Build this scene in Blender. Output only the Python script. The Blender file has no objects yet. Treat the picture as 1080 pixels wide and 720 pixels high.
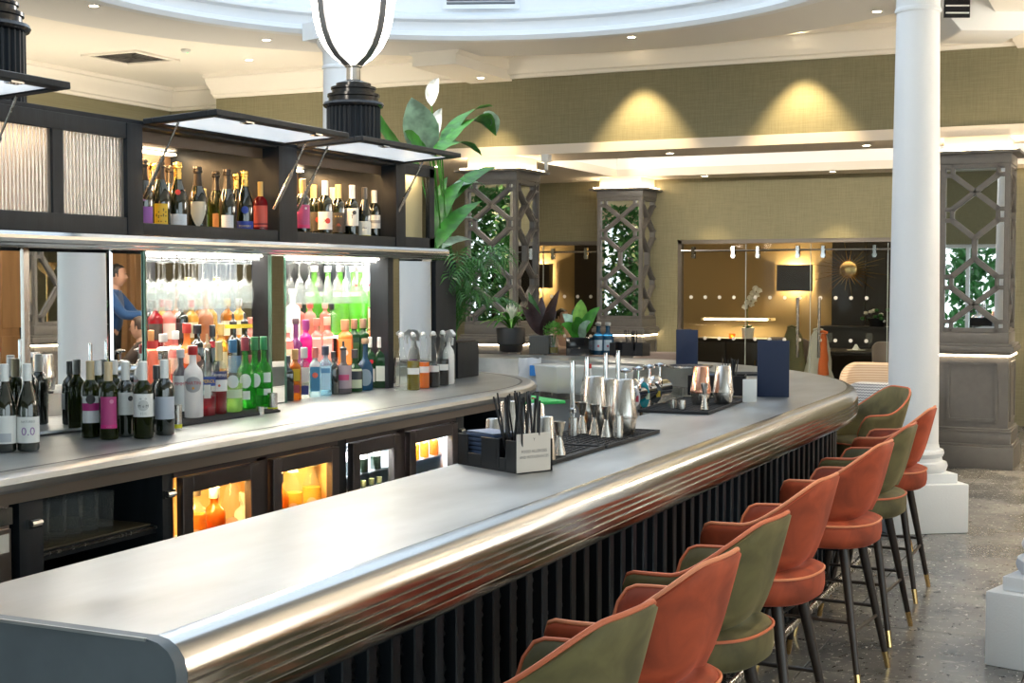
import bpy, bmesh, math, random
from math import sin, cos, pi, radians as rad, sqrt, tan
from mathutils import Vector, Matrix
random.seed(7)
sc = bpy.context.scene
COL = sc.collection

# ------------------------------------------------------------------ camera, sky, exposure
CAM_H, YAW, PITCH, FPX = 1.72, rad(24.7), rad(-2.5), 1480.0
cd = bpy.data.cameras.new('camera'); cam = bpy.data.objects.new('camera', cd); COL.objects.link(cam)
cam.location = (0, 0, CAM_H); cam.rotation_euler = (pi/2 + PITCH, 0, YAW)
cd.sensor_width = 36.0; cd.lens = FPX/1080*36; cd.clip_start = .05; cd.clip_end = 200
sc.camera = cam
w = bpy.data.worlds.new('sky'); sc.world = w; w.use_nodes = True
bg = w.node_tree.nodes['Background']; bg.inputs[0].default_value = (.82, .92, 1.0, 1); bg.inputs[1].default_value = 1.7
sc.view_settings.view_transform = 'Standard'; sc.view_settings.look = 'None'
sc.view_settings.gamma = 1.0; sc.view_settings.use_curve_mapping = False
sc.view_settings.exposure = 1.3
sc.cycles.transparent_max_bounces = 32; sc.cycles.max_bounces = 16; sc.cycles.glossy_bounces = 10
sc.cycles.sample_clamp_indirect = 6.0; sc.cycles.caustics_reflective = False; sc.cycles.caustics_refractive = False
sc.cycles.use_denoising = True

def light(name, kind, loc, energy, color=(1, .82, .6), size=.1, rot=(0, 0, 0), size_y=None, spot=None, blend=.5, portal=False):
    d = bpy.data.lights.new(name, kind); d.energy = energy; d.color = color
    if kind == 'AREA':
        d.size = size
        if size_y: d.shape = 'RECTANGLE'; d.size_y = size_y
        if portal: d.cycles.is_portal = True
    else:
        d.shadow_soft_size = size
    if spot: d.spot_size = spot; d.spot_blend = blend
    o = bpy.data.objects.new(name, d); COL.objects.link(o); o.location = loc; o.rotation_euler = rot
    return o
# daylight enters through the oval roof light: tell the sampler where
light('roof_light_portal', 'AREA', (-4.6, 5.7, 5.6), 1, size=6.4, size_y=12.6, portal=True)
light('shop_front_portal', 'AREA', (-2.9, -5.1, 1.45), 1, size=15.8, size_y=2.1, rot=(rad(90), 0, 0), portal=True)
light('side_window_portal', 'AREA', (5.6, 2.05, 1.95), 1, size=3.1, size_y=13.1, rot=(0, rad(90), 0), portal=True)

# ------------------------------------------------------------------ pixel to place (1080x720 frame), used to lay things on real planes
FW = Vector((-sin(YAW)*cos(PITCH), cos(YAW)*cos(PITCH), sin(PITCH))); RT = Vector((cos(YAW), sin(YAW), 0)); UP = RT.cross(FW)
EYE = Vector((0, 0, CAM_H))
def ray(x, y): return FW*FPX + RT*(x-540) - UP*(y-360)
def on_z(x, y, z): d = ray(x, y); return EYE + d*((z-CAM_H)/d.z)
def on_x(x, y, X): d = ray(x, y); return EYE + d*(X/d.x)
def on_y(x, y, Y): d = ray(x, y); return EYE + d*(Y/d.y)

# ------------------------------------------------------------------ materials
MATS = {}
def _new(name):
    m = bpy.data.materials.new(name); m.use_nodes = True
    nt = m.node_tree
    return m, nt, nt.nodes['Principled BSDF']
def M(name, col, rough=.5, metal=0., var=0., vs=8., bump=0., bs=60., coat=0., emit=0., ecol=None, sheen=0., spec=.5, stretch=None, trans=0.):
    if name in MATS: return MATS[name]
    m, nt, p = _new(name); N, L = nt.nodes, nt.links
    p.inputs['Base Color'].default_value = (*col, 1); p.inputs['Roughness'].default_value = rough; p.inputs['Metallic'].default_value = metal
    p.inputs['Coat Weight'].default_value = coat; p.inputs['Coat Roughness'].default_value = .06
    p.inputs['Specular IOR Level'].default_value = spec
    p.inputs['Transmission Weight'].default_value = trans
    if sheen: p.inputs['Sheen Weight'].default_value = sheen; p.inputs['Sheen Roughness'].default_value = .4
    if emit: p.inputs['Emission Color'].default_value = (*(ecol or col), 1); p.inputs['Emission Strength'].default_value = emit
    if var or bump:
        tc = N.new('ShaderNodeTexCoord'); mp = N.new('ShaderNodeMapping'); L.new(tc.outputs['Object'], mp.inputs[0])
        if stretch: mp.inputs['Scale'].default_value = stretch
    if var:
        n = N.new('ShaderNodeTexNoise'); n.inputs['Scale'].default_value = vs; n.inputs['Detail'].default_value = 5
        L.new(mp.outputs[0], n.inputs['Vector'])
        r = N.new('ShaderNodeValToRGB'); r.color_ramp.elements[0].position = .3; r.color_ramp.elements[1].position = .7
        r.color_ramp.elements[0].color = (*[max(0, c*(1-var)) for c in col], 1); r.color_ramp.elements[1].color = (*[min(1, c*(1+var)) for c in col], 1)
        L.new(n.outputs[0], r.inputs[0]); L.new(r.outputs[0], p.inputs['Base Color'])
        if metal > .5:
            mr = N.new('ShaderNodeMapRange'); mr.inputs[3].default_value = rough*.8; mr.inputs[4].default_value = min(1, rough*1.35)
            L.new(n.outputs[0], mr.inputs[0]); L.new(mr.outputs[0], p.inputs['Roughness'])
    if bump:
        n2 = N.new('ShaderNodeTexNoise'); n2.inputs['Scale'].default_value = bs; n2.inputs['Detail'].default_value = 3
        L.new(mp.outputs[0], n2.inputs['Vector'])
        b = N.new('ShaderNodeBump'); b.inputs['Strength'].default_value = bump; b.inputs['Distance'].default_value = .01
        L.new(n2.outputs[0], b.inputs['Height']); L.new(b.outputs[0], p.inputs['Normal'])
    MATS[name] = m; return m
def glass(name, col=(1, 1, 1), body=0., rough=.02, refl=1.0, bodycol=None, trl=.5):
    """thin-walled glass: tinted see-through + fresnel gloss (+ a share of diffuse body)"""
    if name in MATS: return MATS[name]
    m = bpy.data.materials.new(name); m.use_nodes = True; nt = m.node_tree; N, L = nt.nodes, nt.links; N.clear()
    out = N.new('ShaderNodeOutputMaterial'); t = N.new('ShaderNodeBsdfTransparent'); t.inputs[0].default_value = (*col, 1)
    g = N.new('ShaderNodeBsdfGlossy'); g.inputs['Roughness'].default_value = rough
    lw = N.new('ShaderNodeLayerWeight'); lw.inputs['Blend'].default_value = .28*refl
    first = t
    if body:
        d = N.new('ShaderNodeBsdfDiffuse'); d.inputs[0].default_value = (*(bodycol or col), 1)
        tr = N.new('ShaderNodeBsdfTranslucent'); tr.inputs[0].default_value = (*(bodycol or col), 1)
        a = N.new('ShaderNodeMixShader'); a.inputs[0].default_value = trl; L.new(d.outputs[0], a.inputs[1]); L.new(tr.outputs[0], a.inputs[2])
        b = N.new('ShaderNodeMixShader'); b.inputs[0].default_value = body; L.new(t.outputs[0], b.inputs[1]); L.new(a.outputs[0], b.inputs[2]); first = b
    gm = N.new('ShaderNodeNewGeometry'); fm = N.new('ShaderNodeMath'); fm.operation = 'SUBTRACT'; fm.use_clamp = True      # gloss on the outer face only
    L.new(lw.outputs['Fresnel'], fm.inputs[0]); L.new(gm.outputs['Backfacing'], fm.inputs[1])
    mx = N.new('ShaderNodeMixShader'); L.new(fm.outputs[0], mx.inputs[0]); L.new(first.outputs[0], mx.inputs[1]); L.new(g.outputs[0], mx.inputs[2])
    L.new(mx.outputs[0], out.inputs[0]); MATS[name] = m; return m
def emis(name, col, s):
    if name in MATS: return MATS[name]
    m = bpy.data.materials.new(name); m.use_nodes = True; nt = m.node_tree; N, L = nt.nodes, nt.links; N.clear()
    out = N.new('ShaderNodeOutputMaterial'); e = N.new('ShaderNodeEmission'); e.inputs[0].default_value = (*col, 1); e.inputs[1].default_value = s
    L.new(e.outputs[0], out.inputs[0]); MATS[name] = m; return m

# ------------------------------------------------------------------ mesh building
class B:
    def __init__(s): s.v = []; s.f = []
    def add(s, v, f):
        o = len(s.v); s.v += [tuple(p) for p in v]; s.f += [tuple(i+o for i in q) for q in f]; return s
    def box(s, x0, y0, z0, x1, y1, z1, rz=0, c=None):
        x0, x1 = min(x0, x1), max(x0, x1); y0, y1 = min(y0, y1), max(y0, y1); z0, z1 = min(z0, z1), max(z0, z1)
        v = [(x0,y0,z0),(x1,y0,z0),(x1,y1,z0),(x0,y1,z0),(x0,y0,z1),(x1,y0,z1),(x1,y1,z1),(x0,y1,z1)]
        if rz:
            cx, cy = c or ((x0+x1)/2, (y0+y1)/2)
            v = [(cx+(x-cx)*cos(rz)-(y-cy)*sin(rz), cy+(x-cx)*sin(rz)+(y-cy)*cos(rz), z) for x, y, z in v]
        return s.add(v, [(0,3,2,1),(4,5,6,7),(0,1,5,4),(1,2,6,5),(2,3,7,6),(3,0,4,7)])
    def lathe(s, prof, n=20, c=(0, 0), cap=True):
        v = []; f = []; m = len(prof)
        for i in range(n):
            a = 2*pi*i/n
            v += [(c[0]+r*cos(a), c[1]+r*sin(a), z) for r, z in prof]
        for i in range(n):
            j = (i+1) % n
            for k in range(m-1): f.append((i*m+k, j*m+k, j*m+k+1, i*m+k+1))
        if cap:
            if prof[0][0] > 1e-6: f.append(tuple(i*m for i in range(n))[::-1])
            if prof[-1][0] > 1e-6: f.append(tuple(i*m+m-1 for i in range(n)))
        return s.add(v, f)
    def ring(s, prof, n, fn, closed=True):
        """rows of points from fn(t) for t in n steps"""
    def tube(s, pts, r, n=8, cap=True, closed=False):
        pts = [Vector(p) for p in pts]; rs = r if isinstance(r, (list, tuple)) else [r]*len(pts); v = []; f = []; k = len(pts)
        prev = None
        for i, p in enumerate(pts):
            if closed: t = pts[(i+1) % k]-pts[i-1]
            else: t = (pts[min(i+1, k-1)]-pts[max(i-1, 0)])
            t.normalize()
            u = prev if prev is not None else (Vector((0, 0, 1)) if abs(t.z) < .9 else Vector((1, 0, 0)))
            u = (u - t*u.dot(t)).normalized(); prev = u; w_ = t.cross(u)
            v += [p + (u*cos(2*pi*j/n) + w_*sin(2*pi*j/n))*rs[i] for j in range(n)]
        for i in range(k if closed else k-1):
            a, b = i*n, ((i+1) % k)*n
            for j in range(n): f.append((a+j, a+(j+1) % n, b+(j+1) % n, b+j))
        if cap and not closed: f.append(tuple(range(n))[::-1]); f.append(tuple((k-1)*n+j for j in range(n)))
        return s.add(v, f)
    def prism(s, poly, z0, z1):
        n = len(poly); v = [(x, y, z0) for x, y in poly] + [(x, y, z1) for x, y in poly]
        f = [tuple(range(n))[::-1], tuple(range(n, 2*n))] + [(i, (i+1) % n, (i+1) % n+n, i+n) for i in range(n)]
        return s.add(v, f)
    def prism_y(s, poly, y0, y1):
        """poly in (x,z), extruded along y"""
        n = len(poly); v = [(x, y0, z) for x, z in poly] + [(x, y1, z) for x, z in poly]
        f = [tuple(range(n)), tuple(range(n, 2*n))[::-1]] + [(i, i+n, (i+1) % n+n, (i+1) % n) for i in range(n)]
        return s.add(v, f)
    def rows(s, rows, closed_u=False, closed_v=False, cap=False):
        n = len(rows[0]); m = len(rows); v = [p for r in rows for p in r]; f = []
        for i in range(m if closed_v else m-1):
            a, b = i*n, ((i+1) % m)*n
            for j in range(n if closed_u else n-1): f.append((a+j, a+(j+1) % n, b+(j+1) % n, b+j))
        if cap: f.append(tuple(range(n))[::-1]); f.append(tuple((m-1)*n+j for j in range(n)))
        return s.add(v, f)
    def bar(s, p, q, w_, h, n=None):
        """rectangular bar from p to q, width w_ and height h, n the height direction"""
        p, q = Vector(p), Vector(q); t = (q-p).normalized(); n = Vector(n or (0, 0, 1)); n = (n-t*n.dot(t)).normalized(); u = t.cross(n)
        v = [e + u*a*w_/2 + n*b*h/2 for e in (p, q) for a, b in ((-1,-1),(1,-1),(1,1),(-1,1))]
        return s.add(v, [(0,3,2,1),(4,5,6,7),(0,1,5,4),(1,2,6,5),(2,3,7,6),(3,0,4,7)])
    def xf(s, m):
        s.v = [tuple(m @ Vector(p)) for p in s.v]; return s
    def mesh(s, name, mat=None, bevel=0., smooth=True, seg=2, angle=38):
        me = bpy.data.meshes.new(name); me.from_pydata(s.v, [], s.f)
        bm = bmesh.new(); bm.from_mesh(me); bmesh.ops.recalc_face_normals(bm, faces=bm.faces)
        if bevel:
            e = [e for e in bm.edges if len(e.link_faces) == 2 and e.calc_face_angle(0) > rad(30)]
            bmesh.ops.bevel(bm, geom=e, offset=bevel, segments=seg, affect='EDGES', profile=.6, clamp_overlap=True)
        bm.to_mesh(me); bm.free()
        if smooth:
            me.polygons.foreach_set('use_smooth', [True]*len(me.polygons)); me.set_sharp_from_angle(angle=rad(angle))
        if mat: me.materials.append(mat)
        return me
    def build(s, name, mat, par=None, **k):
        loc = k.pop('loc', None); rz = k.pop('rz', 0)
        return put(name, s.mesh(name, mat, **k), par, loc, rz)
def put(name, me, par=None, loc=None, rz=0):
    o = bpy.data.objects.new(name, me); COL.objects.link(o)
    if par: o.parent = par
    if loc is not None: o.location = loc
    if rz: o.rotation_euler[2] = rz
    return o
def tag(o, label, cat, group=None, kind=None):
    o['label'] = label; o['category'] = cat
    if group: o['group'] = group
    if kind: o['kind'] = kind
    return o
def thing(name, label, cat, loc=(0, 0, 0), rz=0, group=None, kind=None):
    o = bpy.data.objects.new(name, None); COL.objects.link(o); o.location = loc; o.rotation_euler[2] = rz; o.empty_display_size = .1
    return tag(o, label, cat, group, kind)
def dup(o, par=None):
    c = o.copy(); COL.objects.link(c)
    if par: c.parent = par
    for ch in list(o.children): dup(ch, c)
    return c
def arc(c, r, a0, a1, n, sy=1.): return [(c[0]+r*cos(a0+(a1-a0)*i/n), c[1]+r*sy*sin(a0+(a1-a0)*i/n)) for i in range(n+1)]
def rrect(x0, y0, x1, y1, r, n=4):
    p = []
    for cx, cy, a in ((x1-r, y0+r, -pi/2), (x1-r, y1-r, 0), (x0+r, y1-r, pi/2), (x0+r, y0+r, pi)):
        p += [(cx+r*cos(a+pi/2*i/n), cy+r*sin(a+pi/2*i/n)) for i in range(n+1)]
    return p
_TXT = {}
def text_geo(s, size):
    """flat lettering as (verts, faces) centred on the origin in the xy plane"""
    if (s, size) in _TXT: return _TXT[(s, size)]
    c = bpy.data.curves.new('lettering', 'FONT'); c.body = s; c.size = size; c.align_x = 'CENTER'; c.align_y = 'CENTER'; c.resolution_u = 2
    o = bpy.data.objects.new('lettering', c); COL.objects.link(o); bpy.context.view_layer.update()
    dg = bpy.context.evaluated_depsgraph_get(); me = o.evaluated_get(dg).to_mesh()
    r = ([tuple(v.co) for v in me.vertices], [tuple(p.vertices) for p in me.polygons])
    o.evaluated_get(dg).to_mesh_clear(); bpy.data.objects.remove(o); _TXT[(s, size)] = r
    return r
ORD = ['first', 'second', 'third', 'fourth', 'fifth', 'sixth', 'seventh', 'eighth', 'ninth', 'tenth', 'eleventh', 'twelfth', 'thirteenth', 'fourteenth', 'fifteenth', 'sixteenth']

# shared palette
PEWTER = M('pewter_top', (.42, .43, .43), .36, 1., var=.24, vs=5., bump=.08, bs=18, stretch=(1, .35, 1))
NOSE = M('polished_pewter', (.56, .55, .53), .17, 1., var=.08, vs=6, stretch=(1, .2, 1))
STEEL = M('brushed_steel', (.50, .475, .445), .24, 1., var=.10, vs=40, stretch=(1, 1, .1))
CHROME = M('chrome', (.55, .56, .57), .10, 1.)
BLACKWOOD = M('black_painted_wood', (.010, .0135, .018), .48, var=.25, vs=30, bump=.05, bs=200, stretch=(1, 1, .1), spec=.3)
BLACK = M('black_plastic', (.008, .008, .010), .42, spec=.3)
RUBBER = M('black_rubber', (.008, .009, .011), .7, bump=.3, bs=400)
CREAM = M('cream_ceiling_paint', (.88, .83, .74), .8)
WHITE = M('white_gloss_paint', (.74, .77, .80), .45, bump=.12, bs=120)
MIRROR = M('mirror_silvering', (.90, .91, .90), .01, 1.)
GLASS = glass('clear_glass', (.95, .97, .96), .04, refl=1.1, bodycol=(.9, .95, .95))
STEMG = glass('stemware_glass', (.96, .975, .975), .05, refl=1.05, bodycol=(.95, .97, .97))
PANE = glass('window_glass', (.93, .95, .93), refl=.55)
GREYWOOD = M('taupe_painted_wood', (.135, .127, .118), .42, var=.06, vs=20)
BRASS = M('brass', (.75, .52, .22), .22, 1.)
LEDW = emis('warm_led_strip', (1., .78, .50), 12.)
LEDC = emis('neutral_led_strip', (1., .93, .80), 7.)
PLASTICW = M('white_plastic', (.78, .78, .76), .4)
# tuned placements
MR1, MR2, MR3, MR4 = rad(0), rad(-8.5), rad(-2), rad(-7)
STOOLS = [
 (-1.25, 2.78, -8, 'green', 'olive velvet bar stool with orange piping nearest the camera'),
 (-1.24, 3.42, -6, 'orange', 'orange velvet bar stool second from the camera'),
 (-1.26, 4.05, -6, 'green', 'olive velvet bar stool between two orange ones'),
 (-1.30, 4.95, -5, 'orange', 'orange velvet bar stool fourth along the bar'),
 (-1.30, 6.10, -5, 'orange', 'orange velvet bar stool with its whole legs in view, before the second olive one'),
 (-1.32, 6.90, -3, 'green', 'olive velvet bar stool between the last two orange ones'),
 (-1.36, 7.85, 0, 'orange', 'orange velvet bar stool farthest along the bar'),
 (-1.70, 9.10, 40, 'green', 'olive velvet bar stool at the curve of the bar, turned to show its seat'),
]
PMAN = (4.50, 13.22, 0, rad(150)); PSIT = (2.95, 12.35, 0, rad(-25)); PIERM = (4.65, 9.0)
# ================================================================== THE SETTING
def struct(o, label, cat='wall'): return tag(o, label, cat, kind='structure')
SX = -4.6
def stadium(prof, y0, yc, a1=pi, n=36, y_end=None, sy=1., close=True, ny=1):
    """sweep of a closed (d, z) profile round the oval: straight from y0 to yc at +x, then an arc to angle a1, then straight to y_end"""
    fr = [((SX, y0+(yc-y0)*i/ny), (1., 0.)) for i in range(ny)]
    fr += [((SX, yc), (cos(a1*i/n), sy*sin(a1*i/n))) for i in range(n+1)]
    if y_end is not None: fr.append(((SX, y_end), (-1., 0.)))
    rows = [[(c[0]+nx*d, c[1]+ny_*d, z) for d, z in prof] for c, (nx, ny_) in fr]
    return B().rows(rows, closed_u=close, cap=close)

# materials of the room
def wallpaper():
    m, nt, p = _new('olive_wallcloth'); N, L = nt.nodes, nt.links
    tc = N.new('ShaderNodeTexCoord'); hs = []
    for sc_ in ((6, 1, 160), (160, 1, 6)):
        mp = N.new('ShaderNodeMapping'); mp.inputs['Scale'].default_value = sc_; L.new(tc.outputs['Object'], mp.inputs[0])
        n = N.new('ShaderNodeTexNoise'); n.inputs['Scale'].default_value = 1.; n.inputs['Detail'].default_value = 3; L.new(mp.outputs[0], n.inputs['Vector']); hs.append(n)
    a = N.new('ShaderNodeMath'); a.operation = 'ADD'; L.new(hs[0].outputs[0], a.inputs[0]); L.new(hs[1].outputs[0], a.inputs[1])
    r = N.new('ShaderNodeValToRGB'); r.color_ramp.elements[0].position = .35; r.color_ramp.elements[1].position = .65
    r.color_ramp.elements[0].color = (.19, .172, .098, 1); r.color_ramp.elements[1].color = (.25, .228, .138, 1)
    h = N.new('ShaderNodeMath'); h.operation = 'MULTIPLY'; h.inputs[1].default_value = .5; L.new(a.outputs[0], h.inputs[0])
    L.new(h.outputs[0], r.inputs[0]); L.new(r.outputs[0], p.inputs['Base Color']); p.inputs['Roughness'].default_value = .85
    MATS['olive'] = m; return m
OLIVE = wallpaper()
def terrazzo():
    m, nt, p = _new('grey_terrazzo'); N, L = nt.nodes, nt.links
    tc = N.new('ShaderNodeTexCoord'); oi = N.new('ShaderNodeObjectInfo')
    va = N.new('ShaderNodeVectorMath'); va.operation = 'SCALE'; va.inputs[3].default_value = 1.
    add = N.new('ShaderNodeVectorMath'); L.new(tc.outputs['Object'], add.inputs[0]); L.new(oi.outputs['Location'], add.inputs[1])
    last = None
    def chips(scale, lo, hi, stretch, col):
        mp = N.new('ShaderNodeMapping'); mp.inputs['Scale'].default_value = stretch; mp.inputs['Rotation'].default_value = (0, 0, scale); L.new(add.outputs[0], mp.inputs[0])
        nz = N.new('ShaderNodeTexNoise'); nz.inputs['Scale'].default_value = scale*1.0; nz.inputs['Detail'].default_value = 6; nz.inputs['Roughness'].default_value = .65; L.new(mp.outputs[0], nz.inputs['Vector'])
        r = N.new('ShaderNodeValToRGB'); r.color_ramp.elements[0].position = lo; r.color_ramp.elements[1].position = hi
        L.new(nz.outputs[0], r.inputs[0]); return r.outputs[0], col
    base = N.new('ShaderNodeTexNoise'); base.inputs['Scale'].default_value = 2.2; base.inputs['Detail'].default_value = 8; L.new(add.outputs[0], base.inputs['Vector'])
    br = N.new('ShaderNodeValToRGB'); br.color_ramp.elements[0].color = (.10, .103, .108, 1); br.color_ramp.elements[1].color = (.25, .245, .235, 1)
    br.color_ramp.elements[0].position = .32; br.color_ramp.elements[1].position = .68
    L.new(base.outputs[0], br.inputs[0]); last = br.outputs[0]
    for spec in (chips(9, .60, .64, (1, 2.2, 1), (.38, .365, .34, 1)), chips(21, .61, .64, (2, 1, 1), (.62, .60, .57, 1)), chips(15, .60, .64, (1.4, 1, 1), (.03, .032, .035, 1))):
        mx = N.new('ShaderNodeMix'); mx.data_type = 'RGBA'; L.new(spec[0], mx.inputs[0]); L.new(last, mx.inputs[6]); mx.inputs[7].default_value = spec[1]; last = mx.outputs[2]
    hv = N.new('ShaderNodeHueSaturation'); mr = N.new('ShaderNodeMapRange'); mr.inputs[3].default_value = .86; mr.inputs[4].default_value = 1.14
    L.new(oi.outputs['Random'], mr.inputs[0]); L.new(mr.outputs[0], hv.inputs['Value']); L.new(last, hv.inputs['Color']); L.new(hv.outputs[0], p.inputs['Base Color'])
    p.inputs['Roughness'].default_value = .24
    return m
TERR = terrazzo()
GROUT = M('dark_grout', (.04, .04, .04), .8)

fl = B().box(-13, -5, -.2, 7, 24, -.012).build('floor', GROUT, smooth=False); struct(fl, 'grey terrazzo floor of large square tiles', 'floor')
T = .9; tme = B().box(-T/2+.003, -T/2+.003, -.02, T/2-.003, T/2-.003, 0).mesh('tile', TERR, bevel=.002, seg=1)
for i in range(-7, 4):
    for j in range(0, 19):
        put('tile', tme, fl, (i*T-.05, 1.2+j*T, 0))
B().box(-13, -5, -.05, -6.8, 24, -.004).build('floor_tiling', TERR, fl, smooth=False)
B().box(3.1, -5, -.05, 7, 24, -.004).build('floor_tiling', TERR, fl, smooth=False)

ZC, ZR, ZS = 4.08, 3.95, 3.03        # ceiling, ring beam underside, alcove soffit
YB, YR = 13.5, 17.5                  # bulkhead face, rear wall face
o = B().box(-10.0, YB, ZS+.1, 7, YB+.3, 4.6).build('wall_bulkhead', OLIVE, smooth=False); struct(o, 'olive green wall band above the restaurant alcove')
o = B().box(-11.6, YB+.8, 0, -10.0, YB+1.1, 4.6).build('wall_recess', OLIVE, smooth=False); struct(o, 'olive wall set back in the far left corner')
# left wall with a tall window (seen in the mirrored piers)
b = B().box(-11.6, -5, 0, -11.3, 2.6, 4.6).box(-11.6, 4.4, 0, -11.3, YB+1.1, 4.6).box(-11.6, 2.6, 0, -11.3, 4.4, .9).box(-11.6, 2.6, 3.0, -11.3, 4.4, 4.6)
struct(b.build('wall_left', OLIVE, smooth=False), 'olive side wall behind the bar island')
wn = thing('window_1', 'tall daylight window in the olive side wall', 'window', (-11.45, 3.5, .9), kind='structure')
B().box(-.05, -.9, 0, .05, -.82, 2.1).box(-.05, .82, 0, .05, .9, 2.1).box(-.05, -.9, 0, .05, .9, .08).box(-.05, -.9, 2.02, .05, .9, 2.1).box(-.03, -.03, 0, .03, .03, 2.1).build('window_frame', WHITE, wn)
B().box(-.01, -.82, .08, .01, -.03, 2.02).build('pane', PANE, wn); B().box(-.01, .03, .08, .01, .82, 2.02).build('pane', PANE, wn)
OAK = M('oak_panelling', (.36, .20, .09), .45, var=.25, vs=5, stretch=(1, 1, .15))
PLAS = M('warm_plaster', (.55, .47, .36), .8)
b = B().box(5.5, 5.325, 0, 5.8, 24, 4.6).box(5.5, -5, 0, 5.8, 5.325, .35).box(5.5, -5, 3.5, 5.8, 5.325, 4.6).box(5.5, -5, .35, 5.8, -4.5, 3.5)
o = b.build('wall_right', PLAS, smooth=False); struct(o, 'warm plastered wall with added tall windows on the seating side')
for j in range(8):
    y = 10.2+j*1.1
    p_ = B().box(5.42, y, .1, 5.5, y+1.04, 2.9).box(5.40, y+.08, .25, 5.43, y+.96, 1.0).box(5.40, y+.08, 1.1, 5.43, y+.96, 2.75).build('panel', OAK, o, bevel=.006, seg=1)
b = B().box(-11.6, -5.3, 0, 5.8, -5, .35).box(-11.6, -5.3, 2.5, 5.8, -5, 4.6).box(-11.6, -5.3, .35, -10.8, -5, 2.5).box(5.0, -5.3, .35, 5.8, -5, 2.5)
o = b.build('wall_front', OLIVE, smooth=False); struct(o, 'olive entrance wall with a long shop-front window')
def shopfront(name, n, w_, loc, rz, label, h=3.15):
    t = thing(name, label, 'window', loc, rz, kind='structure'); L_ = n*w_
    B().box(0, -.04, 0, L_, .04, .08).box(0, -.04, h-.08, L_, .04, h).build('window_frame', WHITE, t)
    mu = B().box(-.04, -.05, 0, .04, .05, h).mesh('mullion', WHITE, bevel=.006, seg=1); pa = B().box(.04, -.006, .08, w_-.04, .006, h-.08).mesh('pane', PANE)
    for k in range(n+1): put('mullion', mu, t, (k*w_, 0, 0))
    for k in range(n): put('pane', pa, t, (k*w_, 0, 0))
shopfront('window_2', 9, 1.755, (-10.8, -5.15, .35), 0, 'long shop-front window behind the camera', 2.15); shopfront('window_3', 6, 1.6375, (5.65, -4.5, .35), rad(90), 'tall windows added along the seating side for daylight')  # seating-side windows are an added, unseen source of daylight

# ceiling with the oval opening
def oval(R, y0, y1, n=40):
    return [(SX+R*cos(pi*i/n), y1+R*sin(pi*i/n)) for i in range(n+1)] + [(SX-R*cos(pi*i/n), y0-R*sin(pi*i/n)) for i in range(n+1)]
OV = (2.5, 8.9)
def slab_with_oval(R, z0, z1, x0, y0, x1, y1):
    ov = oval(R, *OV); n = len(ov); b = B()
    def edge(p):
        dx, dy = p[0]-SX, p[1]-(OV[0]+OV[1])/2; cy = (OV[0]+OV[1])/2
        tx = ((x1-SX)/dx if dx > 1e-9 else (x0-SX)/dx if dx < -1e-9 else 1e9); ty = ((y1-cy)/dy if dy > 1e-9 else (y0-cy)/dy if dy < -1e-9 else 1e9)
        t = min(tx, ty); return (SX+dx*t, cy+dy*t)
    out = [edge(p) for p in ov]
    # add the corners by snapping the nearest boundary point
    for c in ((x0, y0), (x1, y0), (x0, y1), (x1, y1)):
        k = min(range(n), key=lambda i: (out[i][0]-c[0])**2+(out[i][1]-c[1])**2); out[k] = c
    v = [(x, y, z0) for x, y in ov] + [(x, y, z0) for x, y in out] + [(x, y, z1) for x, y in ov] + [(x, y, z1) for x, y in out]
    f = []
    for i in range(n):
        j = (i+1) % n
        f += [(i, j, n+j, n+i), (2*n+i, 3*n+i, 3*n+j, 2*n+j), (i, 2*n+i, 2*n+j, j), (n+i, n+j, 3*n+j, 3*n+i)]
    return b.add(v, f)
def full_ring(prof):
    pts = []
    n = 48
    fr = [((SX, OV[1]), pi*i/n) for i in range(n+1)] + [((SX, OV[0]), pi+pi*i/n) for i in range(n+1)]
    rows = [[(c[0]+d*cos(a), c[1]+d*sin(a), z) for d, z in prof] for c, a in fr]
    return B().rows(rows, closed_u=True, closed_v=True)
ce = slab_with_oval(3.45, ZC, ZC+.25, -11.6, -5.3, 7, YB+.4).build('ceiling', CREAM, smooth=False); struct(ce, 'cream plaster ceiling around the oval roof light', 'ceiling')
B().box(-11.6, YB+.4, ZC, -9.9, YB+1.1, ZC+.25).build('ceiling_return', CREAM, ce, smooth=False)
o = full_ring([(3.10, ZR), (4.10, ZR), (4.10, ZC+.02), (4.05, ZC+.02), (4.05, ZR+.04), (3.10, ZR+.04)]).build('trim_1', M('soft_white_soffit', (.74, .73, .71), .7)); struct(o, 'flat ring soffit circling the oval roof light', 'ceiling trim')
o = full_ring([(3.12, ZR-.03), (3.06, ZR-.02), (3.04, ZR+.02), (3.06, ZR+.06), (3.09, ZR+.07), (3.09, ZR+.15), (3.05, ZR+.17), (3.05, ZR+.19), (3.10, ZR+.20), (3.10, ZR+.22), (3.20, ZR+.26), (3.26, ZR+.27), (3.26, 5.6), (3.42, 5.6), (3.42, ZR+.1), (3.2, ZR-.01)]).build('trim_2', WHITE, angle=25)
struct(o, 'bright white moulded upstand of the oval roof light', 'ceiling trim')
# fine board joints on the upstand and the slot vent in it
vg = thing('slot_vent', 'white louvred slot vent in the roof light upstand', 'vent', (-5.80, 11.915, 4.37), rad(21.7))
B().box(-.36, -.03, -.12, .36, .0, -.08).box(-.36, -.03, .12, .36, .0, .16).box(-.36, -.03, -.08, -.32, 0, .12).box(.32, -.03, -.08, .36, 0, .12).build('frame', WHITE, vg)
lv = B().bar((-.32, 0, 0), (.32, 0, 0), .03, .006, (0, .5, 1)).mesh('louvre', M('vent_grey', (.25, .27, .29), .5))
for k in range(6): put('louvre', lv, vg, (0, -.018, -.065+k*.034))

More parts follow.
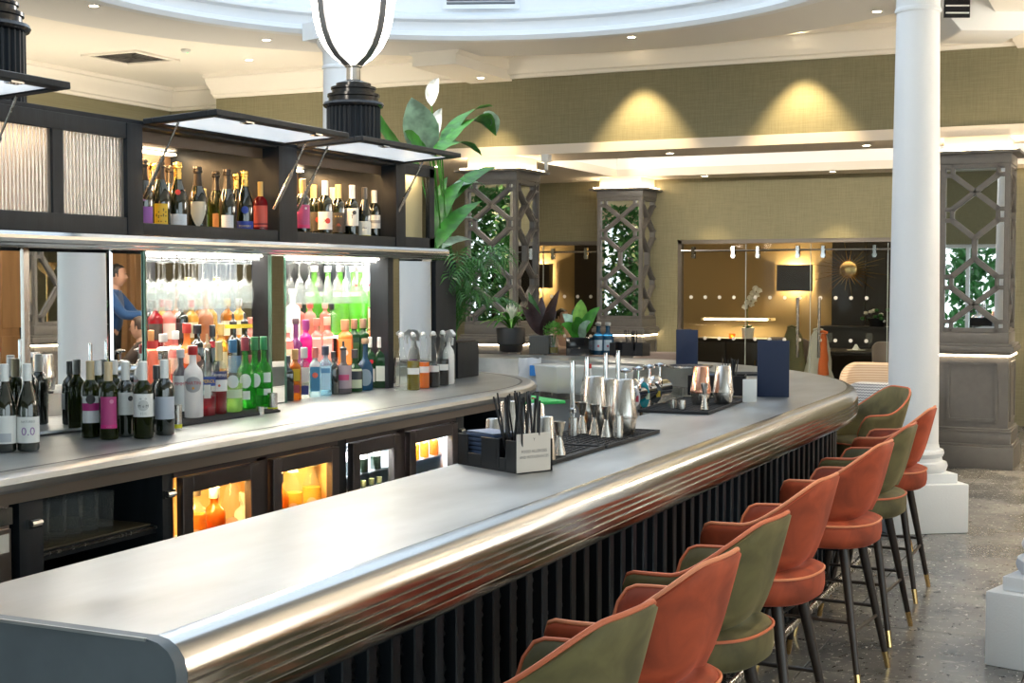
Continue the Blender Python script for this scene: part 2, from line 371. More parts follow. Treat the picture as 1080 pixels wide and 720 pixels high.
# unseen glazing added over the opening, its panes tinted to dim the daylight
rg = thing('window_4', 'tinted roof glazing added over the bar island to dim the sky', 'window', (0, 0, 5.6), kind='structure'); RTINT = glass('sky_dimming_glazing', (.66, .69, .72), refl=.5)
gb = B().box(-.04, -6.7, 0, .04, 6.7, .10).mesh('glazing_bar', WHITE); gc = B().box(-3.4, -.03, .01, 3.4, .03, .08).mesh('cross_bar', WHITE); gp = B().box(-.52, -.96, .04, .52, .96, .052).mesh('pane', RTINT)
for i in range(7): put('glazing_bar', gb, rg, (SX-3.3+i*1.1, 5.7, 0))
for j in range(8): put('cross_bar', gc, rg, (SX, 5.7-6.65+j*1.9, 0))
for i in range(6):
    for j in range(7): put('pane', gp, rg, (SX-2.75+i*1.1, 5.7-5.7+j*1.9, 0))
# cornices and beams
CP = [(0, 0), (.05, 0), (.06, .03), (.10, .04), (.12, .09), (.19, .14), (.22, .20), (.26, .21), (.26, .25), (0, .25)]   # (out from wall, up)
zc0 = ZC-.25
o = B().prism_y([(-d, z) for d, z in CP], 0, 1).xf(Matrix.Rotation(pi/2, 4, 'Z')).xf(Matrix.Scale(17.0, 4, (1, 0, 0))).xf(Matrix.Translation((7, YB, zc0)))
struct(o.build('trim_3', CREAM), 'cream moulded cornice along the olive bulkhead', 'cornice')
struct(B().prism_y([(d, z) for d, z in CP], -5, YB+.8).xf(Matrix.Translation((-11.3, 0, zc0))).build('trim_4', CREAM), 'cream moulded cornice along the side wall', 'cornice')
o = B().prism_y([(-d, z) for d, z in CP], 0, 1).xf(Matrix.Rotation(pi/2, 4, 'Z')).xf(Matrix.Scale(1.3, 4, (1, 0, 0))).xf(Matrix.Translation((-10.0, YB+.8, zc0)))
struct(o.build('trim_5', CREAM), 'cream cornice in the recessed wall corner', 'cornice')
BP = [(-.36, .25), (-.36, .21), (-.30, .20), (-.27, .12), (-.24, .10), (-.24, 0), (.24, 0), (.24, .10), (.27, .12), (.30, .20), (.36, .21), (.36, .25)]
for k, (x, y0, lb) in enumerate(((-6.45, 12.2, 'cream ceiling beam running to the bulkhead beside the lily plant'), (-.95, 8.9, 'cream moulded ceiling beam past the white column'))):
    struct(B().prism_y([(x+d, zc0-.02+z) for d, z in BP], y0, YB).build('trim_%d' % (6+k), CREAM), lb, 'beam')

# alcove: soffit with lit tray, rear wall with glass doors, private dining room behind
SOF = M('soffit_paint', (.72, .64, .54), .8)
tx0, tx1, ty0, ty1 = -6.3, .5, 14.3, 16.9
b = B().box(-10, YB-.02, ZS, 7, ty0, ZS+.1).box(-10, ty1, ZS, 7, YR+.2, ZS+.1).box(-10, ty0, ZS, tx0, ty1, ZS+.1).box(tx1, ty0, ZS, 7, ty1, ZS+.1)
sf = b.build('ceiling_alcove', SOF, smooth=False); struct(sf, 'low cream soffit of the alcove with a recessed light tray', 'ceiling')
TRAYW = M('tray_white', (.8, .8, .78), .7)
B().box(tx0-.1, ty0-.1, ZS+.28, tx1+.1, ty1+.1, ZS+.34).box(tx0-.1, ty1, ZS+.1, tx1+.1, ty1+.1, ZS+.3).box(tx0-.1, ty0-.1, ZS+.1, tx0, ty1, ZS+.3).box(tx1, ty0, ZS+.1, tx1+.1, ty1, ZS+.3).box(tx0, ty0-.1, ZS+.1, tx1, ty0, ZS+.3).build('light_tray', TRAYW, sf, smooth=False)
for k in range(3): light('tray_led', 'AREA', (-5.2+k*2.2, ty0+.14, ZS+.2), 14, (1, .93, .82), 2.0, (rad(90), 0, 0), .06)
light('tray_led_end', 'AREA', (tx0+.14, 15.6, ZS+.2), 8, (1, .9, .75), .06, (0, rad(-90), 0), 2.2)
# rear wall with two door openings
D1, D2, DT = (-5.68, -1.6), (-8.4, -6.75), 2.24
b = B().box(-10, YR, 0, D2[0], YR+.2, ZS).box(D2[1], YR, 0, D1[0], YR+.2, ZS).box(D1[1], YR, 0, 7, YR+.2, ZS).box(D2[0], YR, DT, D2[1], YR+.2, ZS).box(D1[0], YR, DT, D1[1], YR+.2, ZS)
struct(b.build('wall_rear', OLIVE, smooth=False), 'olive rear wall of the alcove around the glass doors')
struct(B().box(-10.3, YB+.3, 0, -10, YR+.2, ZS+.1).build('wall_alcove', OLIVE, smooth=False), 'olive end wall of the alcove')
ROOM = M('dining_room_wall', (.25, .18, .09), .8)
b = B().box(-10, 21.5, 0, 2, 21.7, 3.0).box(-10.2, YR+.2, 0, -10, 21.7, 3.0).box(2, YR+.2, 0, 2.2, 21.7, 3.0)
rw = b.build('wall_dining_room', ROOM, smooth=False); struct(rw, 'tan walls of the private dining room behind the glass')
o = B().box(-10.2, YR+.2, 2.9, 2.2, 21.7, 3.0).build('ceiling_dining_room', CREAM, smooth=False); struct(o, 'ceiling of the private dining room', 'ceiling')
FRM = M('bronze_door_frame', (.16, .14, .12), .35, .6)
DOT = M('frosted_dot', (.75, .74, .70), .6)
def glass_front(name, x0, x1, splits, handles, label):
    d = thing(name, label, 'glass door', ((x0+x1)/2, YR+.06, 0), kind='structure'); c = (x0+x1)/2
    B().box(x0-c, -.05, 0, x0-c+.05, .05, DT).box(x1-c-.05, -.05, 0, x1-c, .05, DT).box(x0-c, -.05, DT-.05, x1-c, .05, DT).build('frame', FRM, d)
    B().tube([(x0-c+.05, -.06, DT-.14), (x1-c-.05, -.06, DT-.14)], .013, 8).build('sliding_rail', CHROME, d)
    xs = [x0-c+.05]+[s-c for s in splits]+[x1-c-.05]
    for a, e in zip(xs[:-1], xs[1:]):
        p_ = B().box(a+.004, -.006, .02, e-.004, .006, DT-.06).build('pane', PANE, d)
        B().box(e-.012, -.008, .02, e-.004, .008, DT-.06).build('pane_edge', M('glass_edge', (.42, .48, .45), .2), p_)
        rl = B()
        for xx in (a+.16, e-.16): rl.box(xx-.02, -.08, DT-.24, xx+.02, -.01, DT-.09).tube([(xx, -.075, DT-.21), (xx, -.055, DT-.21)], .03, 10)
        rl.build('roller_clamp', CHROME, p_)
        k = 0; dx = .19; dots = B()
        xx = a+.12
        while xx < e-.08:
            for z in (1.50, .97): dots.tube([(xx, -.009, z), (xx, -.007, z)], .024, 10)
            xx += dx
        dots.build('manifestation_dots', DOT, p_)
    for hx in handles:
        B().tube([(hx-c, -.07, .75), (hx-c, -.07, 1.5)], .02, 10).tube([(hx-c, -.07, .85), (hx-c, 0, .85)], .01).tube([(hx-c, -.07, 1.4), (hx-c, 0, 1.4)], .01).build('pull_handle', STEEL, d)
    return d
glass_front('door_1', D1[0], D1[1], (-4.78, -3.95, -3.0), (-4.10, -3.83), 'wide frameless glass sliding doors with dots and long steel handles')
glass_front('door_2', D2[0], D2[1], (-7.6,), (), 'narrow glass sliding door with dots beside the mirrored pier')

# ------------------------------------------------------------------ white columns on square plinths
def column(x, y, rz, label, group='white columns round the bar'):
    t = thing('column', label, 'column', (x, y, 0), rz, group, kind='structure'); s = .28
    b = B().box(-s, -s, 0, s, s, .335); me = b.mesh('plinth', WHITE, bevel=.012, seg=2); put('plinth', me, t)
    B().box(-.225, -.225, .335, .225, .225, .40).build('plinth_step', WHITE, t, bevel=.008)
    B().lathe([(.215, .40), (.228, .415), (.235, .44), (.228, .465), (.20, .475), (.195, .50), (.205, .51), (.212, .53), (.205, .55), (.18, .56), (.172, .60)], 32).build('base_moulding', WHITE, t)
    pr = [(.172, .60)] + [(.172-.028*(k/8)**1.4, .6+2.95*k/8) for k in range(1, 9)]
    B().lathe(pr+[(.144, 3.55)], 40).build('shaft', WHITE, t)
    B().lathe([(.152, 3.55), (.157, 3.565), (.152, 3.58), (.147, 3.585), (.147, 3.70), (.16, 3.72), (.19, 3.75), (.20, 3.78), (.20, 3.80)], 32).box(-.23, -.23, 3.80, .23, .23, 3.95).build('capital', WHITE, t)
    return t
column(-1.53, 10.0, rad(34), 'tall white column on a plinth behind the far bar stools')
column(-.33, 6.72, rad(-16), 'white column whose plinth stands at the floor edge near the camera')
column(-6.52, 10.58, rad(-20), 'white column rising behind the urn lamp')
column(-9.0, 7.2, rad(20), 'white column on the far side of the island')
column(-.9, 1.6, rad(-30), 'white column close beside the camera, out of frame') if False else None

# ------------------------------------------------------------------ lattice piers with mirror panels
LATW = .60
def lattice_face(b, w_, z0, z1, at, t=.03):
    """bars of the interlaced pattern on one face; at(u, v, d) maps face coordinates to place"""
    h = z1-z0; e = w_/2; q = .10
    def seg(u0, v0, u1, v1, wd=.050):
        p, r = Vector(at(u0, v0, 0)), Vector(at(u1, v1, 0)); n = Vector(at(0, 0, 1))-Vector(at(0, 0, 0))
        b.bar(p+n*.008, r+n*.008, wd, .016+.016, n); b.bar(p+n*.024, r+n*.024, wd*.5, .02, n)
    for s in (-1, 1): seg(s*(e-.018), z0, s*(e-.018), z1)
    seg(-e, z0+.018, e, z0+.018); seg(-e, z1-.018, e, z1-.018)
    V = [0, .30, .70, 1.0]; ys = []
    for v in V:
        zz = z0+h*v; a, c = (zz, zz+q) if v == 0 else (zz-q, zz) if v == 1 else (zz-q/2, zz+q/2); ys.append((a, c))
        for s in (-1, 1):
            seg(s*(e-q), a, s*(e-q), c, .038)
            if v != 0: seg(s*(e-q-.01), a, s*e, a, .038)
            if v != 1: seg(s*(e-q-.01), c, s*e, c, .038)
    i = e-q
    for s in (-1, 1):
        seg(s*i, ys[0][1], -s*i, ys[1][0]); seg(s*i, ys[2][1], -s*i, ys[3][0])
        m1, m2 = z0+h*.44, z0+h*.56
        seg(s*i, ys[1][1], 0, m1); seg(s*i, ys[2][0], 0, m2)
    seg(0, z0+h*.44, 0, z0+h*.56)
def pier(x, y, label, ztop, zl=1.04, wx=LATW, wy=LATW):
    """x, y: centre of the front face; depth goes to +y"""
    t = thing('lattice_pier', label, 'pier', (x, y+wy/2, 0), 0, 'lattice piers', kind='structure'); ex, ey = wx/2, wy/2
    def rim(z0, z1, o_): return B().box(-ex-o_, -ey-o_, z0, ex+o_, ey+o_, z1)
    rim(0, .20, .07).build('plinth', GREYWOOD, t, bevel=.006); b = rim(.20, .225, .06); b.box(-ex-.045, -ey-.045, .225, ex+.045, ey+.045, .33); b.box(-ex-.05, -ey-.05, .33, ex+.05, ey+.05, .35); b.box(-ex-.035, -ey-.035, .35, ex+.035, ey+.035, .37); b.build('base_moulding', GREYWOOD, t, bevel=.006)
    rim(.37, zl, .015).build('pedestal', GREYWOOD, t)
    z0, z1 = .44, zl-.08
    for (ax, sg) in (('y', -1), ('x', 1), ('x', -1)):
        b = B(); e = (ex if ax == 'y' else ey)-.09
        for (u0, v0, u1, v1) in ((-e, z0, e, z0), (-e, z1, e, z1), (-e, z0, -e, z1), (e, z0, e, z1)):
            P_ = (lambda u, v: (u, sg*(ey+.02), v)) if ax == 'y' else (lambda u, v: (sg*(ex+.02), u, v))
            nn = (0, sg, 0) if ax == 'y' else (sg, 0, 0)
            b.bar(P_(u0, v0), P_(u1, v1), .03, .018, nn)
        b.build('panel_moulding', GREYWOOD, t)
    b = rim(zl, zl+.03, .03); b.box(-ex-.06, -ey-.06, zl+.03, ex+.06, ey+.06, zl+.075); b.box(-ex-.045, -ey-.045, zl+.075, ex+.045, ey+.045, zl+.10); b.box(-ex-.01, -ey-.01, zl+.10, ex+.01, ey+.01, zl+.20); b.build('ledge', GREYWOOD, t, bevel=.005)
    b = B()
    for s in (-1, 1): b.box(-ex-.02, s*(ey+.022), zl-.014, ex+.02, s*(ey+.03), zl-.001).box(s*(ex+.022), -ey-.02, zl-.014, s*(ex+.03), ey+.02, zl-.001)
    b.build('light_strip', LEDW, t)
    za, zb = zl+.20, ztop-.25
    rim(za, zb, -.03).build('mirror_panel', MIRROR, t, smooth=False)
    for (ax, sg) in (('y', -1), ('x', 1), ('x', -1)):
        b = B()
        if ax == 'y': lattice_face(b, wx, za, zb, lambda u, v, d: (u, sg*(ey-.028+d), v))
        else: lattice_face(b, wy, za, zb, lambda u, v, d: (sg*(ex-.028+d), u, v))
        b.build('lattice', GREYWOOD, t)
    b = rim(zb, zb+.09, .01); b.box(-ex-.09, -ey-.09, zb+.09, ex+.09, ey+.09, zb+.115); b.build('capital', GREYWOOD, t, bevel=.004)
    rim(zb+.115, ztop, -.02).build('lit_neck', M('neck_cream', (.85, .72, .5), .6), t)
    b = B()
    for s in (-1, 1): b.box(-ex-.03, s*(ey+.03), zb+.118, ex+.03, s*(ey+.05), zb+.132).box(s*(ex+.03), -ey-.03, zb+.118, s*(ex+.05), ey+.03, zb+.132)
    b.build('light_strip', LEDW, t)
    return t
pier(-1.53, 13.43, 'lattice pier with mirror panels beside the white column', ZS)
pier(-6.46, 13.5, 'lattice pier with mirror panels behind the palm plant', ZS)
pier(-6.28, 16.95, 'smaller-looking lattice pier against the rear wall between the glass doors', ZS, zl=1.02)
pier(-.9, 17.0, 'lattice pier glimpsed past the mirrored pier at the picture edge', ZS)

# ------------------------------------------------------------------ ceiling fittings
def downlight(x, y, z, label, power=0, tilt=None):
    t = thing('downlight', label, 'downlight', (x, y, z), 0, 'recessed ceiling downlights')
    B().lathe([(.035, -.004), (.052, -.006), (.056, 0), (.035, 0)], 20, cap=False).build('trim_ring', PLASTICW, t)
    B().lathe([(0.0, -.003), (.035, -.003)], 16).build('lamp', emis('downlight_lamp', (1, .80, .52), 30.), t)
    if power: light('downlight_beam', 'SPOT', (x, y, z-.02), power, (1, .76, .42), .03, tilt or (0, 0, 0), spot=rad(72), blend=.6)
ZD = ZR
for px, py, z, lb in ((99, 6, ZR, 'downlight in the ring soffit above the champagne flap'), (281, 42, ZR, 'downlight in the ring soffit left of the urn lamp'), (429, 43, ZR, 'downlight in the ring soffit just beyond the urn lamp'),
                      (39, 69, ZC, 'downlight in the side ceiling near the louvred vent'), (666, 39, ZR, 'upper of the two downlights in the soffit over the scallop of light'), (925, 12, ZR, 'downlight in the ring soffit beside the white column'), (1055, 20, ZC, 'downlight by the ceiling speaker')):
    p = on_z(px, py, z); downlight(p.x, p.y, z, lb)
downlight(-4.75, YB-.34, ZC-.0, 'wall-washing downlight at the cornice over the mirrored pier', 115, (rad(4), 0, 0))
downlight(-3.12, YB-.34, ZC-.0, 'wall-washing downlight at the cornice nearer the white column', 115, (rad(4), 0, 0))
downlight(-6.4, YB-.36, ZC-.27, 'wall-washing downlight above the pier by the palm', 40, (rad(4), 0, 0))
for k, (x, y, z, e) in enumerate(((.8, 11.2, ZC, 120), (2.6, 9.0, ZC, 120), (.9, 13.0, ZC, 90), (2.8, 12.4, ZC, 110), (-9.6, 6.0, ZC, 120), (-9.6, 9.4, ZC, 120), (-8.9, 12.6, ZC, 90), (-.2, 4.6, ZC, 60), (-4.6, 13.9, ZS, 40), (-2.6, 13.9, ZS, 40), (-7.6, 14.4, ZS, 50), (-7.6, 16.4, ZS, 50), (-3.6, 17.1, ZS, 45), (-5.2, 17.1, ZS, 30), (-.2, 13.9, ZS, 60))):  # extra downlights added as warm fill for the room
    downlight(x, y, z, 'recessed downlight added to brighten the restaurant, %s of the extra circuit' % (ORD[k]), e*1.1)
DARKV = M('vent_dark', (.10, .095, .085), .6)
p0 = on_z(138, 60, ZC)
t = thing('ceiling_vent', 'square four-way louvred air vent in the side ceiling', 'vent', (p0.x, p0.y, ZC))
B().box(-.36, -.36, -.02, .36, -.30, 0).box(-.36, .30, -.02, .36, .36, 0).box(-.36, -.30, -.02, -.30, .30, 0).box(.30, -.30, -.02, .36, .30, 0).build('frame', CREAM, t)
B().box(-.30, -.30, -.004, .30, .30, 0).build('backing', DARKV, t)
for k in range(1, 5):
    s = .30-.065*k
    B().box(-s, -s, -.016, s, -s+.02, -.006).box(-s, s-.02, -.016, s, s, -.006).box(-s, -s, -.016, -s+.02, s, -.006).box(s-.02, -s, -.016, s, s, -.006).build('louvre', GREYWOOD, t)
p0 = on_z(763, 43, ZC)
t = thing('ceiling_vent', 'small black slotted air grille near the cornice', 'vent', (p0.x, p0.y, ZC))
B().box(-.24, -.09, -.014, .24, .09, 0).build('frame', CREAM, t)
for k in range(7): B().box(-.2+k*.055, -.07, -.018, -.2+k*.055+.04, .07, -.013).build('slot', BLACK, t)
p0 = on_z(196, 52, ZC)
t = thing('smoke_detector', 'small white smoke detector on the side ceiling', 'detector', (p0.x, p0.y, ZC)); B().lathe([(.05, 0), (.05, -.02), (.035, -.035), (0, -.035)], 18).build('housing', PLASTICW, t); B().lathe([(.006, -.039), (.006, -.034)], 8, c=(.02, 0)).build('indicator', emis('green_led', (.1, 1, .2), 3), t)
p0 = on_z(1022, 14, 3.86)
t = thing('ceiling_cassette', 'white ceiling air conditioner with an angled body beside the column top', 'air conditioner', (p0.x+.1, p0.y, 3.66), rad(25))
B().prism_y([(-.42, .42), (-.42, .18), (-.26, 0), (.26, 0), (.42, .18), (.42, .42)], -.3, .3).build('casing', PLASTICW, t, bevel=.02)
B().box(-.40, -.315, .10, -.20, -.295, .34).build('air_outlet', BLACK, t)
for k in range(4): B().box(-.39, -.33, .13+k*.055, -.21, -.31, .14+k*.055).build('louvre', PLASTICW, t)
B().box(.30, -.32, .08, .36, -.298, .36).build('bracket', STEEL, t)
B().box(-.05, -.05, .42, .05, .05, .5).build('mount', PLASTICW, t)
t = thing('spotlight', 'small white spotlight on the capital of the pier by the palm', 'spotlight', (-5.78, 13.42, 2.92)); B().box(-.04, -.05, .02, .04, .05, .1).build('head', PLASTICW, t, bevel=.008); B().box(-.015, -.015, -.06, .015, .015, .02).build('bracket', PLASTICW, t)

def pendant(x, y, z, label):  # added lamps out of frame, put in to brighten the ceiling
    t = thing('added_globe_pendant', label, 'pendant lamp', (x, y, z), 0, 'unseen globe pendants added to light the ceiling'); r = .24
    B().lathe([(0, -r)]+[(r*sin(pi*k/12), -r*cos(pi*k/12)) for k in range(1, 12)]+[(.03, r)], 28).build('opal_globe', emis('fill_globe_glow', (1, .90, .76), 18.), t); B().lathe([(.05, r-.01), (.05, r+.06), (.012, r+.08)], 16).build('holder', BRASS, t); B().tube([(0, 0, r+.06), (0, 0, ZC-z)], .006, 6).build('cord', BLACK, t)
for k, (x, y, z) in enumerate(((.9, 10.6, 2.7), (2.9, 11.6, 2.7), (1.2, 13.0, 2.7), (-8.7, 4.2, 2.6), (-8.7, 1.8, 2.6), (3.0, 8.0, 2.7))): pendant(x, y, z, 'opal globe pendant added out of frame as ceiling fill, %s of the set' % ORD[k])

def fill_torchere(x, y, label, e=160):  # unseen uplighters, added only to lift the ceiling brightness
    t = thing('added_floor_uplighter', label, 'floor lamp', (x, y, 0), 0, 'unseen floor uplighters added to light the ceiling')
    B().lathe([(.14, 0), (.14, .02), (.02, .035), (.012, .05), (.012, 1.78), (.03, 1.80)], 20).build('stand', BRASS, t)
    B().lathe([(.03, 1.80), (.08, 1.83), (.13, 1.90), (.15, 1.95), (.145, 1.95), (.12, 1.90), (.07, 1.845), (0, 1.835)], 28).build('bowl', BRASS, t); B().lathe([(0, 1.86), (.04, 1.87), (0, 1.90)], 12).build('bulb', emis('torchere_bulb', (1, .85, .62), 40), t)
    light('ceiling_fill_beam', 'SPOT', (x, y, 1.92), e*.85, (1, .87, .68), .12, (pi, 0, 0), spot=rad(165), blend=.6)
for k, (x, y) in enumerate(((-10.5, 9.3), (-10.3, 11.2), (-8.6, 12.3), (1.2, 11.0), (1.6, 12.6), (1.0, 8.6))): fill_torchere(x, y, 'brass floor uplighter added unseen to light the ceiling, %s round the dining side' % ORD[k], (55, 45, 70, 60, 65, 60)[k])
pier(PIERM[0], PIERM[1], 'lattice pier on the seating side seen in the narrow mirror', ZC)
# ================================================================== THE BAR
YN, YC = 1.95, 7.65
bar = thing('bar_counter', 'long curved bar counter with a pewter top and black slatted front', 'bar counter', (0, 0, 0))
nose = [(3.02, 1.10), (3.045, 1.095), (3.065, 1.083), (3.078, 1.065), (3.083, 1.045)]
z = 1.040
for k in range(4): nose += [(3.085, z), (3.085, z-.012), (3.077, z-.0145), (3.077, z-.0175)]; z -= .020
nose += [(3.082, .958), (3.076, .938), (3.062, .922), (3.04, .914), (3.0, .912)]
stadium([(2.45, 1.06), (2.45, 1.098), (2.455, 1.10), (3.02, 1.10), (3.02, 1.06)], YN, YC, pi, 48, 5.0, ny=6).build('worktop', PEWTER, bar, angle=25)
stadium([(2.98, 1.06), (3.0, 1.0995)] + nose + [(2.98, .93)], YN, YC, pi, 64, 5.0, ny=6).build('moulded_nosing', NOSE, bar, angle=25)
stadium([(2.45, .96), (2.45, 1.06), (3.0, 1.06), (3.0, .96)], YN+.01, YC, pi, 48, 5.0).build('worktop_edge', PEWTER, bar)
ENDM = M('slate_grey_end', (.105, .125, .142), .5, .2, var=.22, vs=5)
poly = [(SX+d, z) for d, z in [(2.44, 0), (2.44, 1.10)] + nose[:5] + [(3.084, .95), (3.07, .92), (2.99, .905), (2.99, 0)]]
B().prism_y(poly, YN-.03, YN).build('end_panel', ENDM, bar, angle=25)
B().bar((SX+2.45, YN-.031, 1.0985), (SX+3.02, YN-.031, 1.0985), .004, .006).build('end_edging', PEWTER, bar)
DKPANEL = M('charcoal_panel', (.018, .02, .022), .4)
stadium([(2.5, .0), (2.5, .96), (2.90, .96), (2.90, 0)], YN, YC, pi, 48, 5.0).build('carcass', DKPANEL, bar)
# slatted front: plain black uprights alternating with embossed strips
EMB = M('embossed_black_metal', (.02, .025, .027), .30, .6, var=.4, vs=30)
slat = B().box(0, -.021, .03, .065, .021, .912).mesh('slat', BLACKWOOD, bevel=.004, seg=1)
b = B().box(0, -.026, .03, .03, .026, .912)
zz = .06; k = 0; rnd = random.Random(3)
while zz < .88:
    s = 1 if k % 2 else -1; h = rnd.uniform(.05, .09)
    b.bar((.034, -.02*s, zz), (.034, .02*s, zz+h), .012, .012, (1, 0, 0)); b.bar((.034, .02*s, zz+h*.4), (.034, -.012*s, zz+h*.9), .010, .012, (1, 0, 0))
    zz += h*.8; k += 1
emb = b.mesh('embossed_strip', EMB, smooth=False)
s_ = 0.; k = 0; pitch = .056
total = (YC-YN)+3.0*rad(80)
while s_ < total:
    y = YN+.05+s_
    if y <= YC: loc, rz = (SX+2.90, y, 0), 0
    else: a = (y-YC)/2.93; loc, rz = (SX+2.90*cos(a), YC+2.90*sin(a), 0), a
    put('slat' if k % 2 == 0 else 'embossed_strip', slat if k % 2 == 0 else emb, bar, loc, rz); s_ += pitch; k += 1
pts = [(SX+3.16, YN+.2+i*.5, .2) for i in range(12)] + [(SX+3.16*cos(a/10), YC+3.16*sin(a/10), .2) for a in range(0, 13)]
B().tube(pts, .022, 12).build('foot_rail', STEEL, bar)
for y in (2.6, 4.0, 5.4, 6.8): B().tube([(SX+2.93, y, .12), (SX+3.1, y, .12), (SX+3.16, y, .2)], .014).build('rail_bracket', STEEL, bar)
# inner sink ledge along the working side and steel work counter under the far curve
stn = thing('underbar_station', 'stainless steel work counter behind the far curve of the bar', 'work counter', (0, 0, 0))
stadium([(1.86, .86), (1.86, .90), (2.44, .90), (2.44, .86)], 5.6, YC, rad(150), 30).build('worktop', STEEL, stn)
stadium([(2.40, .90), (2.40, .96), (2.44, .96), (2.44, .90)], 5.6, YC, rad(150), 30).build('upstand', STEEL, stn)
stadium([(1.92, .05), (1.92, .86), (1.96, .86), (1.96, .05)], 5.6, YC, rad(150), 30).build('apron', M('steel_apron', (.5, .52, .54), .35, .6), stn)

# ================================================================== BACK COUNTER
bc = thing('back_counter', 'back counter with grey pewter top and rounded end', 'counter', (0, 0, 0)); BY = 7.15; SYB = 1.19
LINE = M('dark_inlay', (.02, .02, .025), .4)
stadium([(.0, 1.06), (.0, 1.098), (1.20, 1.10), (1.20, 1.06)], 2.2, BY, pi, 30, 2.2, sy=SYB, ny=4).build('worktop', PEWTER, bc, angle=25)
stadium([(1.20, 1.06), (1.20, 1.1005), (1.214, 1.1005), (1.214, 1.06)], 2.2, BY, pi, 30, 2.2, sy=SYB).build('inlay_line', LINE, bc)
stadium([(1.214, 1.04), (1.214, 1.10), (1.25, 1.10), (1.27, 1.098), (1.288, 1.088), (1.297, 1.07), (1.294, 1.052), (1.28, 1.04)], 2.2, BY, pi, 30, 2.2, sy=SYB).build('rounded_nosing', PEWTER, bc, angle=25)
stadium([(1.14, 1.0), (1.14, 1.04), (1.27, 1.04), (1.265, 1.0)], 2.2, BY, pi, 30, 2.2, sy=SYB).build('under_strip', M('tan_metal', (.36, .30, .25), .35, .8), bc)
# base carcass behind the units
B().box(-5.2, 2.3, 0, -3.95, 7.6, 1.0).build('carcass', BLACK, bc, smooth=False)
B().box(-4.4, 7.6, 0, -3.95, 8.0, 1.0).build('end_carcass', BLACK, bc)

XF = -3.38   # face of the units below
FRAMEB = M('bronze_fridge_door', (.105, .085, .08), .32, .75, var=.15, vs=6)
def fridge_door(par, y0, y1, z0, z1, hinge):
    d = thing_part('door', par)
    x = XF+.035; fw = .062
    B().box(XF, y0, z0, x, y0+fw, z1).box(XF, y1-fw, z0, x, y1, z1).box(XF, y0+fw, z1-fw, x, y1-fw, z1).box(XF, y0+fw, z0, x, y1-fw, z0+fw).build('frame', FRAMEB, d, bevel=.003, seg=1)
    B().box(XF+.012, y0+fw, z0+fw, XF+.020, y1-fw, z1-fw).build('pane', PANE, d)
    hy = y0+.01 if hinge < 0 else y1-.01
    B().box(x, hy-.012, z1-.42, x+.02, hy+.012, z1-.30).build('handle', BLACK, d, bevel=.003)
    return d
def thing_part(name, par):
    o = bpy.data.objects.new(name, None); COL.objects.link(o); o.parent = par; o.empty_display_size = .05; return o
def fridge(y0, ym, ym2, y1, label, lcol, inner, shelf_z, power):
    f = thing('bar_fridge', label, 'fridge', (0, 0, 0), 0, 'glass-door fridges under the back counter')
    zb, zt = .12, .985
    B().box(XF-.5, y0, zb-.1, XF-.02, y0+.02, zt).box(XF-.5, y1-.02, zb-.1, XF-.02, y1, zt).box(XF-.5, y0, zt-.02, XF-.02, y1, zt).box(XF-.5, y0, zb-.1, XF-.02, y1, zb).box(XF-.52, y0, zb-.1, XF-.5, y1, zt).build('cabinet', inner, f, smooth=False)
    B().box(XF-.02, y0-.015, zt-.012, XF+.01, y1+.015, zt+.012).box(XF-.02, ym, zb, XF+.01, ym2, zt).build('front_frame', FRAMEB, f)
    for sz in shelf_z: B().box(XF-.49, y0+.02, sz-.008, XF-.06, y1-.02, sz).build('shelf', M('white_wire_shelf', (.7, .72, .74), .4), f)
    fridge_door(f, y0+.01, ym-.01, zb, zt-.015, 1); fridge_door(f, ym2+.01, y1-.01, zb, zt-.015, -1)
    for yy in ((y0+ym)/2, (ym2+y1)/2): light('fridge_lamp', 'AREA', (XF-.055, yy, zt-.03), power, lcol, .06, (0, 0, 0), .36)
    for yy in (ym-.085, y1-.085):
        pass
    return f
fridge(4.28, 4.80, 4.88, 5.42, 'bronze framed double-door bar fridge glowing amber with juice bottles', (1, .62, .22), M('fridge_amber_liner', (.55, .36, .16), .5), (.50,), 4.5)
fridge(5.52, 5.98, 6.06, 6.60, 'bronze framed double-door bar fridge with cool light and soft drinks', (.85, .95, 1.0), M('fridge_white_liner', (.55, .60, .64), .5), (.56, .80), 5)
B().box(XF-.5, 5.425, .02, XF+.004, 5.515, .99).build('divider_post', BLACKWOOD, bc)
B().box(XF-.02, 6.602, .02, XF+.004, 6.618, .99).build('divider_post', BLACKWOOD, bc)
STK = M('sticker_white', (.7, .68, .62), .6)
# open glass cupboards
def open_cupboard(y0, y1, label, zs):
    c = thing('open_cupboard', label, 'cupboard', (0, 0, 0), 0, 'open glass cupboards under the back counter')
    B().box(XF-.5, y0, .02, XF, y0+.11, .995).build('side_post', BLACKWOOD, c, bevel=.004); B().box(XF-.5, y1-.06, .02, XF, y1, .995).build('side_post', BLACKWOOD, c, bevel=.004)
    B().box(XF-.52, y0, .02, XF-.5, y1, .995).build('back_board', BLACK, c)
    for z_ in zs:
        s = B().box(XF-.5, y0+.11, z_-.03, XF-.03, y1-.06, z_).build('shelf', BLACKWOOD, c, bevel=.003)
        B().box(XF-.48, y0+.12, z_, XF-.05, y1-.07, z_+.006).build('shelf_liner', M('ribbed_liner', (.10, .085, .05), .6, bump=.5, bs=300), s)
        B().tube([(XF-.03, y0+.11, z_-.008), (XF-.03, y1-.06, z_-.008)], .006, 6).build('shelf_lip', STEEL, s)
    for yy in (y0+.06, y1-.03):
        B().box(XF, yy-.03, .90, XF+.012, yy+.03, .93).tube([(XF+.012, yy-.02, .915), (XF+.012, yy+.025, .915)], .012, 8).build('hinge', CHROME, c)
    return c
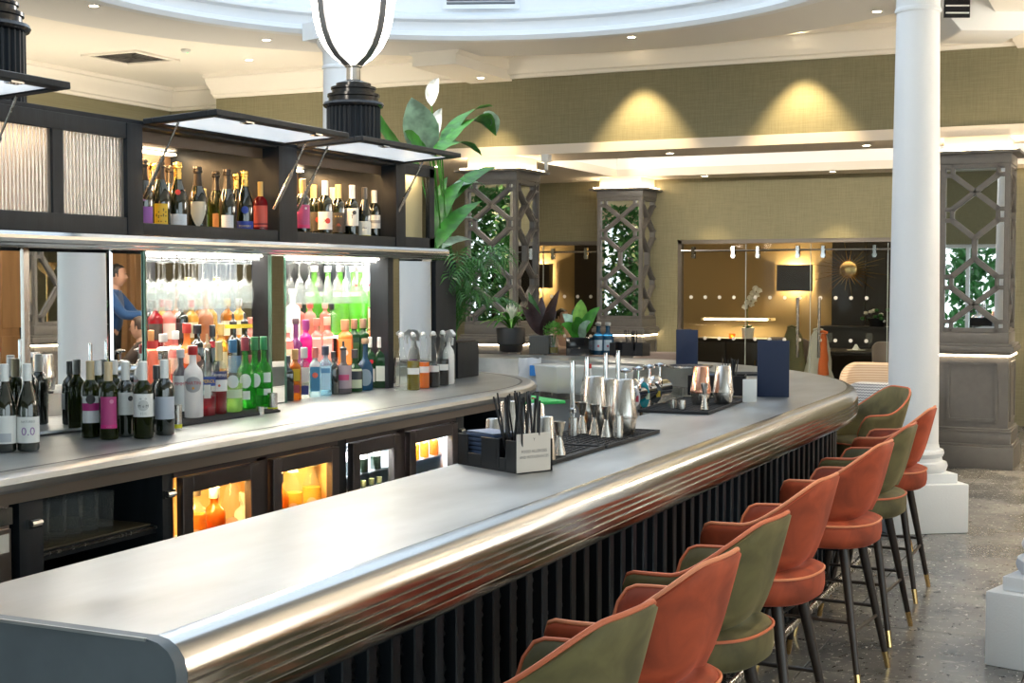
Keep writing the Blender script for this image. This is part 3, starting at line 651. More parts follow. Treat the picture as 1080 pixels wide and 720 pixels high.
open_cupboard(3.48, 4.27, 'black open cupboard with highball glasses near the bar end', (.80, .40))
open_cupboard(6.62, 7.32, 'black open cupboard with glasses at the rounded counter end', (.66, .36))
t = thing('steel_drawer_unit', 'stainless steel drawer front at the far left under the back counter', 'drawer unit', (0, 0, 0))
B().box(XF-.5, 2.5, .05, XF-.005, 3.44, .99).build('body', M('brown_steel', (.33, .28, .25), .3, .9, var=.1), t); B().box(XF-.005, 2.52, .93, XF+.02, 3.43, .985).build('rail', STEEL, t); B().box(XF-.005, 2.52, .1, XF+.012, 3.43, .915).build('drawer_front', M('brown_steel', (.33, .28, .25)), t); B().box(XF+.012, 3.32, .84, XF+.0135, 3.42, .90).build('sticker', STK, t)

# ================================================================== BACK BAR DISPLAY: shelf, mirrors, recesses, upper cabinet
ZSH = 1.91
sh = thing('display_shelf', 'long pewter-edged shelf over the mirrored back bar', 'shelf', (0, 0, 0))
B().prism_y([(-3.93, 1.845), (-3.93, ZSH), (-3.875, ZSH), (-3.855, ZSH-.006), (-3.842, ZSH-.02), (-3.840, ZSH-.033), (-3.848, ZSH-.046), (-3.862, ZSH-.052), (-3.866, ZSH-.058), (-3.88, ZSH-.065)], 2.6, 7.46).build('pewter_nosing', NOSE, sh, angle=25)
B().box(-5.2, 2.6, 1.86, -3.93, 7.46, ZSH-.004).build('board', BLACKWOOD, sh)
bbk = thing('back_bar_frame', 'black and mirror-edged frame holding the bottle recesses', 'back bar', (0, 0, 0))
B().box(-5.2, 2.6, 1.10, -4.50, 7.5, 1.855).build('core', BLACK, bbk, smooth=False)
XM = -4.02
def mirror_at(y0, y1, rot, label, z0=1.105, z1=1.845):
    """bevel-edged mirror sheet, rotated a little about its middle"""
    c = ((y0+y1)/2); t = thing('wall_mirror', label, 'mirror', (XM, c, 0), rot, 'edged mirrors of the back bar'); h = (y1-y0)/2
    e = .012
    B().rows([[(0, -h, z0), (0, h, z0), (0, h, z1), (0, -h, z1)], [(.006, -h+e, z0+e), (.006, h-e, z0+e), (.006, h-e, z1-e), (.006, -h+e, z1-e)]], closed_u=True).build('bevelled_edge', MIRROR, t, smooth=False)
    B().add([(.006, -h+e, z0+e), (.006, h-e, z0+e), (.006, h-e, z1-e), (.006, -h+e, z1-e)], [(0, 1, 2, 3)]).build('mirror_face', MIRROR, t, smooth=False)
    B().box(-.02, -h, z0, -.001, h, z1).build('backing', BLACK, t)
    return t
mirror_at(2.7, 4.17, MR1, 'large edged mirror at the far left behind the screw-cap wine')
mirror_at(4.20, 4.63, MR2, 'narrow edged mirror reflecting a white column')
mirror_at(4.68, 4.88, MR3, 'slim edged mirror reflecting a man in a blue jumper')
mirror_at(7.17, 7.53, MR4, 'narrow edged mirror behind the swing-top bottles')
GE = glass('green_glass_edge', (.55, .8, .68), .3)
# recess linings
XB = -4.47
def recess(y0, y1, nm):
    B().box(XB-.02, y0, 1.10, XB, y1, 1.855).build('recess_back_mirror', MIRROR, bbk, smooth=False)
    B().box(XB, y0-.015, 1.10, XM+.01, y0, 1.855).build('recess_side', MIRROR, bbk, smooth=False); B().box(XB, y1, 1.10, XM+.01, y1+.015, 1.855).build('recess_side', MIRROR, bbk, smooth=False)
    s = B().box(XB, y0, 1.845, XM, y1, 1.855).build('recess_top', PLASTICW, bbk)
    st = B()
    for x in (XB+.03, XM-.05): st.box(x-.012, y0+.01, 1.836, x+.012, y1-.01, 1.843)
    st.build('light_strip', LEDC, s)
    for (xa, z_) in ((-4.17, 1.225), (-4.31, 1.40)):
        g = B().box(XB, y0+.005, z_-.008, xa, y1-.005, z_).build('glass_step', glass('shelf_glass', (.93, .97, .95), .12), bbk)
        B().box(XB+.004, y0+.01, z_-.024, XB+.02, y1-.01, z_-.012).build('light_strip', LEDC, g)
    light('recess_led', 'AREA', (-4.12, (y0+y1)/2, 1.83), 10.0, (1, .93, .8), y1-y0-.1, (0, 0, pi/2), .1)
    light('recess_led_back', 'AREA', (-4.40, (y0+y1)/2, 1.83), 8.0, (1, .92, .8), y1-y0-.1, (0, 0, pi/2), .06)
R1, R2 = (4.90, 5.83), (5.98, 6.98)
recess(4.90, 7.44, 'one')
# pier between the recesses: mirror front with green glass edges; black post at the end
B().box(XM-.1, 5.845, 1.10, XM+.006, 5.965, 1.855).build('pier_core', BLACK, bbk, smooth=False); B().box(XM+.006, 5.85, 1.105, XM+.012, 5.96, 1.85).build('mirrored_pier', MIRROR, bbk, smooth=False)
for y in (5.838, 5.967): B().box(XM, y, 1.10, XM+.016, y+.006, 1.855).build('glass_edge', GE, bbk)
for y in (4.64, 4.885): B().box(XM, y, 1.10, XM+.016, y+.006, 1.855).build('glass_edge', GE, bbk)
B().box(XM-.1, 7.0, 1.10, XM+.02, 7.06, 1.855).build('black_post', BLACKWOOD, bbk); B().box(XM-.1, 7.06, 1.10, XM+.005, 7.16, 1.855).build('dark_post', BLACKWOOD, bbk, smooth=False); B().box(XM+.005, 7.07, 1.105, XM+.008, 7.15, 1.85).build('mirror_strip', MIRROR, bbk, smooth=False)
B().box(XM-.02, 4.17, 1.1, XM+.012, 4.20, 1.855).build('joint_strip', STEEL, bbk)
# upper cabinet
uc = thing('display_cabinet', 'black upper cabinet with raised glazed flaps over the shelf', 'cabinet', (0, 0, 0))
XC, Z0, Z1 = -3.95, ZSH, 2.37
LIN = M('warm_cabinet_lining', (.11, .065, .035), .5)
B().box(-5.2, 2.6, Z1, XC, 7.48, Z1+.03).build('top_board', BLACKWOOD, uc, bevel=.004)
B().box(-5.2, 2.6, Z0, XC, 7.47, Z0+.03).build('bottom_board', BLACKWOOD, uc)
B().box(-4.62, 2.6, Z0+.03, -4.60, 7.46, Z1).build('back_board', LIN, uc)
for y0, y1 in ((4.70, 4.80), (5.82, 5.98), (6.99, 7.10)): B().box(-4.6, y0, Z0, XC+.012, y1, Z1+.01).build('upright', BLACKWOOD, uc, bevel=.004)
B().box(XC-.02, 2.6, Z0, XC+.008, 4.72, Z0+.075).build('bottom_rail', BLACKWOOD, uc, bevel=.004); B().box(XC-.02, 2.6, Z1-.055, XC+.008, 4.72, Z1+.01).build('top_rail', BLACKWOOD, uc, bevel=.004)
for y0, y1 in ((4.80, 5.82), (5.98, 6.99)):
    B().box(XC-.02, y0, Z0, XC+.006, y1, Z0+.055).build('bottom_rail', BLACKWOOD, uc, bevel=.004)
    B().box(XC-.1, y0, Z1-.05, XC-.085, y1, Z1).build('inner_rail', LIN, uc)
    B().box(-4.58, y0+.03, Z1-.02, -4.54, y1-.03, Z1-.01).build('light_strip', LEDW, uc)
    B().box(XC-.14, y0+.03, Z1-.016, XC-.125, y1-.03, Z1-.004).build('light_strip', emis('warm_led_dim', (1, .66, .3), 14), uc)
    light('cabinet_led', 'AREA', (XC-.12, (y0+y1)/2, Z1-.02), 8.0, (1, .58, .24), y1-y0-.1, (0, rad(-12), pi/2), .05)
    light('cabinet_led_back', 'AREA', (-4.5, (y0+y1)/2, Z1-.03), 6.5, (1, .58, .24), y1-y0-.1, (0, 0, pi/2), .05)
# end window of the cabinet
B().box(XC-.02, 7.10, Z0, XC+.008, 7.46, Z0+.06).build('bottom_rail', BLACKWOOD, uc); B().box(XC-.02, 7.10, Z1-.04, XC+.008, 7.46, Z1+.01).build('top_rail', BLACKWOOD, uc); B().box(XC-.02, 7.40, Z0, XC+.008, 7.46, Z1+.01).build('end_stile', BLACKWOOD, uc)
B().box(XC-.012, 7.10, Z0+.06, XC-.006, 7.40, Z1-.04).build('pane', PANE, uc)
light('cabinet_led_end', 'AREA', (-3.985, 7.25, Z1-.015), .5, (1, .8, .5), .02, (0, 0, 0), .25)
B().box(-4.03, 7.11, Z0+.03, -4.02, 7.45, Z1).build('end_window_back', M('cream_back', (.62, .52, .34), .6), uc)
# reeded glass at the left
def reeded(y0, y1):
    n = int((y1-y0)/.004); rows = []
    for i in range(n+1):
        y = y0+(y1-y0)*i/n; x = XC-.012+.003*abs(sin(pi*i/5)); rows.append([(x, y, Z0+.07), (x, y, Z1-.05)])
    B().rows(rows).build('reeded_pane', REED, uc, angle=80)
REED = M('reeded_glass', (.62, .50, .40), .5, trans=.85, spec=.6)
reeded(2.7, 4.27); reeded(4.33, 4.70)
B().box(XC-.02, 4.27, Z0+.07, XC+.004, 4.33, Z1-.05).build('mullion', BLACKWOOD, uc)
light('cabinet_led_left', 'AREA', (-4.2, 3.9, Z1-.03), 3.0, (1, .70, .40), 1.5, (0, 0, pi/2), .2)
B().box(-4.56, 2.7, Z0+.03, -4.55, 4.68, Z1).build('cream_lining', M('cream_back', (.62, .52, .34)), uc)
# flaps: framed frosted glass, hinged at the cabinet top and held up by gas struts
FROST = glass('frosted_flap_glass', (.9, .94, .98), .96, rough=.25, bodycol=(.97, .985, 1.0), trl=.85)
def flap(y0, y1):
    f = thing_part('flap', uc); p = Vector((XC+.005, 0, Z1+.012)); q = Vector((-3.56, 0, 2.405)); d = (q-p).normalized(); n = Vector((-d.z, 0, d.x)); L_ = (q-p).length
    def P(s, y, h): v = p+d*s+n*h; return (v.x, y, v.z)
    def blk(b, s0, s1, ya, yb, h0, h1):
        b.add([P(s0, ya, h0), P(s1, ya, h0), P(s1, yb, h0), P(s0, yb, h0), P(s0, ya, h1), P(s1, ya, h1), P(s1, yb, h1), P(s0, yb, h1)], [(0,3,2,1),(4,5,6,7),(0,1,5,4),(1,2,6,5),(2,3,7,6),(3,0,4,7)]); return b
    b = B(); fw = .05
    blk(b, 0, fw, y0, y1, 0, .026); blk(b, L_-fw, L_, y0, y1, 0, .026); blk(b, fw, L_-fw, y0, y0+fw, 0, .026); blk(b, fw, L_-fw, y1-fw, y1, 0, .026)
    b.build('frame', BLACKWOOD, f, bevel=.003, seg=1)
    blk(B(), fw, L_-fw, y0+fw, y1-fw, .006, .012).build('frosted_pane', FROST, f)
    for y in (y0+.25, y1-.25): blk(B(), L_-.045, L_-.01, y-.03, y+.03, -.008, 0).build('catch', CHROME, f)
    for y in (y0+.035, y1-.035):
        a, c = Vector((XC-.02, y, Z0+.16)), Vector(P(.16, y, -.004)); m_ = a+(c-a)*.55
        B().tube([a, m_], .010, 8).tube([m_, c], .005, 8).build('gas_strut', STEEL, f)
    return f
flap(4.81, 5.86); flap(5.99, 7.06); flap(3.05, 3.95)
# end board and planter box on the counter
t = thing('end_board', 'tall black upright board at the end of the back bar', 'board', (-4.06, 7.68, 1.10)); B().box(-.08, -.13, 0, .08, .14, .735).build('board_body', BLACKWOOD, t, bevel=.005); B().box(-.085, -.135, .735, .085, .145, .742).build('board_cap', BLACKWOOD, t)
B().box(-4.6, 7.47, 1.10, -4.4, 7.5, 1.9).build('end_cheek', BLACKWOOD, bbk)

# ================================================================== URN LAMPS ON THE CABINET
OPAL = M('opal_glass', (.95, .95, .93), .3, emit=9., ecol=(1, .90, .76))
def urn_lamp(x, y, label):
    t = thing('urn_lamp', label, 'lamp', (x, y, Z1+.03), 0, 'opal urn lamps on the display cabinet')
    n = 32; b = B(); prof = []
    rows = []
    for i in range(n*4):
        a = 2*pi*i/(n*4); r = .155 + .008*(1 if (i % 4) in (0, 1) else -.6)
        rows.append([(r*cos(a), r*sin(a), 0), (r*cos(a), r*sin(a), .36)])
    B().rows(rows, closed_v=True).build('fluted_drum', BLACKWOOD, t, smooth=False)
    B().lathe([(.158, .355), (.178, .362), (.185, .375), (.178, .39), (.15, .395), (.15, .42), (.158, .425), (.158, .44), (.13, .445), (.13, .465), (.137, .47), (.137, .482), (.105, .487), (.105, .505), (.07, .515), (.035, .53)], 36).build('stepped_cap', M('black_gloss', (.012, .012, .013), .18), t)
    B().lathe([(.042, .52), (.042, .60), (.052, .605), (.052, .615), (.03, .62)], 24).build('stem', STEEL, t)
    pr = [(.0, .615), (.06, .625), (.12, .66), (.175, .72), (.215, .80), (.238, .89), (.25, .98), (.262, 1.07), (.285, 1.16), (.32, 1.24), (.36, 1.30), (.34, 1.33), (.0, 1.36)]
    B().lathe(pr, 40).build('opal_bowl', OPAL, t, angle=60)
    for k in range(4):
        a = rad(-16)+k*pi/2; rows = []
        for r, z_ in [(.04, .612)]+pr[1:11]:
            rr = r+.006; w_ = .026/max(rr, .05)
            rows.append([((rr)*cos(a+s*w_), (rr)*sin(a+s*w_), z_) for s in (-1, -.3, .3, 1)] + [((rr+.012)*cos(a+s*w_*.9), (rr+.012)*sin(a+s*w_*.9), z_) for s in (1, .3, -.3, -1)])
        B().rows(rows, closed_u=True, cap=True).build('metal_band', M('dull_band_metal', (.16, .16, .165), .5, .5), t)
    return t
urn_lamp(-4.44, 7.36, 'large opal urn lamp with metal bands on a black fluted drum')
urn_lamp(-4.48, 4.46, 'opal urn lamp cut by the picture edge above the reeded cabinet')
# ================================================================== BOTTLES
def C(*a): return tuple(a)
DKG = M('dark_bottle_glass', (.008, .012, .007), .06, coat=.6, spec=.7)
OLG = glass('olive_bottle_glass', (.16, .20, .03), .35, bodycol=(.05, .07, .01))
GRG = glass('bright_green_glass', (.25, .75, .22), .30, bodycol=(.05, .45, .06))
LIMEG = glass('lime_green_glass', (.62, .95, .45), .35, bodycol=(.35, .8, .15))
_gl = {'dark': DKG, 'olive': OLG, 'green': GRG, 'lime': LIMEG, 'clear': GLASS}
def tint(name, col, body=.35):
    if name not in _gl: _gl[name] = glass('glass_'+name, col, body, bodycol=col)
    return _gl[name]
tint('amber', (.75, .36, .06)); tint('orange', (1., .38, .10), .6); tint('pink', (1., .50, .45), .4); tint('magenta', (.85, .03, .40), .75); tint('purple', (.34, .10, .30), .6)
tint('blue', (.55, .80, .95), .25); tint('deepblue', (.08, .25, .42), .4); tint('copper', (.55, .27, .15), .9); tint('rose', (.95, .45, .35), .4); tint('gold', (.9, .62, .15), .4); tint('dgreen', (.03, .14, .04), .6)
tint('white', (.92, .92, .92), .9); tint('paleblue', (.75, .9, .95), .3); tint('red', (.5, .02, .03), .6); tint('smoke', (.25, .24, .26), .6)
def shade(col, rough=.5): return M('paint_%02x%02x%02x' % tuple(int(c*255) for c in col), col, rough)
LIQ = {'red': glass('red_liquid', (.35, .01, .015), .5), 'dark': M('dark_liquid', (.012, .006, .006), .1), 'olive': glass('oil_liquid', (.42, .34, .03), .6), 'orange': glass('orange_liquid', (1., .32, .02), .85), 'amber': glass('amber_liquid', (.85, .45, .08), .5), 'clear': glass('clear_liquid', (.93, .95, .93), .08), 'green': glass('green_liquid', (.55, .75, .30), .4), 'yellow': glass('yellow_liquid', (.95, .72, .12), .55), 'crimson': glass('crimson_liquid', (.45, .03, .05), .45)}
PROF = {  # (radius fraction, height fraction)
 'bordeaux': [(.0, .012), (.82, 0), (.97, .012), (1., .03), (1., .60), (.97, .645), (.86, .69), (.62, .73), (.42, .765), (.37, .80), (.365, .955), (.41, .957), (.41, .985), (.36, .988), (.36, 1.)],
 'burgundy': [(.0, .012), (.82, 0), (.97, .012), (1., .03), (1., .46), (.96, .52), (.86, .59), (.70, .66), (.52, .73), (.40, .79), (.34, .84), (.34, .955), (.38, .957), (.38, .985), (.34, 1.)],
 'champagne': [(.0, .015), (.82, 0), (.97, .012), (1., .03), (1., .42), (.97, .50), (.88, .57), (.70, .65), (.50, .73), (.38, .80), (.33, .86), (.33, .94), (.42, .945), (.42, .965), (.33, .97), (.33, 1.)],
 'spirit': [(.0, .012), (.85, 0), (.98, .01), (1., .03), (1., .58), (.97, .62), (.85, .67), (.60, .71), (.42, .74), (.36, .77), (.36, .93), (.42, .935), (.42, .965), (.36, 1.)],
 'round': [(.0, .01), (.80, 0), (.97, .015), (1., .04), (1., .44), (.96, .50), (.84, .56), (.62, .61), (.42, .65), (.33, .70), (.32, .95), (.38, .955), (.38, .985), (.32, 1.)],
 'carafe': [(.0, .012), (.9, 0), (1., .012), (1., .45), (.95, .52), (.82, .60), (.62, .70), (.44, .79), (.36, .85), (.35, .93), (.43, .935), (.43, .97), (.36, .975), (.36, 1.)],
}
_mesh = {}
def square_bottle(r, h, k=.82):
    """square-shouldered bottle: rounded square rising to a round neck"""
    rows = []
    for fr, fz, sq in ((.0, .005, 1), (.92, 0, 1), (1., .02, 1), (1., .60, 1), (.96, .65, .9), (.75, .70, .6), (.42, .74, .2), (.36, .77, 0), (.36, .93, 0), (.44, .935, 0), (.44, .97, 0), (.36, 1., 0)):
        row = []
        for i in range(24):
            a = 2*pi*i/24; cc, ss = cos(a), sin(a); q = (abs(cc)**6+abs(ss)**6)**(-1/6); rr = r*fr*(1*(1-sq)+q*k*sq*1.08)
            row.append((rr*cc, rr*ss, h*fz))
        rows.append(row)
    return B().rows(rows, closed_u=True)
def patch(r, a0, a1, z0, z1, n=10, shape=None):
    rows = []
    for i in range(n+1):
        a = a0+(a1-a0)*i/n
        lo, hi = z0, z1
        if shape == 'shield': t_ = abs(i/n-.5)*2; lo = z0+(z1-z0)*.55*t_**1.5
        if shape == 'oval': t_ = abs(i/n-.5)*2; m_ = (z0+z1)/2; hh = (z1-z0)/2*sqrt(max(0, 1-t_*t_)); lo, hi = m_-hh, m_+hh
        rows.append([(r*cos(a), r*sin(a), lo), (r*cos(a), r*sin(a), hi)])
    return B().rows(rows)
def lettering(par, s, size, r, az, z, mat, flat=None):
    """words bent round a bottle of radius r, facing azimuth az"""
    v, f = text_geo(s, size); vv = []
    for x, y, _ in v:
        a = az + x/r; vv.append((r*cos(a), r*sin(a), z+y))
    o = B().add(vv, f).build('lettering', mat, par, smooth=False); return o
def bottle(x, y, z, kind, h, r, gl, label, cap=(.02, .02, .02), capr=None, caph=.18, capstyle='capsule', lab=None, lab2=None, dot=None, txt=(), fill=None, group=None, yaw=None, body=None, name='bottle', cat='bottle'):
    """lab=(colour, z0, z1, half-width deg[, shape]) as fractions of h; txt=[(string,size,zfrac,colour)]"""
    t = thing(name, label, cat, (x, y, z), 0, group)
    az = (math.atan2(-y, -x) if yaw is None else yaw)
    gm = _gl[gl] if isinstance(gl, str) else gl
    key = (kind, h, r, gm.name)
    if key not in _mesh:
        _mesh[key] = (square_bottle(r, h) if kind == 'square' else B().lathe([(a*r, b*h) for a, b in PROF[kind]], 24)).mesh('glass_body', gm, angle=50)
    bo = put('glass_body', _mesh[key], t)
    if kind == 'square': bo.rotation_euler[2] = az
    nr = {'bordeaux': .41, 'burgundy': .38, 'champagne': .42, 'spirit': .42, 'round': .38, 'carafe': .43, 'square': .44}[kind]*r+.0012
    if cap is not None:
        m_ = cap if not isinstance(cap, tuple) else M('cap_%02x%02x%02x' % tuple(int(c*255) for c in cap), cap, .35, coat=.3)
        kk = ('cap', round(nr, 4), h, caph, capstyle, m_.name)
        if kk not in _mesh:
            if capstyle == 'capsule': pr = [(nr, h*(1-caph)), (nr, h*1.004), (nr*.8, h*1.01), (0, h*1.01)]
            elif capstyle == 'foil': pr = [(nr*1.05+.003, h*(1-caph)), (nr*.92, h*(1-caph*.6)), (nr*.86, h*.93), (nr*1.12, h*.94), (nr*1.15, h*.965), (nr*.98, h*.975), (nr*1.08, h*1.0), (nr*.9, h*1.03), (0, h*1.04)]
            elif capstyle == 'stopper': pr = [(nr*.9, h*.965), (nr*1.1, h*.985), (nr*1.15, h*1.06), (nr*1.0, h*1.08), (0, h*1.085)]
            elif capstyle == 'pourer': pr = [(nr, h*.95), (nr, h*1.0), (nr*.7, h*1.01), (nr*.35, h*1.04), (nr*.3, h*1.14), (0, h*1.15)]
            elif capstyle == 'screw': pr = [(nr*1.04, h*(1-caph)), (nr*1.08, h*(1-caph*.95)), (nr*1.08, h*1.002), (nr*.9, h*1.01), (0, h*1.01)]
            _mesh[kk] = B().lathe(pr, 18).mesh('cap', m_)
        put('cap', _mesh[kk], t)
    R_ = r*(1.004 if kind != 'square' else .90)+.0006
    if kind == 'square':
        # flat label on the face turned to the camera
        def flat(c, z0, z1, w_, nm, out):
            e = r*.885*1.0+out; B().add([(e, -w_*r, z0*h), (e, w_*r, z0*h), (e, w_*r, z1*h), (e, -w_*r, z1*h)], [(0, 1, 2, 3)]).xf(Matrix.Rotation(az, 4, 'Z')).build(nm, shade(c), t, smooth=False)
        if lab: flat(lab[0], lab[1], lab[2], .70, 'label', .002)
        if lab2: flat(lab2[0], lab2[1], lab2[2], .62, 'label_band', .003)
        for s, size, zf, c in txt:
            v, f = text_geo(s, size); e = r*.885+.004
            B().add([(e, p[0], zf*h+p[1]) for p in v], f).xf(Matrix.Rotation(az, 4, 'Z')).build('lettering', shade(c), t, smooth=False)
        if dot:
            e = r*.885+.004; B().add([(e, dot[1]*r*cos(2*pi*i/14), dot[2]*h+dot[1]*r*sin(2*pi*i/14)) for i in range(14)], [tuple(range(14))]).xf(Matrix.Rotation(az, 4, 'Z')).build('emblem', shade(dot[0]), t, smooth=False)
    else:
        if lab: patch(R_, az-rad(lab[3]), az+rad(lab[3]), lab[1]*h, lab[2]*h, shape=lab[4] if len(lab) > 4 else None).build('label', shade(lab[0]), t)
        if lab2: patch(R_+.0006, az-rad(lab2[3]), az+rad(lab2[3]), lab2[1]*h, lab2[2]*h, shape=lab2[4] if len(lab2) > 4 else None).build('label_band', shade(lab2[0]), t)
        if dot: patch(R_+.0010, az-dot[1]+(dot[3] if len(dot) > 3 else 0), az+dot[1]+(dot[3] if len(dot) > 3 else 0), dot[2]*h-dot[1]*r, dot[2]*h+dot[1]*r, shape='oval').build('emblem', shade(dot[0]), t)
        for s, size, zf, c in txt: lettering(t, s, size, R_+.0012, az, zf*h, shade(c))
    if fill:
        lc, lv = fill; kk = ('liq', kind, h, r, lc, lv)
        if kk not in _mesh:
            if kind == 'square': bb = square_bottle(r*.93, h*lv/.60*.93)
            pr = [(a*r*.93, b*h) for a, b in PROF.get(kind, PROF['spirit']) if b < lv]; last = pr[-1][0]
            if kind == 'square': pr = [(0, .01*h), (r*.80, .01*h), (r*.80, lv*h)]; last = r*.80
            pr += [(last, lv*h), (0, lv*h)]; pr[0] = (0, .02*h)
            _mesh[kk] = B().lathe(pr, 20).mesh('liquid', LIQ[lc])
        put('liquid', _mesh[kk], t)
    return t
W_, K_, GD, SLV = (.80, .80, .77), (.015, .015, .018), (.62, .42, .12), (.6, .6, .62)
def on_counter(px, py, z=1.10): p = on_z(px, py, z); return p.x, p.y, z

g = 'wine bottles standing on the back counter'
x, y, z = on_counter(6, 476); bottle(x, y, z, 'burgundy', .315, .038, 'dark', 'dark wine bottle with white screw cap cut by the left picture edge', W_, caph=.19, lab=(W_, .10, .42, 80), lab2=((.5, .52, .55), .12, .22, 30), group=g)
x, y, z = on_counter(30, 475); bottle(x, y, z, 'burgundy', .315, .039, 'dark', 'dark wine bottle with white screw cap and a label reading 0.0', W_, caph=.19, lab=(W_, .10, .40, 85), txt=(('NATUREO', .011, .345, (.25, .25, .25)), ('0.0', .042, .23, (.33, .18, .42))), group=g)
x, y, z = on_counter(96, 461); bottle(x, y, z, 'bordeaux', .30, .037, 'olive', 'green wine bottle with tan capsule and black, magenta and white label', (.55, .42, .22), caph=.24, lab=((.75, .75, .76), .20, .55, 55), lab2=((.42, .02, .18), .36, .46, 55), dot=((.03, .03, .03), .5, .51), group=g, fill=('dark', .55))
x, y, z = on_counter(115, 463); bottle(x, y, z, 'bordeaux', .30, .037, 'olive', 'green wine bottle with tan capsule and tall magenta label', (.60, .44, .24), caph=.26, capstyle='capsule', lab=((.46, .05, .20), .17, .56, 52), lab2=((.60, .03, .22), .15, .20, 52), txt=(('- - -', .012, .175, W_),), dot=((.62, .22, .36), .22, .50, .3), group=g, fill=('dark', .55))
x, y, z = on_counter(133, 460); bottle(x, y, z, 'bordeaux', .295, .037, 'dark', 'dark wine bottle with white capsule and half-hidden white label beside the sketch label', W_, caph=.25, lab=(W_, .30, .60, 60), dot=((.05, .05, .05), .28, .52, .5), group=g)
x, y, z = on_counter(151.5, 462); bottle(x, y, z, 'bordeaux', .30, .0385, 'olive', 'wine bottle with white capsule and an inked animal sketch on its white label', W_, caph=.25, lab=(W_, .29, .59, 75), dot=((.55, .55, .53), .55, .44), txt=(('M o M', .016, .43, (.03, .03, .03)), ('| | | |', .012, .34, (.1, .1, .1)), ('o   o', .014, .53, (.03, .03, .03))), group=g, fill=('dark', .62))
x, y, z = on_counter(174, 458.5); bottle(x, y, z, 'bordeaux', .30, .038, 'dark', 'dark wine bottle with plain pale grey label and black and white cap', W_, caph=.26, lab=((.50, .54, .62), .22, .52, 78), group=g)
x, y, z = on_counter(104, 455); bottle(x, y, z, 'bordeaux', .29, .036, 'olive', 'green wine bottle with white cap peeping out behind the magenta label', W_, caph=.2, group=g)
x, y, z = on_counter(121, 452); bottle(x, y, z, 'bordeaux', .285, .036, 'olive', 'wine bottle with white cap against the mirror, mostly hidden', W_, caph=.2, group=g)
x, y, z = on_counter(166, 455); bottle(x, y, z, 'bordeaux', .27, .036, 'dark', 'dark wine bottle behind the pale grey label', (.02, .02, .02), caph=.2, lab=(W_, .25, .5, 60), group=g)

# rubber mat and the vermouths on it
pm = [on_z(px, py, 1.10) for px, py in ((183, 456), (287, 436), (262, 431), (183, 446))]
t = thing('bar_mat', 'ribbed black rubber mat on the back counter under the vermouth bottles', 'bar mat', (-3.88, 5.12, 1.10)); B().box(-.13, -.42, 0, .13, .42, .010).build('mat_base', RUBBER, t, bevel=.003)
for k in range(9): B().box(-.12+k*.029, -.41, .010, -.12+k*.029+.012, .41, .014).build('ridge', RUBBER, t)
g = 'aperitif bottles on the back counter mat'; zm = 1.114
def V(px, py, *a, **k): p = on_z(px, py, k.pop('z', zm)); k.setdefault('group', g); return bottle(p.x, p.y, k.pop('zz', zm), *a, **k)
V(191, 440, 'spirit', .30, .036, 'smoke', 'aperitif bottle with white label starting with red PI', (.75, .75, .75), caph=.12, capstyle='screw', lab=(W_, .10, .62, 70), lab2=(K_, .02, .10, 80), txt=(("PIMM'S", .020, .50, (.55, .02, .04)),), fill=('dark', .4))
V(204, 440, 'spirit', .315, .044, 'white', 'frosted white vermouth bottle with grey oval label and red cap', (.55, .03, .03), caph=.12, capstyle='screw', lab=((.42, .42, .43), .36, .58, 50, 'oval'), dot=((.75, .33, .05), .13, .42), txt=(('MARTINI', .020, .49, (.45, .01, .03)),))
V(219, 438, 'spirit', .32, .038, 'clear', 'clear bitter bottle with red liquid and slanted blue label', (.72, .52, .28), caph=.16, capstyle='pourer', lab=((.02, .06, .28), .42, .55, 70), lab2=((.7, .68, .62), .25, .44, 22), txt=(('APEROL', .022, .485, (.85, .55, .05)),), fill=('crimson', .28))
V(231.5, 436, 'spirit', .325, .036, 'clear', 'clear bottle of dark red bitter with navy and white label', (.62, .48, .22), caph=.26, lab=(W_, .32, .50, 75), lab2=((.02, .03, .12), .48, .60, 75), txt=(('CAMPARI', .020, .54, W_),), dot=((.6, .1, .03), .16, .40), fill=('red', .36))
V(246, 434, 'round', .33, .046, 'clear', 'round clear vermouth bottle with pale green label and blue cap', (.05, .18, .34), caph=.17, capstyle='screw', lab=((.62, .72, .50), .20, .32, 60), lab2=((.72, .76, .72), .34, .52, 34, 'oval'), fill=('green', .40))
V(259, 431, 'round', .335, .042, 'green', 'bright green vermouth bottle with red cap and oval label', (.30, .04, .06), caph=.18, capstyle='screw', lab=((.72, .74, .70), .30, .50, 40, 'oval'), lab2=(W_, .14, .26, 30))
V(269, 430, 'round', .335, .042, 'green', 'bright green vermouth bottle with green cap in the middle of three', (.03, .22, .07), caph=.18, capstyle='screw', lab=((.72, .74, .70), .30, .50, 40, 'oval'))
V(278.5, 429, 'round', .335, .042, 'green', 'bright green vermouth bottle with green cap next to the mirrored post', (.03, .26, .09), caph=.18, capstyle='screw', lab=((.70, .72, .70), .36, .50, 50), lab2=(W_, .18, .27, 50))
# measuring tins
def tin(px, py, h, r, label, band=None, z=1.10, name='measuring_tin'):
    p = on_z(px, py, z); t = thing(name, label, 'measure', (p.x, p.y, z)); B().lathe([(r, 0), (r, h), (r-.002, h), (r-.003, .01), (0, .008)], 24).build('cup', STEEL, t)
    if band: B().lathe([(r+.0008, .004), (r+.0008, h*.2)], 24, cap=False).build('colour_band', shade(band, .4), t)
    return t
tin(187, 452, .10, .020, 'tall steel measuring tin with a yellow band beside the wine bottles', (.75, .72, .02)); tin(274.5, 437, .036, .018, 'small plain steel thimble measure on the mat end', z=1.10); tin(287.5, 433, .085, .024, 'steel measuring tin with a yellow band in front of the mirrored post', (.75, .72, .02))

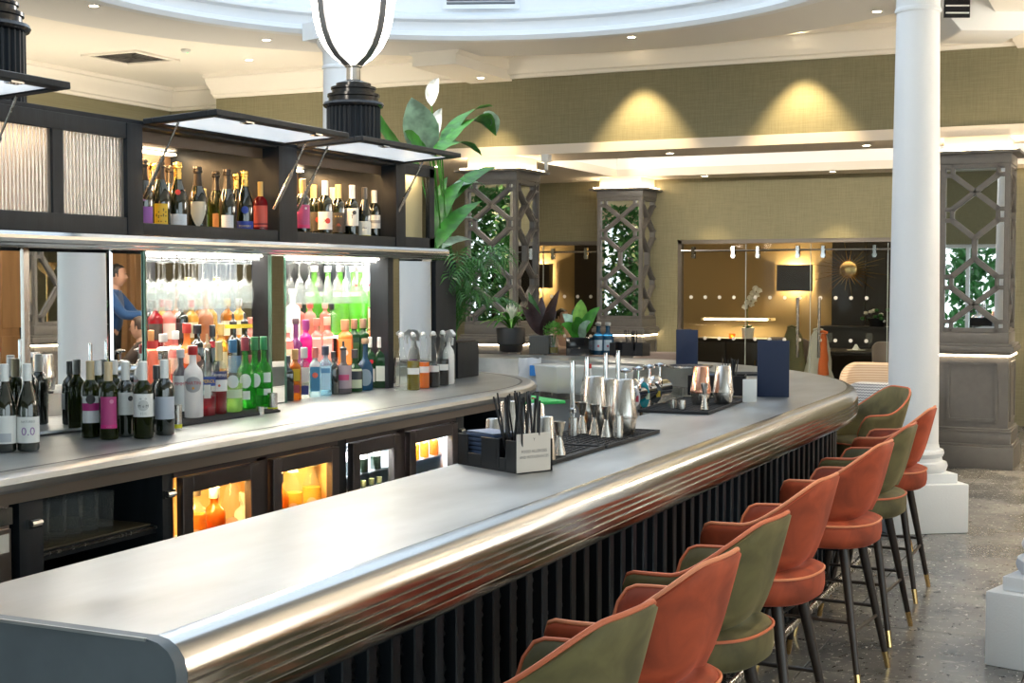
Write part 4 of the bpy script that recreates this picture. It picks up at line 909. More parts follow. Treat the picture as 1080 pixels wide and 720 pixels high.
# second and third rows in recess one (on the glass steps)
g = 'spirit bottles on the glass steps of the left recess'
def ROW(px, X, z, *a, **k):
    d = ray(px, 350); y = d.y/d.x*X; k.setdefault('group', g); return bottle(X, y, z, *a, **k)
XR2, XR3 = -4.25, -4.38
ROW(159, XR2, 1.226, 'spirit', .26, .032, 'rose', 'spirit bottle with orange wooden stopper and red collar at the recess edge', (.62, .28, .08), caph=.30, lab=((.5, .03, .03), .68, .82, 90))
ROW(172, XR2, 1.226, 'square', .24, .040, 'clear', 'square clear bottle with silver cap and coral label', (.7, .7, .7), caph=.15, capstyle='screw', lab=((.80, .45, .32), .15, .5), fill=('amber', .5))
ROW(185, XR2, 1.226, 'spirit', .25, .036, 'pink', 'pink spirit bottle with white cap', (.8, .8, .8), caph=.15, capstyle='screw', lab=((.85, .62, .52), .2, .5, 60))
ROW(197, XR2, 1.226, 'round', .285, .048, 'orange', 'orange liqueur bottle with a round sun emblem and red cap', (.55, .04, .03), caph=.16, capstyle='screw', lab=((.72, .12, .04), .08, .30, 80), dot=((.9, .62, .42), .55, .42))
ROW(208, XR2, 1.226, 'square', .275, .040, 'dark', 'black square whiskey bottle with a round dark emblem', K_, caph=.15, capstyle='screw', lab=((.10, .09, .09), .08, .4), dot=((.45, .22, .16), .45, .42))
ROW(217, XR3, 1.401, 'round', .26, .040, 'copper', 'tall copper-coloured bottle with pointed stopper', (.45, .2, .1), caph=.18, capstyle='stopper')
ROW(224, XR2, 1.226, 'spirit', .27, .034, 'dark', 'dark bottle with a red swirl near its neck', K_, caph=.2, lab=((.45, .03, .04), .60, .72, 60, 'oval'))
ROW(233, XR2, 1.226, 'spirit', .275, .034, 'gold', 'pale gold spirit bottle with gold cap', GD, caph=.2, lab=((.80, .66, .40), .2, .5, 60))
ROW(246, XR2, 1.226, 'spirit', .285, .042, 'dark', 'dark liqueur bottle with yellow collar and pourer, left of a pair', (.02, .02, .02), capstyle='pourer', lab=((.75, .6, .05), .88, .95, 90), lab2=((.10, .2, .32), .1, .4, 60))
ROW(258, XR2, 1.226, 'spirit', .285, .042, 'dark', 'dark liqueur bottle with yellow collar and pourer, right of a pair', (.02, .02, .02), capstyle='pourer', lab=((.75, .6, .05), .88, .95, 90), lab2=((.35, .1, .12), .1, .4, 60))
ROW(268, XR2, 1.226, 'round', .26, .040, 'clear', 'clear spirit bottle with dark pourer near the mirrored post', (.02, .02, .02), capstyle='pourer', fill=('clear', .4), lab=((.8, .8, .78), .15, .4, 50))
ROW(277, XR2, 1.226, 'spirit', .26, .034, 'clear', 'clear slim spirit bottle beside the mirrored post', (.7, .7, .7), capstyle='pourer')
ROW(229, XR3, 1.401, 'spirit', .33, .034, 'clear', 'tall clear bottle with a wide gold cap among the hanging glasses', GD, caph=.14, capstyle='screw')
for px, gl, cp, lb, c in ((164, 'red', K_, 'dark red bottle with black label at the back of the recess', (.05, .03, .02)), (178, 'pink', (.6, .05, .04), 'pink bottle at the back of the recess', (.8, .7, .6)), (191, 'dark', K_, 'dark bottle with red cap at the back of the recess', (.05, .05, .05)), (202, 'gold', (.55, .04, .04), 'golden bottle with a red cap behind the orange liqueur', (.7, .6, .4)), (240, 'amber', GD, 'amber bottle glowing at the back of the recess', (.8, .7, .5)), (252, 'gold', SLV, 'gold bottle at the back between the dark pair', (.75, .7, .5))):
    ROW(px, XR3, 1.401, 'spirit', .22, .036, gl, lb, cp, caph=.16, capstyle='screw', lab=(c, .15, .5, 60))

# recess two
g = 'gin bottles in the right recess'
XA = -4.06
ROW(302.5, XA, 1.101, 'square', .23, .038, 'dark', 'black square bottle at the left foot of the right recess', K_, caph=.15)
ROW(311, XA, 1.101, 'square', .26, .036, 'amber', 'amber spirit bottle with a yellow arched label', (.55, .30, .10), caph=.2, lab=((.80, .55, .03), .38, .62), lab2=((.42, .06, .08), .14, .30))
ROW(320.5, XA, 1.101, 'square', .265, .037, 'clear', 'clear square gin bottle with white label and navy foot', (.62, .62, .64), caph=.2, capstyle='screw', lab=(W_, .33, .62), lab2=((.03, .05, .22), .08, .26), fill=('clear', .5))
ROW(332, XA, 1.101, 'square', .26, .036, 'paleblue', 'pale bottle with red and blue striped label', (.50, .12, .10), caph=.2, lab=((.05, .22, .40), .12, .62), dot=((.65, .12, .08), .42, .45))
ROW(343, XA, 1.101, 'square', .265, .038, 'blue', 'sky blue gin bottle with an oval portrait label and dark cap', (.02, .04, .08), caph=.18, capstyle='screw', lab=((.55, .75, .88), .12, .60), lab2=((.12, .30, .52), .46, .56), fill=('clear', .6))
ROW(351.5, XA, 1.101, 'spirit', .23, .030, 'dark', 'slim dark bottle beside the floral-label bottle', (.03, .03, .03), caph=.15)
ROW(362, XA+.02, 1.101, 'round', .25, .046, 'smoke', 'dark floral-labelled round bottle with pourer', (.02, .02, .02), capstyle='pourer', lab=((.45, .36, .40), .12, .62, 70), lab2=((.60, .08, .20), .30, .42, 40))
ROW(374, XA+.02, 1.101, 'round', .235, .044, 'dgreen', 'dark green round bottle with cream and black crescent label', (.05, .05, .05), caph=.2, lab=((.66, .72, .50), .10, .55, 60), lab2=((.03, .04, .05), .30, .50, 60))
ROW(385, XA+.01, 1.101, 'round', .27, .044, 'deepblue', 'dark blue bottle with a silver fan pattern and wooden ball stopper', (.45, .32, .18), caph=.12, capstyle='stopper', lab=((.30, .40, .48), .10, .45, 55, 'oval'))
ROW(391.5, XA-.06, 1.101, 'square', .29, .036, 'dgreen', 'green gin bottle with white cap and red seal', (.80, .80, .76), caph=.2, capstyle='screw', lab=((.70, .74, .66), .12, .38), dot=((.55, .02, .03), .35, .52))
ROW(401, XA, 1.101, 'square', .29, .036, 'dgreen', 'green gin bottle with white cap against the black post', (.80, .80, .76), caph=.2, capstyle='screw', lab=((.72, .76, .68), .14, .44))
ROW(303, XR2, 1.226, 'square', .25, .038, 'pink', 'pale peach bottle with white stopper at the recess edge', (.80, .76, .7), caph=.15, capstyle='screw', lab=((.85, .60, .42), .15, .5))
ROW(312, XR2, 1.226, 'round', .265, .040, 'purple', 'purple gin bottle with dark stopper', (.10, .05, .06), caph=.12, capstyle='stopper', lab=((.35, .10, .26), .12, .45, 50), dot=((.8, .7, .75), .2, .4))
ROW(322.5, XR2, 1.226, 'square', .275, .040, 'magenta', 'vivid magenta gin bottle with a purple stopper', (.30, .03, .20), caph=.2, capstyle='screw', dot=((.9, .6, .75), .22, .36))
ROW(334, XR2, 1.226, 'square', .28, .040, 'pink', 'blush pink bottle with coral cap and ring emblem', (.75, .20, .14), caph=.14, capstyle='screw', lab=((.90, .52, .42), .1, .6), dot=((.85, .35, .28), .5, .36))
ROW(345, XR2, 1.226, 'square', .285, .040, 'pink', 'blush pink bottle with rose gold cap', (.78, .45, .34), caph=.16, capstyle='screw', lab=((.92, .55, .42), .1, .58), lab2=((.85, .82, .78), .3, .48))
ROW(364, XR2, 1.226, 'square', .265, .050, 'orange', 'wide orange gin bottle with a copper stopper', (.55, .26, .14), caph=.22, capstyle='screw', lab=((.92, .35, .08), .05, .6), dot=((.85, .75, .68), .35, .3))
ROW(373.5, XR2, 1.226, 'square', .265, .040, 'dgreen', 'dark green gin bottle with copper stopper, left of two', (.45, .22, .14), caph=.2, capstyle='screw', lab=((.04, .14, .04), .1, .5))
ROW(383, XR2, 1.226, 'square', .265, .042, 'dgreen', 'dark green gin bottle with copper stopper, right of two', (.42, .25, .18), caph=.2, capstyle='screw', lab=((.04, .14, .04), .1, .5))
ROW(393, XR2, 1.226, 'square', .27, .046, 'orange', 'orange gin bottle nearest the black post', (.6, .3, .16), caph=.22, capstyle='screw', lab=((.92, .38, .10), .05, .6))
ROW(309, XR3, 1.401, 'square', .25, .046, 'white', 'frosted white square bottle with a glass stopper', (.75, .68, .55), caph=.12, capstyle='stopper', lab=((.85, .82, .78), .1, .5))
ROW(327, XR3, 1.401, 'square', .19, .038, 'pink', 'small pink bottle with a red cap on the top step', (.55, .1, .08), caph=.16, capstyle='screw')
ROW(343, XR3, 1.401, 'square', .185, .036, 'pink', 'small pale bottle with pink cap on the top step', (.75, .4, .34), caph=.16, capstyle='screw')
ROW(350, XR3+.04, 1.401, 'spirit', .185, .030, 'clear', 'small clear bottle with black cap in front of the lime green pair', K_, caph=.2, capstyle='screw')
ROW(359, XR3, 1.401, 'round', .40, .050, 'lime', 'large lime green gin bottle with silver cap and red seal, left of the pair', SLV, caph=.08, capstyle='screw', lab=((.82, .84, .70), .56, .62, 60), dot=((.6, .03, .05), .2, .72, .3))
ROW(373, XR3, 1.401, 'round', .40, .050, 'lime', 'large lime green gin bottle with silver cap and red seal, right of the pair', SLV, caph=.08, capstyle='screw', lab=((.82, .84, .70), .56, .62, 60), dot=((.6, .03, .05), .2, .72, .3))
ROW(394, XR3, 1.401, 'square', .24, .044, 'pink', 'pink bottle with white label on the top step near the post', (.7, .4, .3), caph=.16, capstyle='screw', lab=((.88, .75, .68), .1, .6))

# champagne and wine in the upper cabinet
g = 'champagne bottles under the raised flap'; zc = Z0+.03
def CAB(px, X, *a, **k): d = ray(px, 235); k.setdefault('group', g); return bottle(X, d.y/d.x*X, zc, *a, **k)
FD, FG = M('foil_dark', (.05, .045, .04), .3, .8), M('foil_gold', (.85, .56, .16), .25, 1.)
CAB(152, -4.06, 'champagne', .30, .042, 'dark', 'champagne bottle with purple label at the cabinet edge', FD, caph=.3, capstyle='foil', lab=((.32, .10, .42), .05, .34, 60), dot=((.6, .35, .65), .3, .46))
CAB(170, -4.06, 'champagne', .30, .043, 'dark', 'champagne bottle with a yellow square spotted label', FD, caph=.34, capstyle='foil', lab=((.85, .52, .03), .08, .40, 42), txt=(('.:.\':', .05, .26, (.05, .03, .0)), ("':.'.", .05, .18, (.05, .03, 0))))
CAB(162, -4.16, 'champagne', .30, .042, 'dark', 'champagne bottle with gold foil behind the yellow label', FG, caph=.34, capstyle='foil')
CAB(188, -4.06, 'champagne', .305, .043, 'dark', 'champagne bottle with gold foil and white label', FG, caph=.36, capstyle='foil', lab=((.66, .72, .80), .08, .26, 60), txt=(('- - - -', .014, .17, (.2, .2, .25)),), dot=((.65, .05, .04), .28, .58))
CAB(179, -4.18, 'champagne', .30, .042, 'dark', 'champagne bottle with bronze foil at the cabinet back', FD, caph=.34, capstyle='foil')
CAB(209, -4.05, 'champagne', .295, .044, 'dark', 'champagne bottle with a cream shield-shaped label', FD, caph=.30, capstyle='foil', lab=((.55, .52, .42), .08, .48, 48, 'shield'))
CAB(215, -4.2, 'round', .22, .036, 'lime', 'small light green bottle behind the shield-label champagne', (.6, .55, .3), caph=.2)
CAB(228, -4.14, 'champagne', .295, .040, 'olive', 'olive sparkling wine bottle with a brown label edge', FD, caph=.3, capstyle='foil', lab=((.30, .14, .05), .05, .34, 25))
CAB(240, -4.06, 'champagne', .30, .042, 'dark', 'champagne bottle with dark foil and small white label', FD, caph=.28, capstyle='foil', lab=((.68, .72, .78), .06, .30, 42), txt=(('- - -', .012, .2, (.3, .3, .35)),))
CAB(258.5, -4.07, 'champagne', .305, .043, 'dark', 'champagne bottle with gold foil and royal blue label', FG, caph=.36, capstyle='foil', lab=((.02, .05, .36), .04, .22, 62), dot=((.04, .08, .45), .42, .40), txt=(('POMMERY', .014, .14, (.75, .62, .3)),))
CAB(250, -4.18, 'champagne', .30, .042, 'dark', 'champagne bottle with gold foil behind the royal blue label', FG, caph=.36, capstyle='foil')
CAB(276, -4.05, 'spirit', .265, .043, 'red', 'dark red bottle with coral label and gold capsule under the strut', GD, caph=.28, lab=((.80, .13, .09), .16, .56, 62), lab2=((.25, .01, .02), .20, .23, 62), txt=(('- - -', .014, .14, W_),))
g = 'wine bottles under the second flap'
CAB(319.5, -4.03, 'bordeaux', .30, .039, 'dark', 'wine bottle with a pink to purple label and gold capsule', (.55, .36, .12), caph=.25, lab=((.62, .10, .26), .16, .56, 62), lab2=((.75, .06, .22), .16, .22, 62), dot=((.9, .7, .75), .16, .50, .4), group=g)
CAB(331, -4.14, 'bordeaux', .29, .038, 'dark', 'dark wine bottle with a red mark in the second cabinet bay', (.55, .38, .14), caph=.25, lab=((.06, .05, .04), .15, .5, 60), dot=((.5, .06, .03), .4, .36, .6), group=g)
CAB(343, -4.04, 'bordeaux', .305, .040, 'dark', 'wine bottle with a red ladybird on a white label', W_, caph=.24, lab=((.76, .74, .72), .16, .47, 66), dot=((.70, .06, .04), .36, .31, .35), txt=(('X', .026, .31, (.05, .02, .02)),), group=g)
CAB(357, -4.09, 'bordeaux', .30, .039, 'dark', 'wine bottle with a black label, gold lettering and gold capsule', (.62, .44, .16), caph=.25, lab=((.025, .022, .02), .14, .50, 70), txt=(('= = =', .018, .42, (.55, .38, .1)), ('.o.', .03, .28, (.5, .08, .03))), group=g)
CAB(351, -4.2, 'bordeaux', .295, .038, 'dark', 'wine bottle with white capsule behind the ladybird label', W_, caph=.25, group=g)
CAB(371.5, -4.04, 'bordeaux', .30, .039, 'dark', 'wine bottle with white capsule and a black figure on a white label', W_, caph=.24, lab=((.74, .74, .72), .26, .58, 62), dot=((.06, .06, .06), .30, .50, .3), txt=(('T', .03, .42, (.05, .05, .05)),), group=g)
CAB(384.5, -4.0, 'burgundy', .29, .037, 'dark', 'sloping-shouldered wine bottle with white and yellow label', (.03, .03, .03), caph=.22, lab=((.74, .76, .72), .05, .36, 66), lab2=((.75, .70, .08), .05, .10, 66), txt=(('~', .05, .24, (.12, .14, .2)),), group=g)
CAB(395, -4.08, 'bordeaux', .29, .038, 'dark', 'wine bottle with white capsule and grey banded white label', W_, caph=.24, lab=((.76, .76, .74), .26, .52, 60), lab2=((.38, .38, .38), .36, .42, 60), group=g)
g = 'bottles behind the reeded glass'
for k, (y, cp, gl) in enumerate(((3.5, GD, 'amber'), (3.7, (.5, .1, .08), 'red'), (3.95, GD, 'gold'), (4.15, (.6, .3, .2), 'amber'), (4.42, (.5, .06, .05), 'red'), (4.58, GD, 'amber'))):
    bottle(-4.2, y, zc, 'spirit', .28, .042, gl, 'blurred spirit bottle behind the reeded glass, %s counting towards the champagne' % ORD[k], cp, caph=.2, lab=((.8, .6, .4), .15, .5, 60), group=g)

# swing-top bottles and spray bottle at the counter end
g = 'swing-top syrup bottles'
def swing(px, py, liq, lv, label):
    p = on_z(px, py, 1.10); t = bottle(p.x, p.y, 1.10, 'carafe', .30, .038, 'clear', label, None, fill=(liq, lv), lab=(W_, .30, .42, 60) if liq != 'clear' else None, group=g)
    B().lathe([(.012, .30), (.016, .305), (.015, .318), (.006, .325), (0, .325)], 14).build('stopper', PLASTICW, t)
    B().tube([(.017, 0, .285), (.022, 0, .30), (.012, 0, .322), (-.012, 0, .322), (-.022, 0, .30), (-.017, 0, .285)], .0015, 5).build('wire_bail', STEEL, t)
swing(423.5, 411.5, 'clear', .45, 'swing-top bottle of clear syrup, nearest of the row'); swing(436, 411, 'olive', .55, 'swing-top bottle of olive oil-coloured syrup'); swing(446.5, 409, 'orange', .50, 'swing-top bottle of bright orange juice'); swing(457, 408, 'dark', .42, 'swing-top bottle of black syrup with white tag'); swing(467, 406, 'dark', .52, 'swing-top bottle of brown syrup beside the spray bottle')
p = on_z(473, 405, 1.10); t = thing('spray_bottle', 'white trigger spray bottle by the black end board', 'spray bottle', (p.x-.03, p.y+.06, 1.10), rad(-30))
B().lathe([(0, .005), (.034, 0), (.036, .02), (.036, .17), (.03, .20), (.014, .225), (.013, .25)], 18).build('bottle_body', PLASTICW, t); B().prism_y([(-.03, .25), (-.035, .29), (-.02, .315), (.03, .325), (.065, .30), (.06, .285), (.02, .28), (.015, .25)], -.012, .012).build('spray_head', PLASTICW, t, bevel=.004); B().prism_y([(.025, .28), (.05, .275), (.045, .23), (.038, .23), (.04, .265)], -.006, .006).build('trigger', PLASTICW, t); patch(.0366, -2.4, -.8, .06, .14).build('label', shade((.35, .12, .45)), t)

# ------------------------------------------------------------------ hanging glasses
def glass_mesh(kind):
    k = ('stem', kind)
    if k in _mesh: return _mesh[k]
    if kind == 'wine': pr = [(.038, 0), (.039, -.002), (.008, -.006), (.0045, -.015), (.0042, -.085), (.010, -.095), (.034, -.112), (.047, -.135), (.050, -.165), (.046, -.20), (.041, -.235), (.0395, -.235), (.044, -.20), (.048, -.165), (.045, -.136), (.032, -.114), (.0, -.10)]
    elif kind == 'flute': pr = [(.032, 0), (.033, -.002), (.008, -.006), (.004, -.015), (.0038, -.075), (.008, -.085), (.020, -.11), (.026, -.145), (.027, -.18), (.024, -.225), (.0225, -.225), (.0255, -.18), (.0245, -.145), (.018, -.112), (.0, -.09)]
    elif kind == 'highball': pr = [(0, .004), (.028, 0), (.031, .004), (.036, .14), (.0345, .14), (.029, .014), (0, .012)]
    elif kind == 'tumbler': pr = [(0, .004), (.034, 0), (.037, .006), (.042, .09), (.040, .09), (.035, .018), (0, .016)]
    _mesh[k] = B().lathe(pr, 20, cap=False).mesh(kind+'_glass', STEMG, angle=60); return _mesh[k]
rk = thing('glass_rack', 'slim steel hanging rack in the left recess holding wine glasses', 'glass rack', (0, 0, 0), 0, 'hanging glass racks')
for k in range(9): B().box(XB+.03, R1[0]+.03+k*.108, 1.815, XM-.02, R1[0]+.036+k*.108, 1.838).build('rail', CHROME, rk)
rk2 = thing('glass_rack', 'slim steel hanging rack in the right recess holding flutes', 'glass rack', (0, 0, 0), 0, 'hanging glass racks')
for k in range(11): B().box(XB+.03, R2[0]+.02+k*.094, 1.815, XM-.02, R2[0]+.026+k*.094, 1.838).build('rail', CHROME, rk2)
for r_, (X, w_) in enumerate(((-4.10, 'front'), (-4.24, 'back'))):
    for k in range(8):
        y = R1[0]+.09+k*.108
        tag(put('wine_glass', glass_mesh('wine'), None, (X, y, 1.815)), 'wine glass hanging in the left recess, %s from the slim mirror, %s row' % (ORD[k], w_), 'glass', 'wine glasses on the hanging rack')
for r_, (X, w_) in enumerate(((-4.10, 'front'), (-4.22, 'back'))):
    for k in range(10):
        y = R2[0]+.07+k*.094
        if r_ == 0 and k in (1, 4): continue
        tag(put('champagne_flute', glass_mesh('flute'), None, (X, y, 1.815)), 'champagne flute hanging upside down, %s slot of the right recess, %s row' % (ORD[k], w_), 'glass', 'flutes on the hanging rack')
# glasses in the open cupboards
for r_, x in enumerate((-3.50, -3.58)):
    for k in range(5):
        tag(put('highball_glass', glass_mesh('highball'), None, (x, 3.70+k*.082, .806)), 'highball glass on the cupboard shelf, %s along the %s row' % (ORD[k], ('front', 'back')[r_]), 'glass', 'highball glasses in the cupboard')
for k in range(4): tag(put('tumbler', glass_mesh('tumbler'), None, (-3.50, 3.70+k*.11, .406)), 'tumbler on the lower cupboard shelf, %s from the steel drawer unit' % ORD[k], 'glass', 'tumblers on the lower shelf')
for k in range(5): tag(put('tumbler', glass_mesh('tumbler'), None, (-3.48, 6.78+k*.1, .666)), 'tumbler in the cupboard at the rounded counter end, %s from the fridge' % ORD[k], 'glass', 'tumblers in the far cupboard')

# ------------------------------------------------------------------ fridge contents
g = 'bottles in the amber fridge'
for k, (y, kd, h, r, gl, lq, lv, lb) in enumerate(((4.40, 'spirit', .30, .045, 'clear', 'amber', .6, 'amber juice bottle at the hinge side of the first fridge door'), (4.52, 'spirit', .27, .045, 'amber', 'amber', .55, 'amber bottle with a round brown label in the first fridge'), (4.64, 'carafe', .33, .05, 'clear', 'amber', .3, 'clear carafe half full of amber juice in the first fridge'), (4.72, 'spirit', .22, .04, 'white', None, 0, 'white tub-like bottle at the latch side of the first fridge'),
        (4.98, 'spirit', .27, .042, 'amber', 'yellow', .5, 'golden wine bottle in the second amber door, nearest the handle'), (5.09, 'champagne', .31, .045, 'clear', 'yellow', .55, 'foil-topped bottle of yellow wine in the second amber door'), (5.24, 'champagne', .32, .045, 'clear', 'yellow', .55, 'clear bottle of pale yellow wine in the second amber door'))):
    bottle(-3.45, y+.10, .615, kd, h, r, gl, lb, (.12, .10, .08) if k % 2 == 0 else (.75, .7, .6), caph=.16, capstyle='foil' if kd == 'champagne' else 'screw', lab=((.62, .42, .32), .2, .42, 34, 'oval'), fill=(lq, lv) if lq else None, group=g)
RK = B().box(-3.86, 4.31, .60, -3.42, 5.39, .612)
t = thing('fridge_riser', 'wire shelf inside the amber fridge', 'shelf', (0, 0, 0)); RK.build('wire_deck', M('white_wire_shelf', (.7, .72, .74)), t)
g = 'bottles in the cool fridge'
for k in range(3):
    bottle(-3.45, 5.66+k*.125, .801, 'spirit', .145, .027, 'dark', 'small dark mixer bottle with white neck label, %s in the cool fridge' % ORD[k], K_, caph=.14, capstyle='screw', lab=((.75, .62, .58), .45, .78, 90), group=g)
for k in range(4): bottle(-3.44, 5.70+k*.075, .561, 'spirit', .20, .028, 'green' if k % 2 else 'dgreen', 'green mixer bottle on the lower shelf, %s in the cool fridge' % ORD[k], (.6, .5, .2), caph=.14, capstyle='screw', lab=((.6, .6, .3), .2, .5, 60), group=g)
for k in range(4): bottle(-3.45, 6.20+k*.105, .801, 'spirit', .12, .024, 'amber', 'small soda bottle with %s cap, %s behind the last fridge door' % (('red', 'green')[k > 1], ORD[k]), ((.6, .03, .03) if k < 2 else (.02, .5, .05)), caph=.16, capstyle='screw', group=g)
for k in range(4):
    t = thing('drink_can', 'tall blue drink can, %s behind the last fridge door' % ORD[k], 'can', (-3.44, 6.25+k*.078, .561), 0, 'blue cans in the fridge'); B().lathe([(0, .002), (.024, 0), (.0265, .006), (.0265, .15), (.022, .162), (.020, .162), (0, .16)], 18).build('can_body', M('can_blue', (.01, .10, .42), .3, .5), t); patch(.0268, -.9, .5, .03, .12, shape='oval').build('emblem', shade((.75, .5, .02)), t)
# ================================================================== ON THE BAR TOP
def mat_on_bar(cx, cy, w_, l_, label, rz=0):
    t = thing('bar_mat', label, 'bar mat', (cx, cy, 1.10), rz, 'rubber mats on the bar top'); B().box(-w_/2, -l_/2, 0, w_/2, l_/2, .008).build('mat_base', RUBBER, t, bevel=.003)
    B().box(-w_/2, -l_/2, .008, -w_/2+.012, l_/2, .013).box(w_/2-.012, -l_/2, .008, w_/2, l_/2, .013).box(-w_/2+.012, -l_/2, .008, w_/2-.012, -l_/2+.012, .013).box(-w_/2+.012, l_/2-.012, .008, w_/2-.012, l_/2, .013).build('raised_rim', RUBBER, t)
    n = int(l_/.03)
    st = B()
    for i in range(int(w_/.028)-1):
        for j in range(n-1): st.box(-w_/2+.02+i*.028, -l_/2+.02+j*.03, .008, -w_/2+.034+i*.028, -l_/2+.036+j*.03, .0115)
    s = st.build('studs', RUBBER, t, smooth=False); s['kind'] = 'stuff'
    return t
ZM = 1.112
mat_on_bar(-2.0, 4.56, .33, .50, 'black rubber mat beside the napkin caddy')
mat_on_bar(-2.0, 5.12, .34, .60, 'black rubber mat under the jiggers and steel shakers')
mat_on_bar(-2.06, 6.62, .34, .80, 'black rubber mat under the copper shaker', rad(3))
COPPER = M('copper', (.80, .42, .30), .18, 1.)
def shaker(px, py, h, r, mat, label, cheater=True, z=ZM, at=None):
    p = Vector((*at, z)) if at else on_z(px, py, z); t = thing('shaker', label, 'shaker', (p.x, p.y, z), 0, 'cocktail shakers on the bar')
    if cheater:
        B().lathe([(0, .002), (r*.86, 0), (r*.92, .004), (r*1.12, h*.30), (r*1.10, h*.33)], 28).build('small_tin', STEEL, t)
        B().lathe([(r*1.14, h*.29), (r*1.16, h*.30), (r*1.08, h*.40), (r*.80, h*.985), (r*.76, h), (r*.70, h*.992), (0, h*.985)], 28).build('large_tin', mat, t)
    else:
        B().lathe([(r*1.12, .0), (r*1.14, .003), (r*1.10, .008), (r*.80, h*.985), (r*.76, h), (r*.70, h*.99), (0, h*.985)], 28).build('large_tin', mat, t)
        B().lathe([(r*1.125, .004), (r*1.145, .008), (r*1.125, .012)], 28, cap=False).build('rolled_rim', mat, t)
    return t
shaker(658, 457, .215, .047, STEEL, 'tall upturned steel shaker at the front of the jigger mat'); shaker(627, 452, .215, .046, STEEL, 'steel shaker tin beside the chrome tap pair'); shaker(641, 450, .20, .046, STEEL, 'steel shaker tin standing second behind the jiggers')
shaker(739, 426, .185, .046, COPPER, 'copper shaker on the far bar mat'); shaker(762.5, 425, .185, .047, STEEL, 'steel and copper-tinged shaker on the far bar mat')
shaker(0, 0, .175, .042, STEEL, 'upturned steel tin behind the black straws', False, ZM, (-2.10, 4.55)); shaker(0, 0, .135, .036, STEEL, 'short steel tin behind the napkin caddy', False, 1.10, (-2.105, 4.43)); shaker(575, 487, .155, .034, STEEL, 'steel measuring cup partly behind the allergy card', False, 1.10); shaker(0, 0, .155, .042, STEEL, 'steel tin half hidden behind the straws', False, ZM, (-2.07, 4.70))
def jigger(px, py, h, label, r=.021, dark=True):
    p = on_z(px, py, ZM); t = thing('jigger', label, 'jigger', (p.x, p.y, ZM), 0, 'jiggers on the bar mats')
    B().lathe([(r, 0), (r+.0015, .002), (r*.42, h*.54), (r*.40, h*.56), (r*.5, h*.58)], 22).build('large_cup', STEEL, t); B().lathe([(r*.42, h*.56), (r*.52, h*.62), (r*.95, h*.98), (r*1.0, h), (r*.92, h), (r*.45, h*.62), (0, h*.60)], 22, cap=False).build('small_cup', STEEL, t)
    B().lathe([(r*.44, h*.55), (r*.5, h*.565), (r*.44, h*.58)], 16, cap=False).build('collar', CHROME, t)
jigger(590, 480, .118, 'steel jigger standing alone in front of the allergy card', .0225); jigger(614, 457, .125, 'steel jigger, first of three in a row by the tall shaker'); jigger(627, 459, .122, 'steel jigger, middle of three in a row by the tall shaker'); jigger(639.5, 461, .120, 'steel jigger, last of three in a row by the tall shaker'); jigger(743, 432, .125, 'slim steel jigger in front of the copper shaker', .019)
for px, py, h, r, lb in ((651.5, 461, .085, .021, 'plain steel thimble tin in front of the tall shaker'), (605, 459, .07, .020, 'small steel cup behind the lone jigger'), (710, 430, .04, .018, 'tiny steel measure at the far mat edge'), (719, 431, .042, .019, 'tiny steel measure next to the copper shaker')):
    p = on_z(px, py, ZM); t = thing('measuring_cup', lb, 'measure', (p.x, p.y, ZM)); B().lathe([(0, .003), (r, 0), (r, h), (r-.002, h), (r-.002, .008), (0, .007)], 22).build('cup', STEEL, t)
# caddies with straws and napkins
NAP = M('navy_napkin', (.03, .05, .10), .9); CARD = M('cream_card', (.72, .66, .60), .7)
STRAW = B().lathe([(.0031, 0), (.0031, .20), (.0022, .20), (.0022, .0)], 8, cap=False).mesh('straw', M('black_straw', (.012, .012, .014), .3))
def caddy(x, y, z, rz, label, card=None, ln=.34, nap=True):
    t = thing('bar_caddy', label, 'caddy', (x, y, z), rz, 'black bar caddies'); w_ = .145; h = .105
    b = B().box(-ln/2, -w_/2, 0, ln/2, w_/2, .008)
    b.build('tray_base', BLACK, t)
    B().box(-ln/2, w_/2-.006, 0, ln/2, w_/2, h).build('rear_wall', BLACK, t); B().box(-ln/2, -w_/2, 0, -ln/2+.006, w_/2, h).build('end_wall', BLACK, t); B().box(ln/2-.006, -w_/2, 0, ln/2, w_/2, h).build('end_wall', BLACK, t); B().box(.045, -w_/2, 0, .051, w_/2, h).build('divider', BLACK, t)
    fp = [(-ln/2, 0), (ln/2, 0), (ln/2, h), (ln/2-.05, h), (ln/2-.062, h-.012), (ln/2-.066, .055), (ln/2-.078, .04), (.082, .04), (.068, .055), (.064, h-.012), (.052, h), (-.02, h), (-.032, h-.012), (-.036, .055), (-.048, .04), (-ln/2+.072, .04), (-ln/2+.058, .055), (-ln/2+.054, h-.012), (-ln/2+.042, h), (-ln/2, h)]
    # front wall with two cut-outs (built in strips so that it stays convex)
    b = B()
    for x0, x1, zt in ((-ln/2, -ln/2+.055, h), (-ln/2+.055, -.034, .045), (-.034, .064, h), (.064, ln/2-.064, .045), (ln/2-.064, ln/2, h)): b.box(x0, -w_/2, 0, x1, -w_/2+.006, zt)
    b.build('front_wall', BLACK, t, bevel=.002, seg=1)
    if card:
        c = B().box(ln/2+.001, -w_/2-.006, .004, ln/2+.004, w_/2-.012, .128).build('card', CARD, t)
        for k, (s, sz, zz, yy) in enumerate(card):
            v, f = text_geo(s, sz); B().add([(ln/2+.0046, -.008+p[0], zz+p[1]) for p in v], f).build('lettering', shade((.12, .10, .10)), c, smooth=False)
    return t
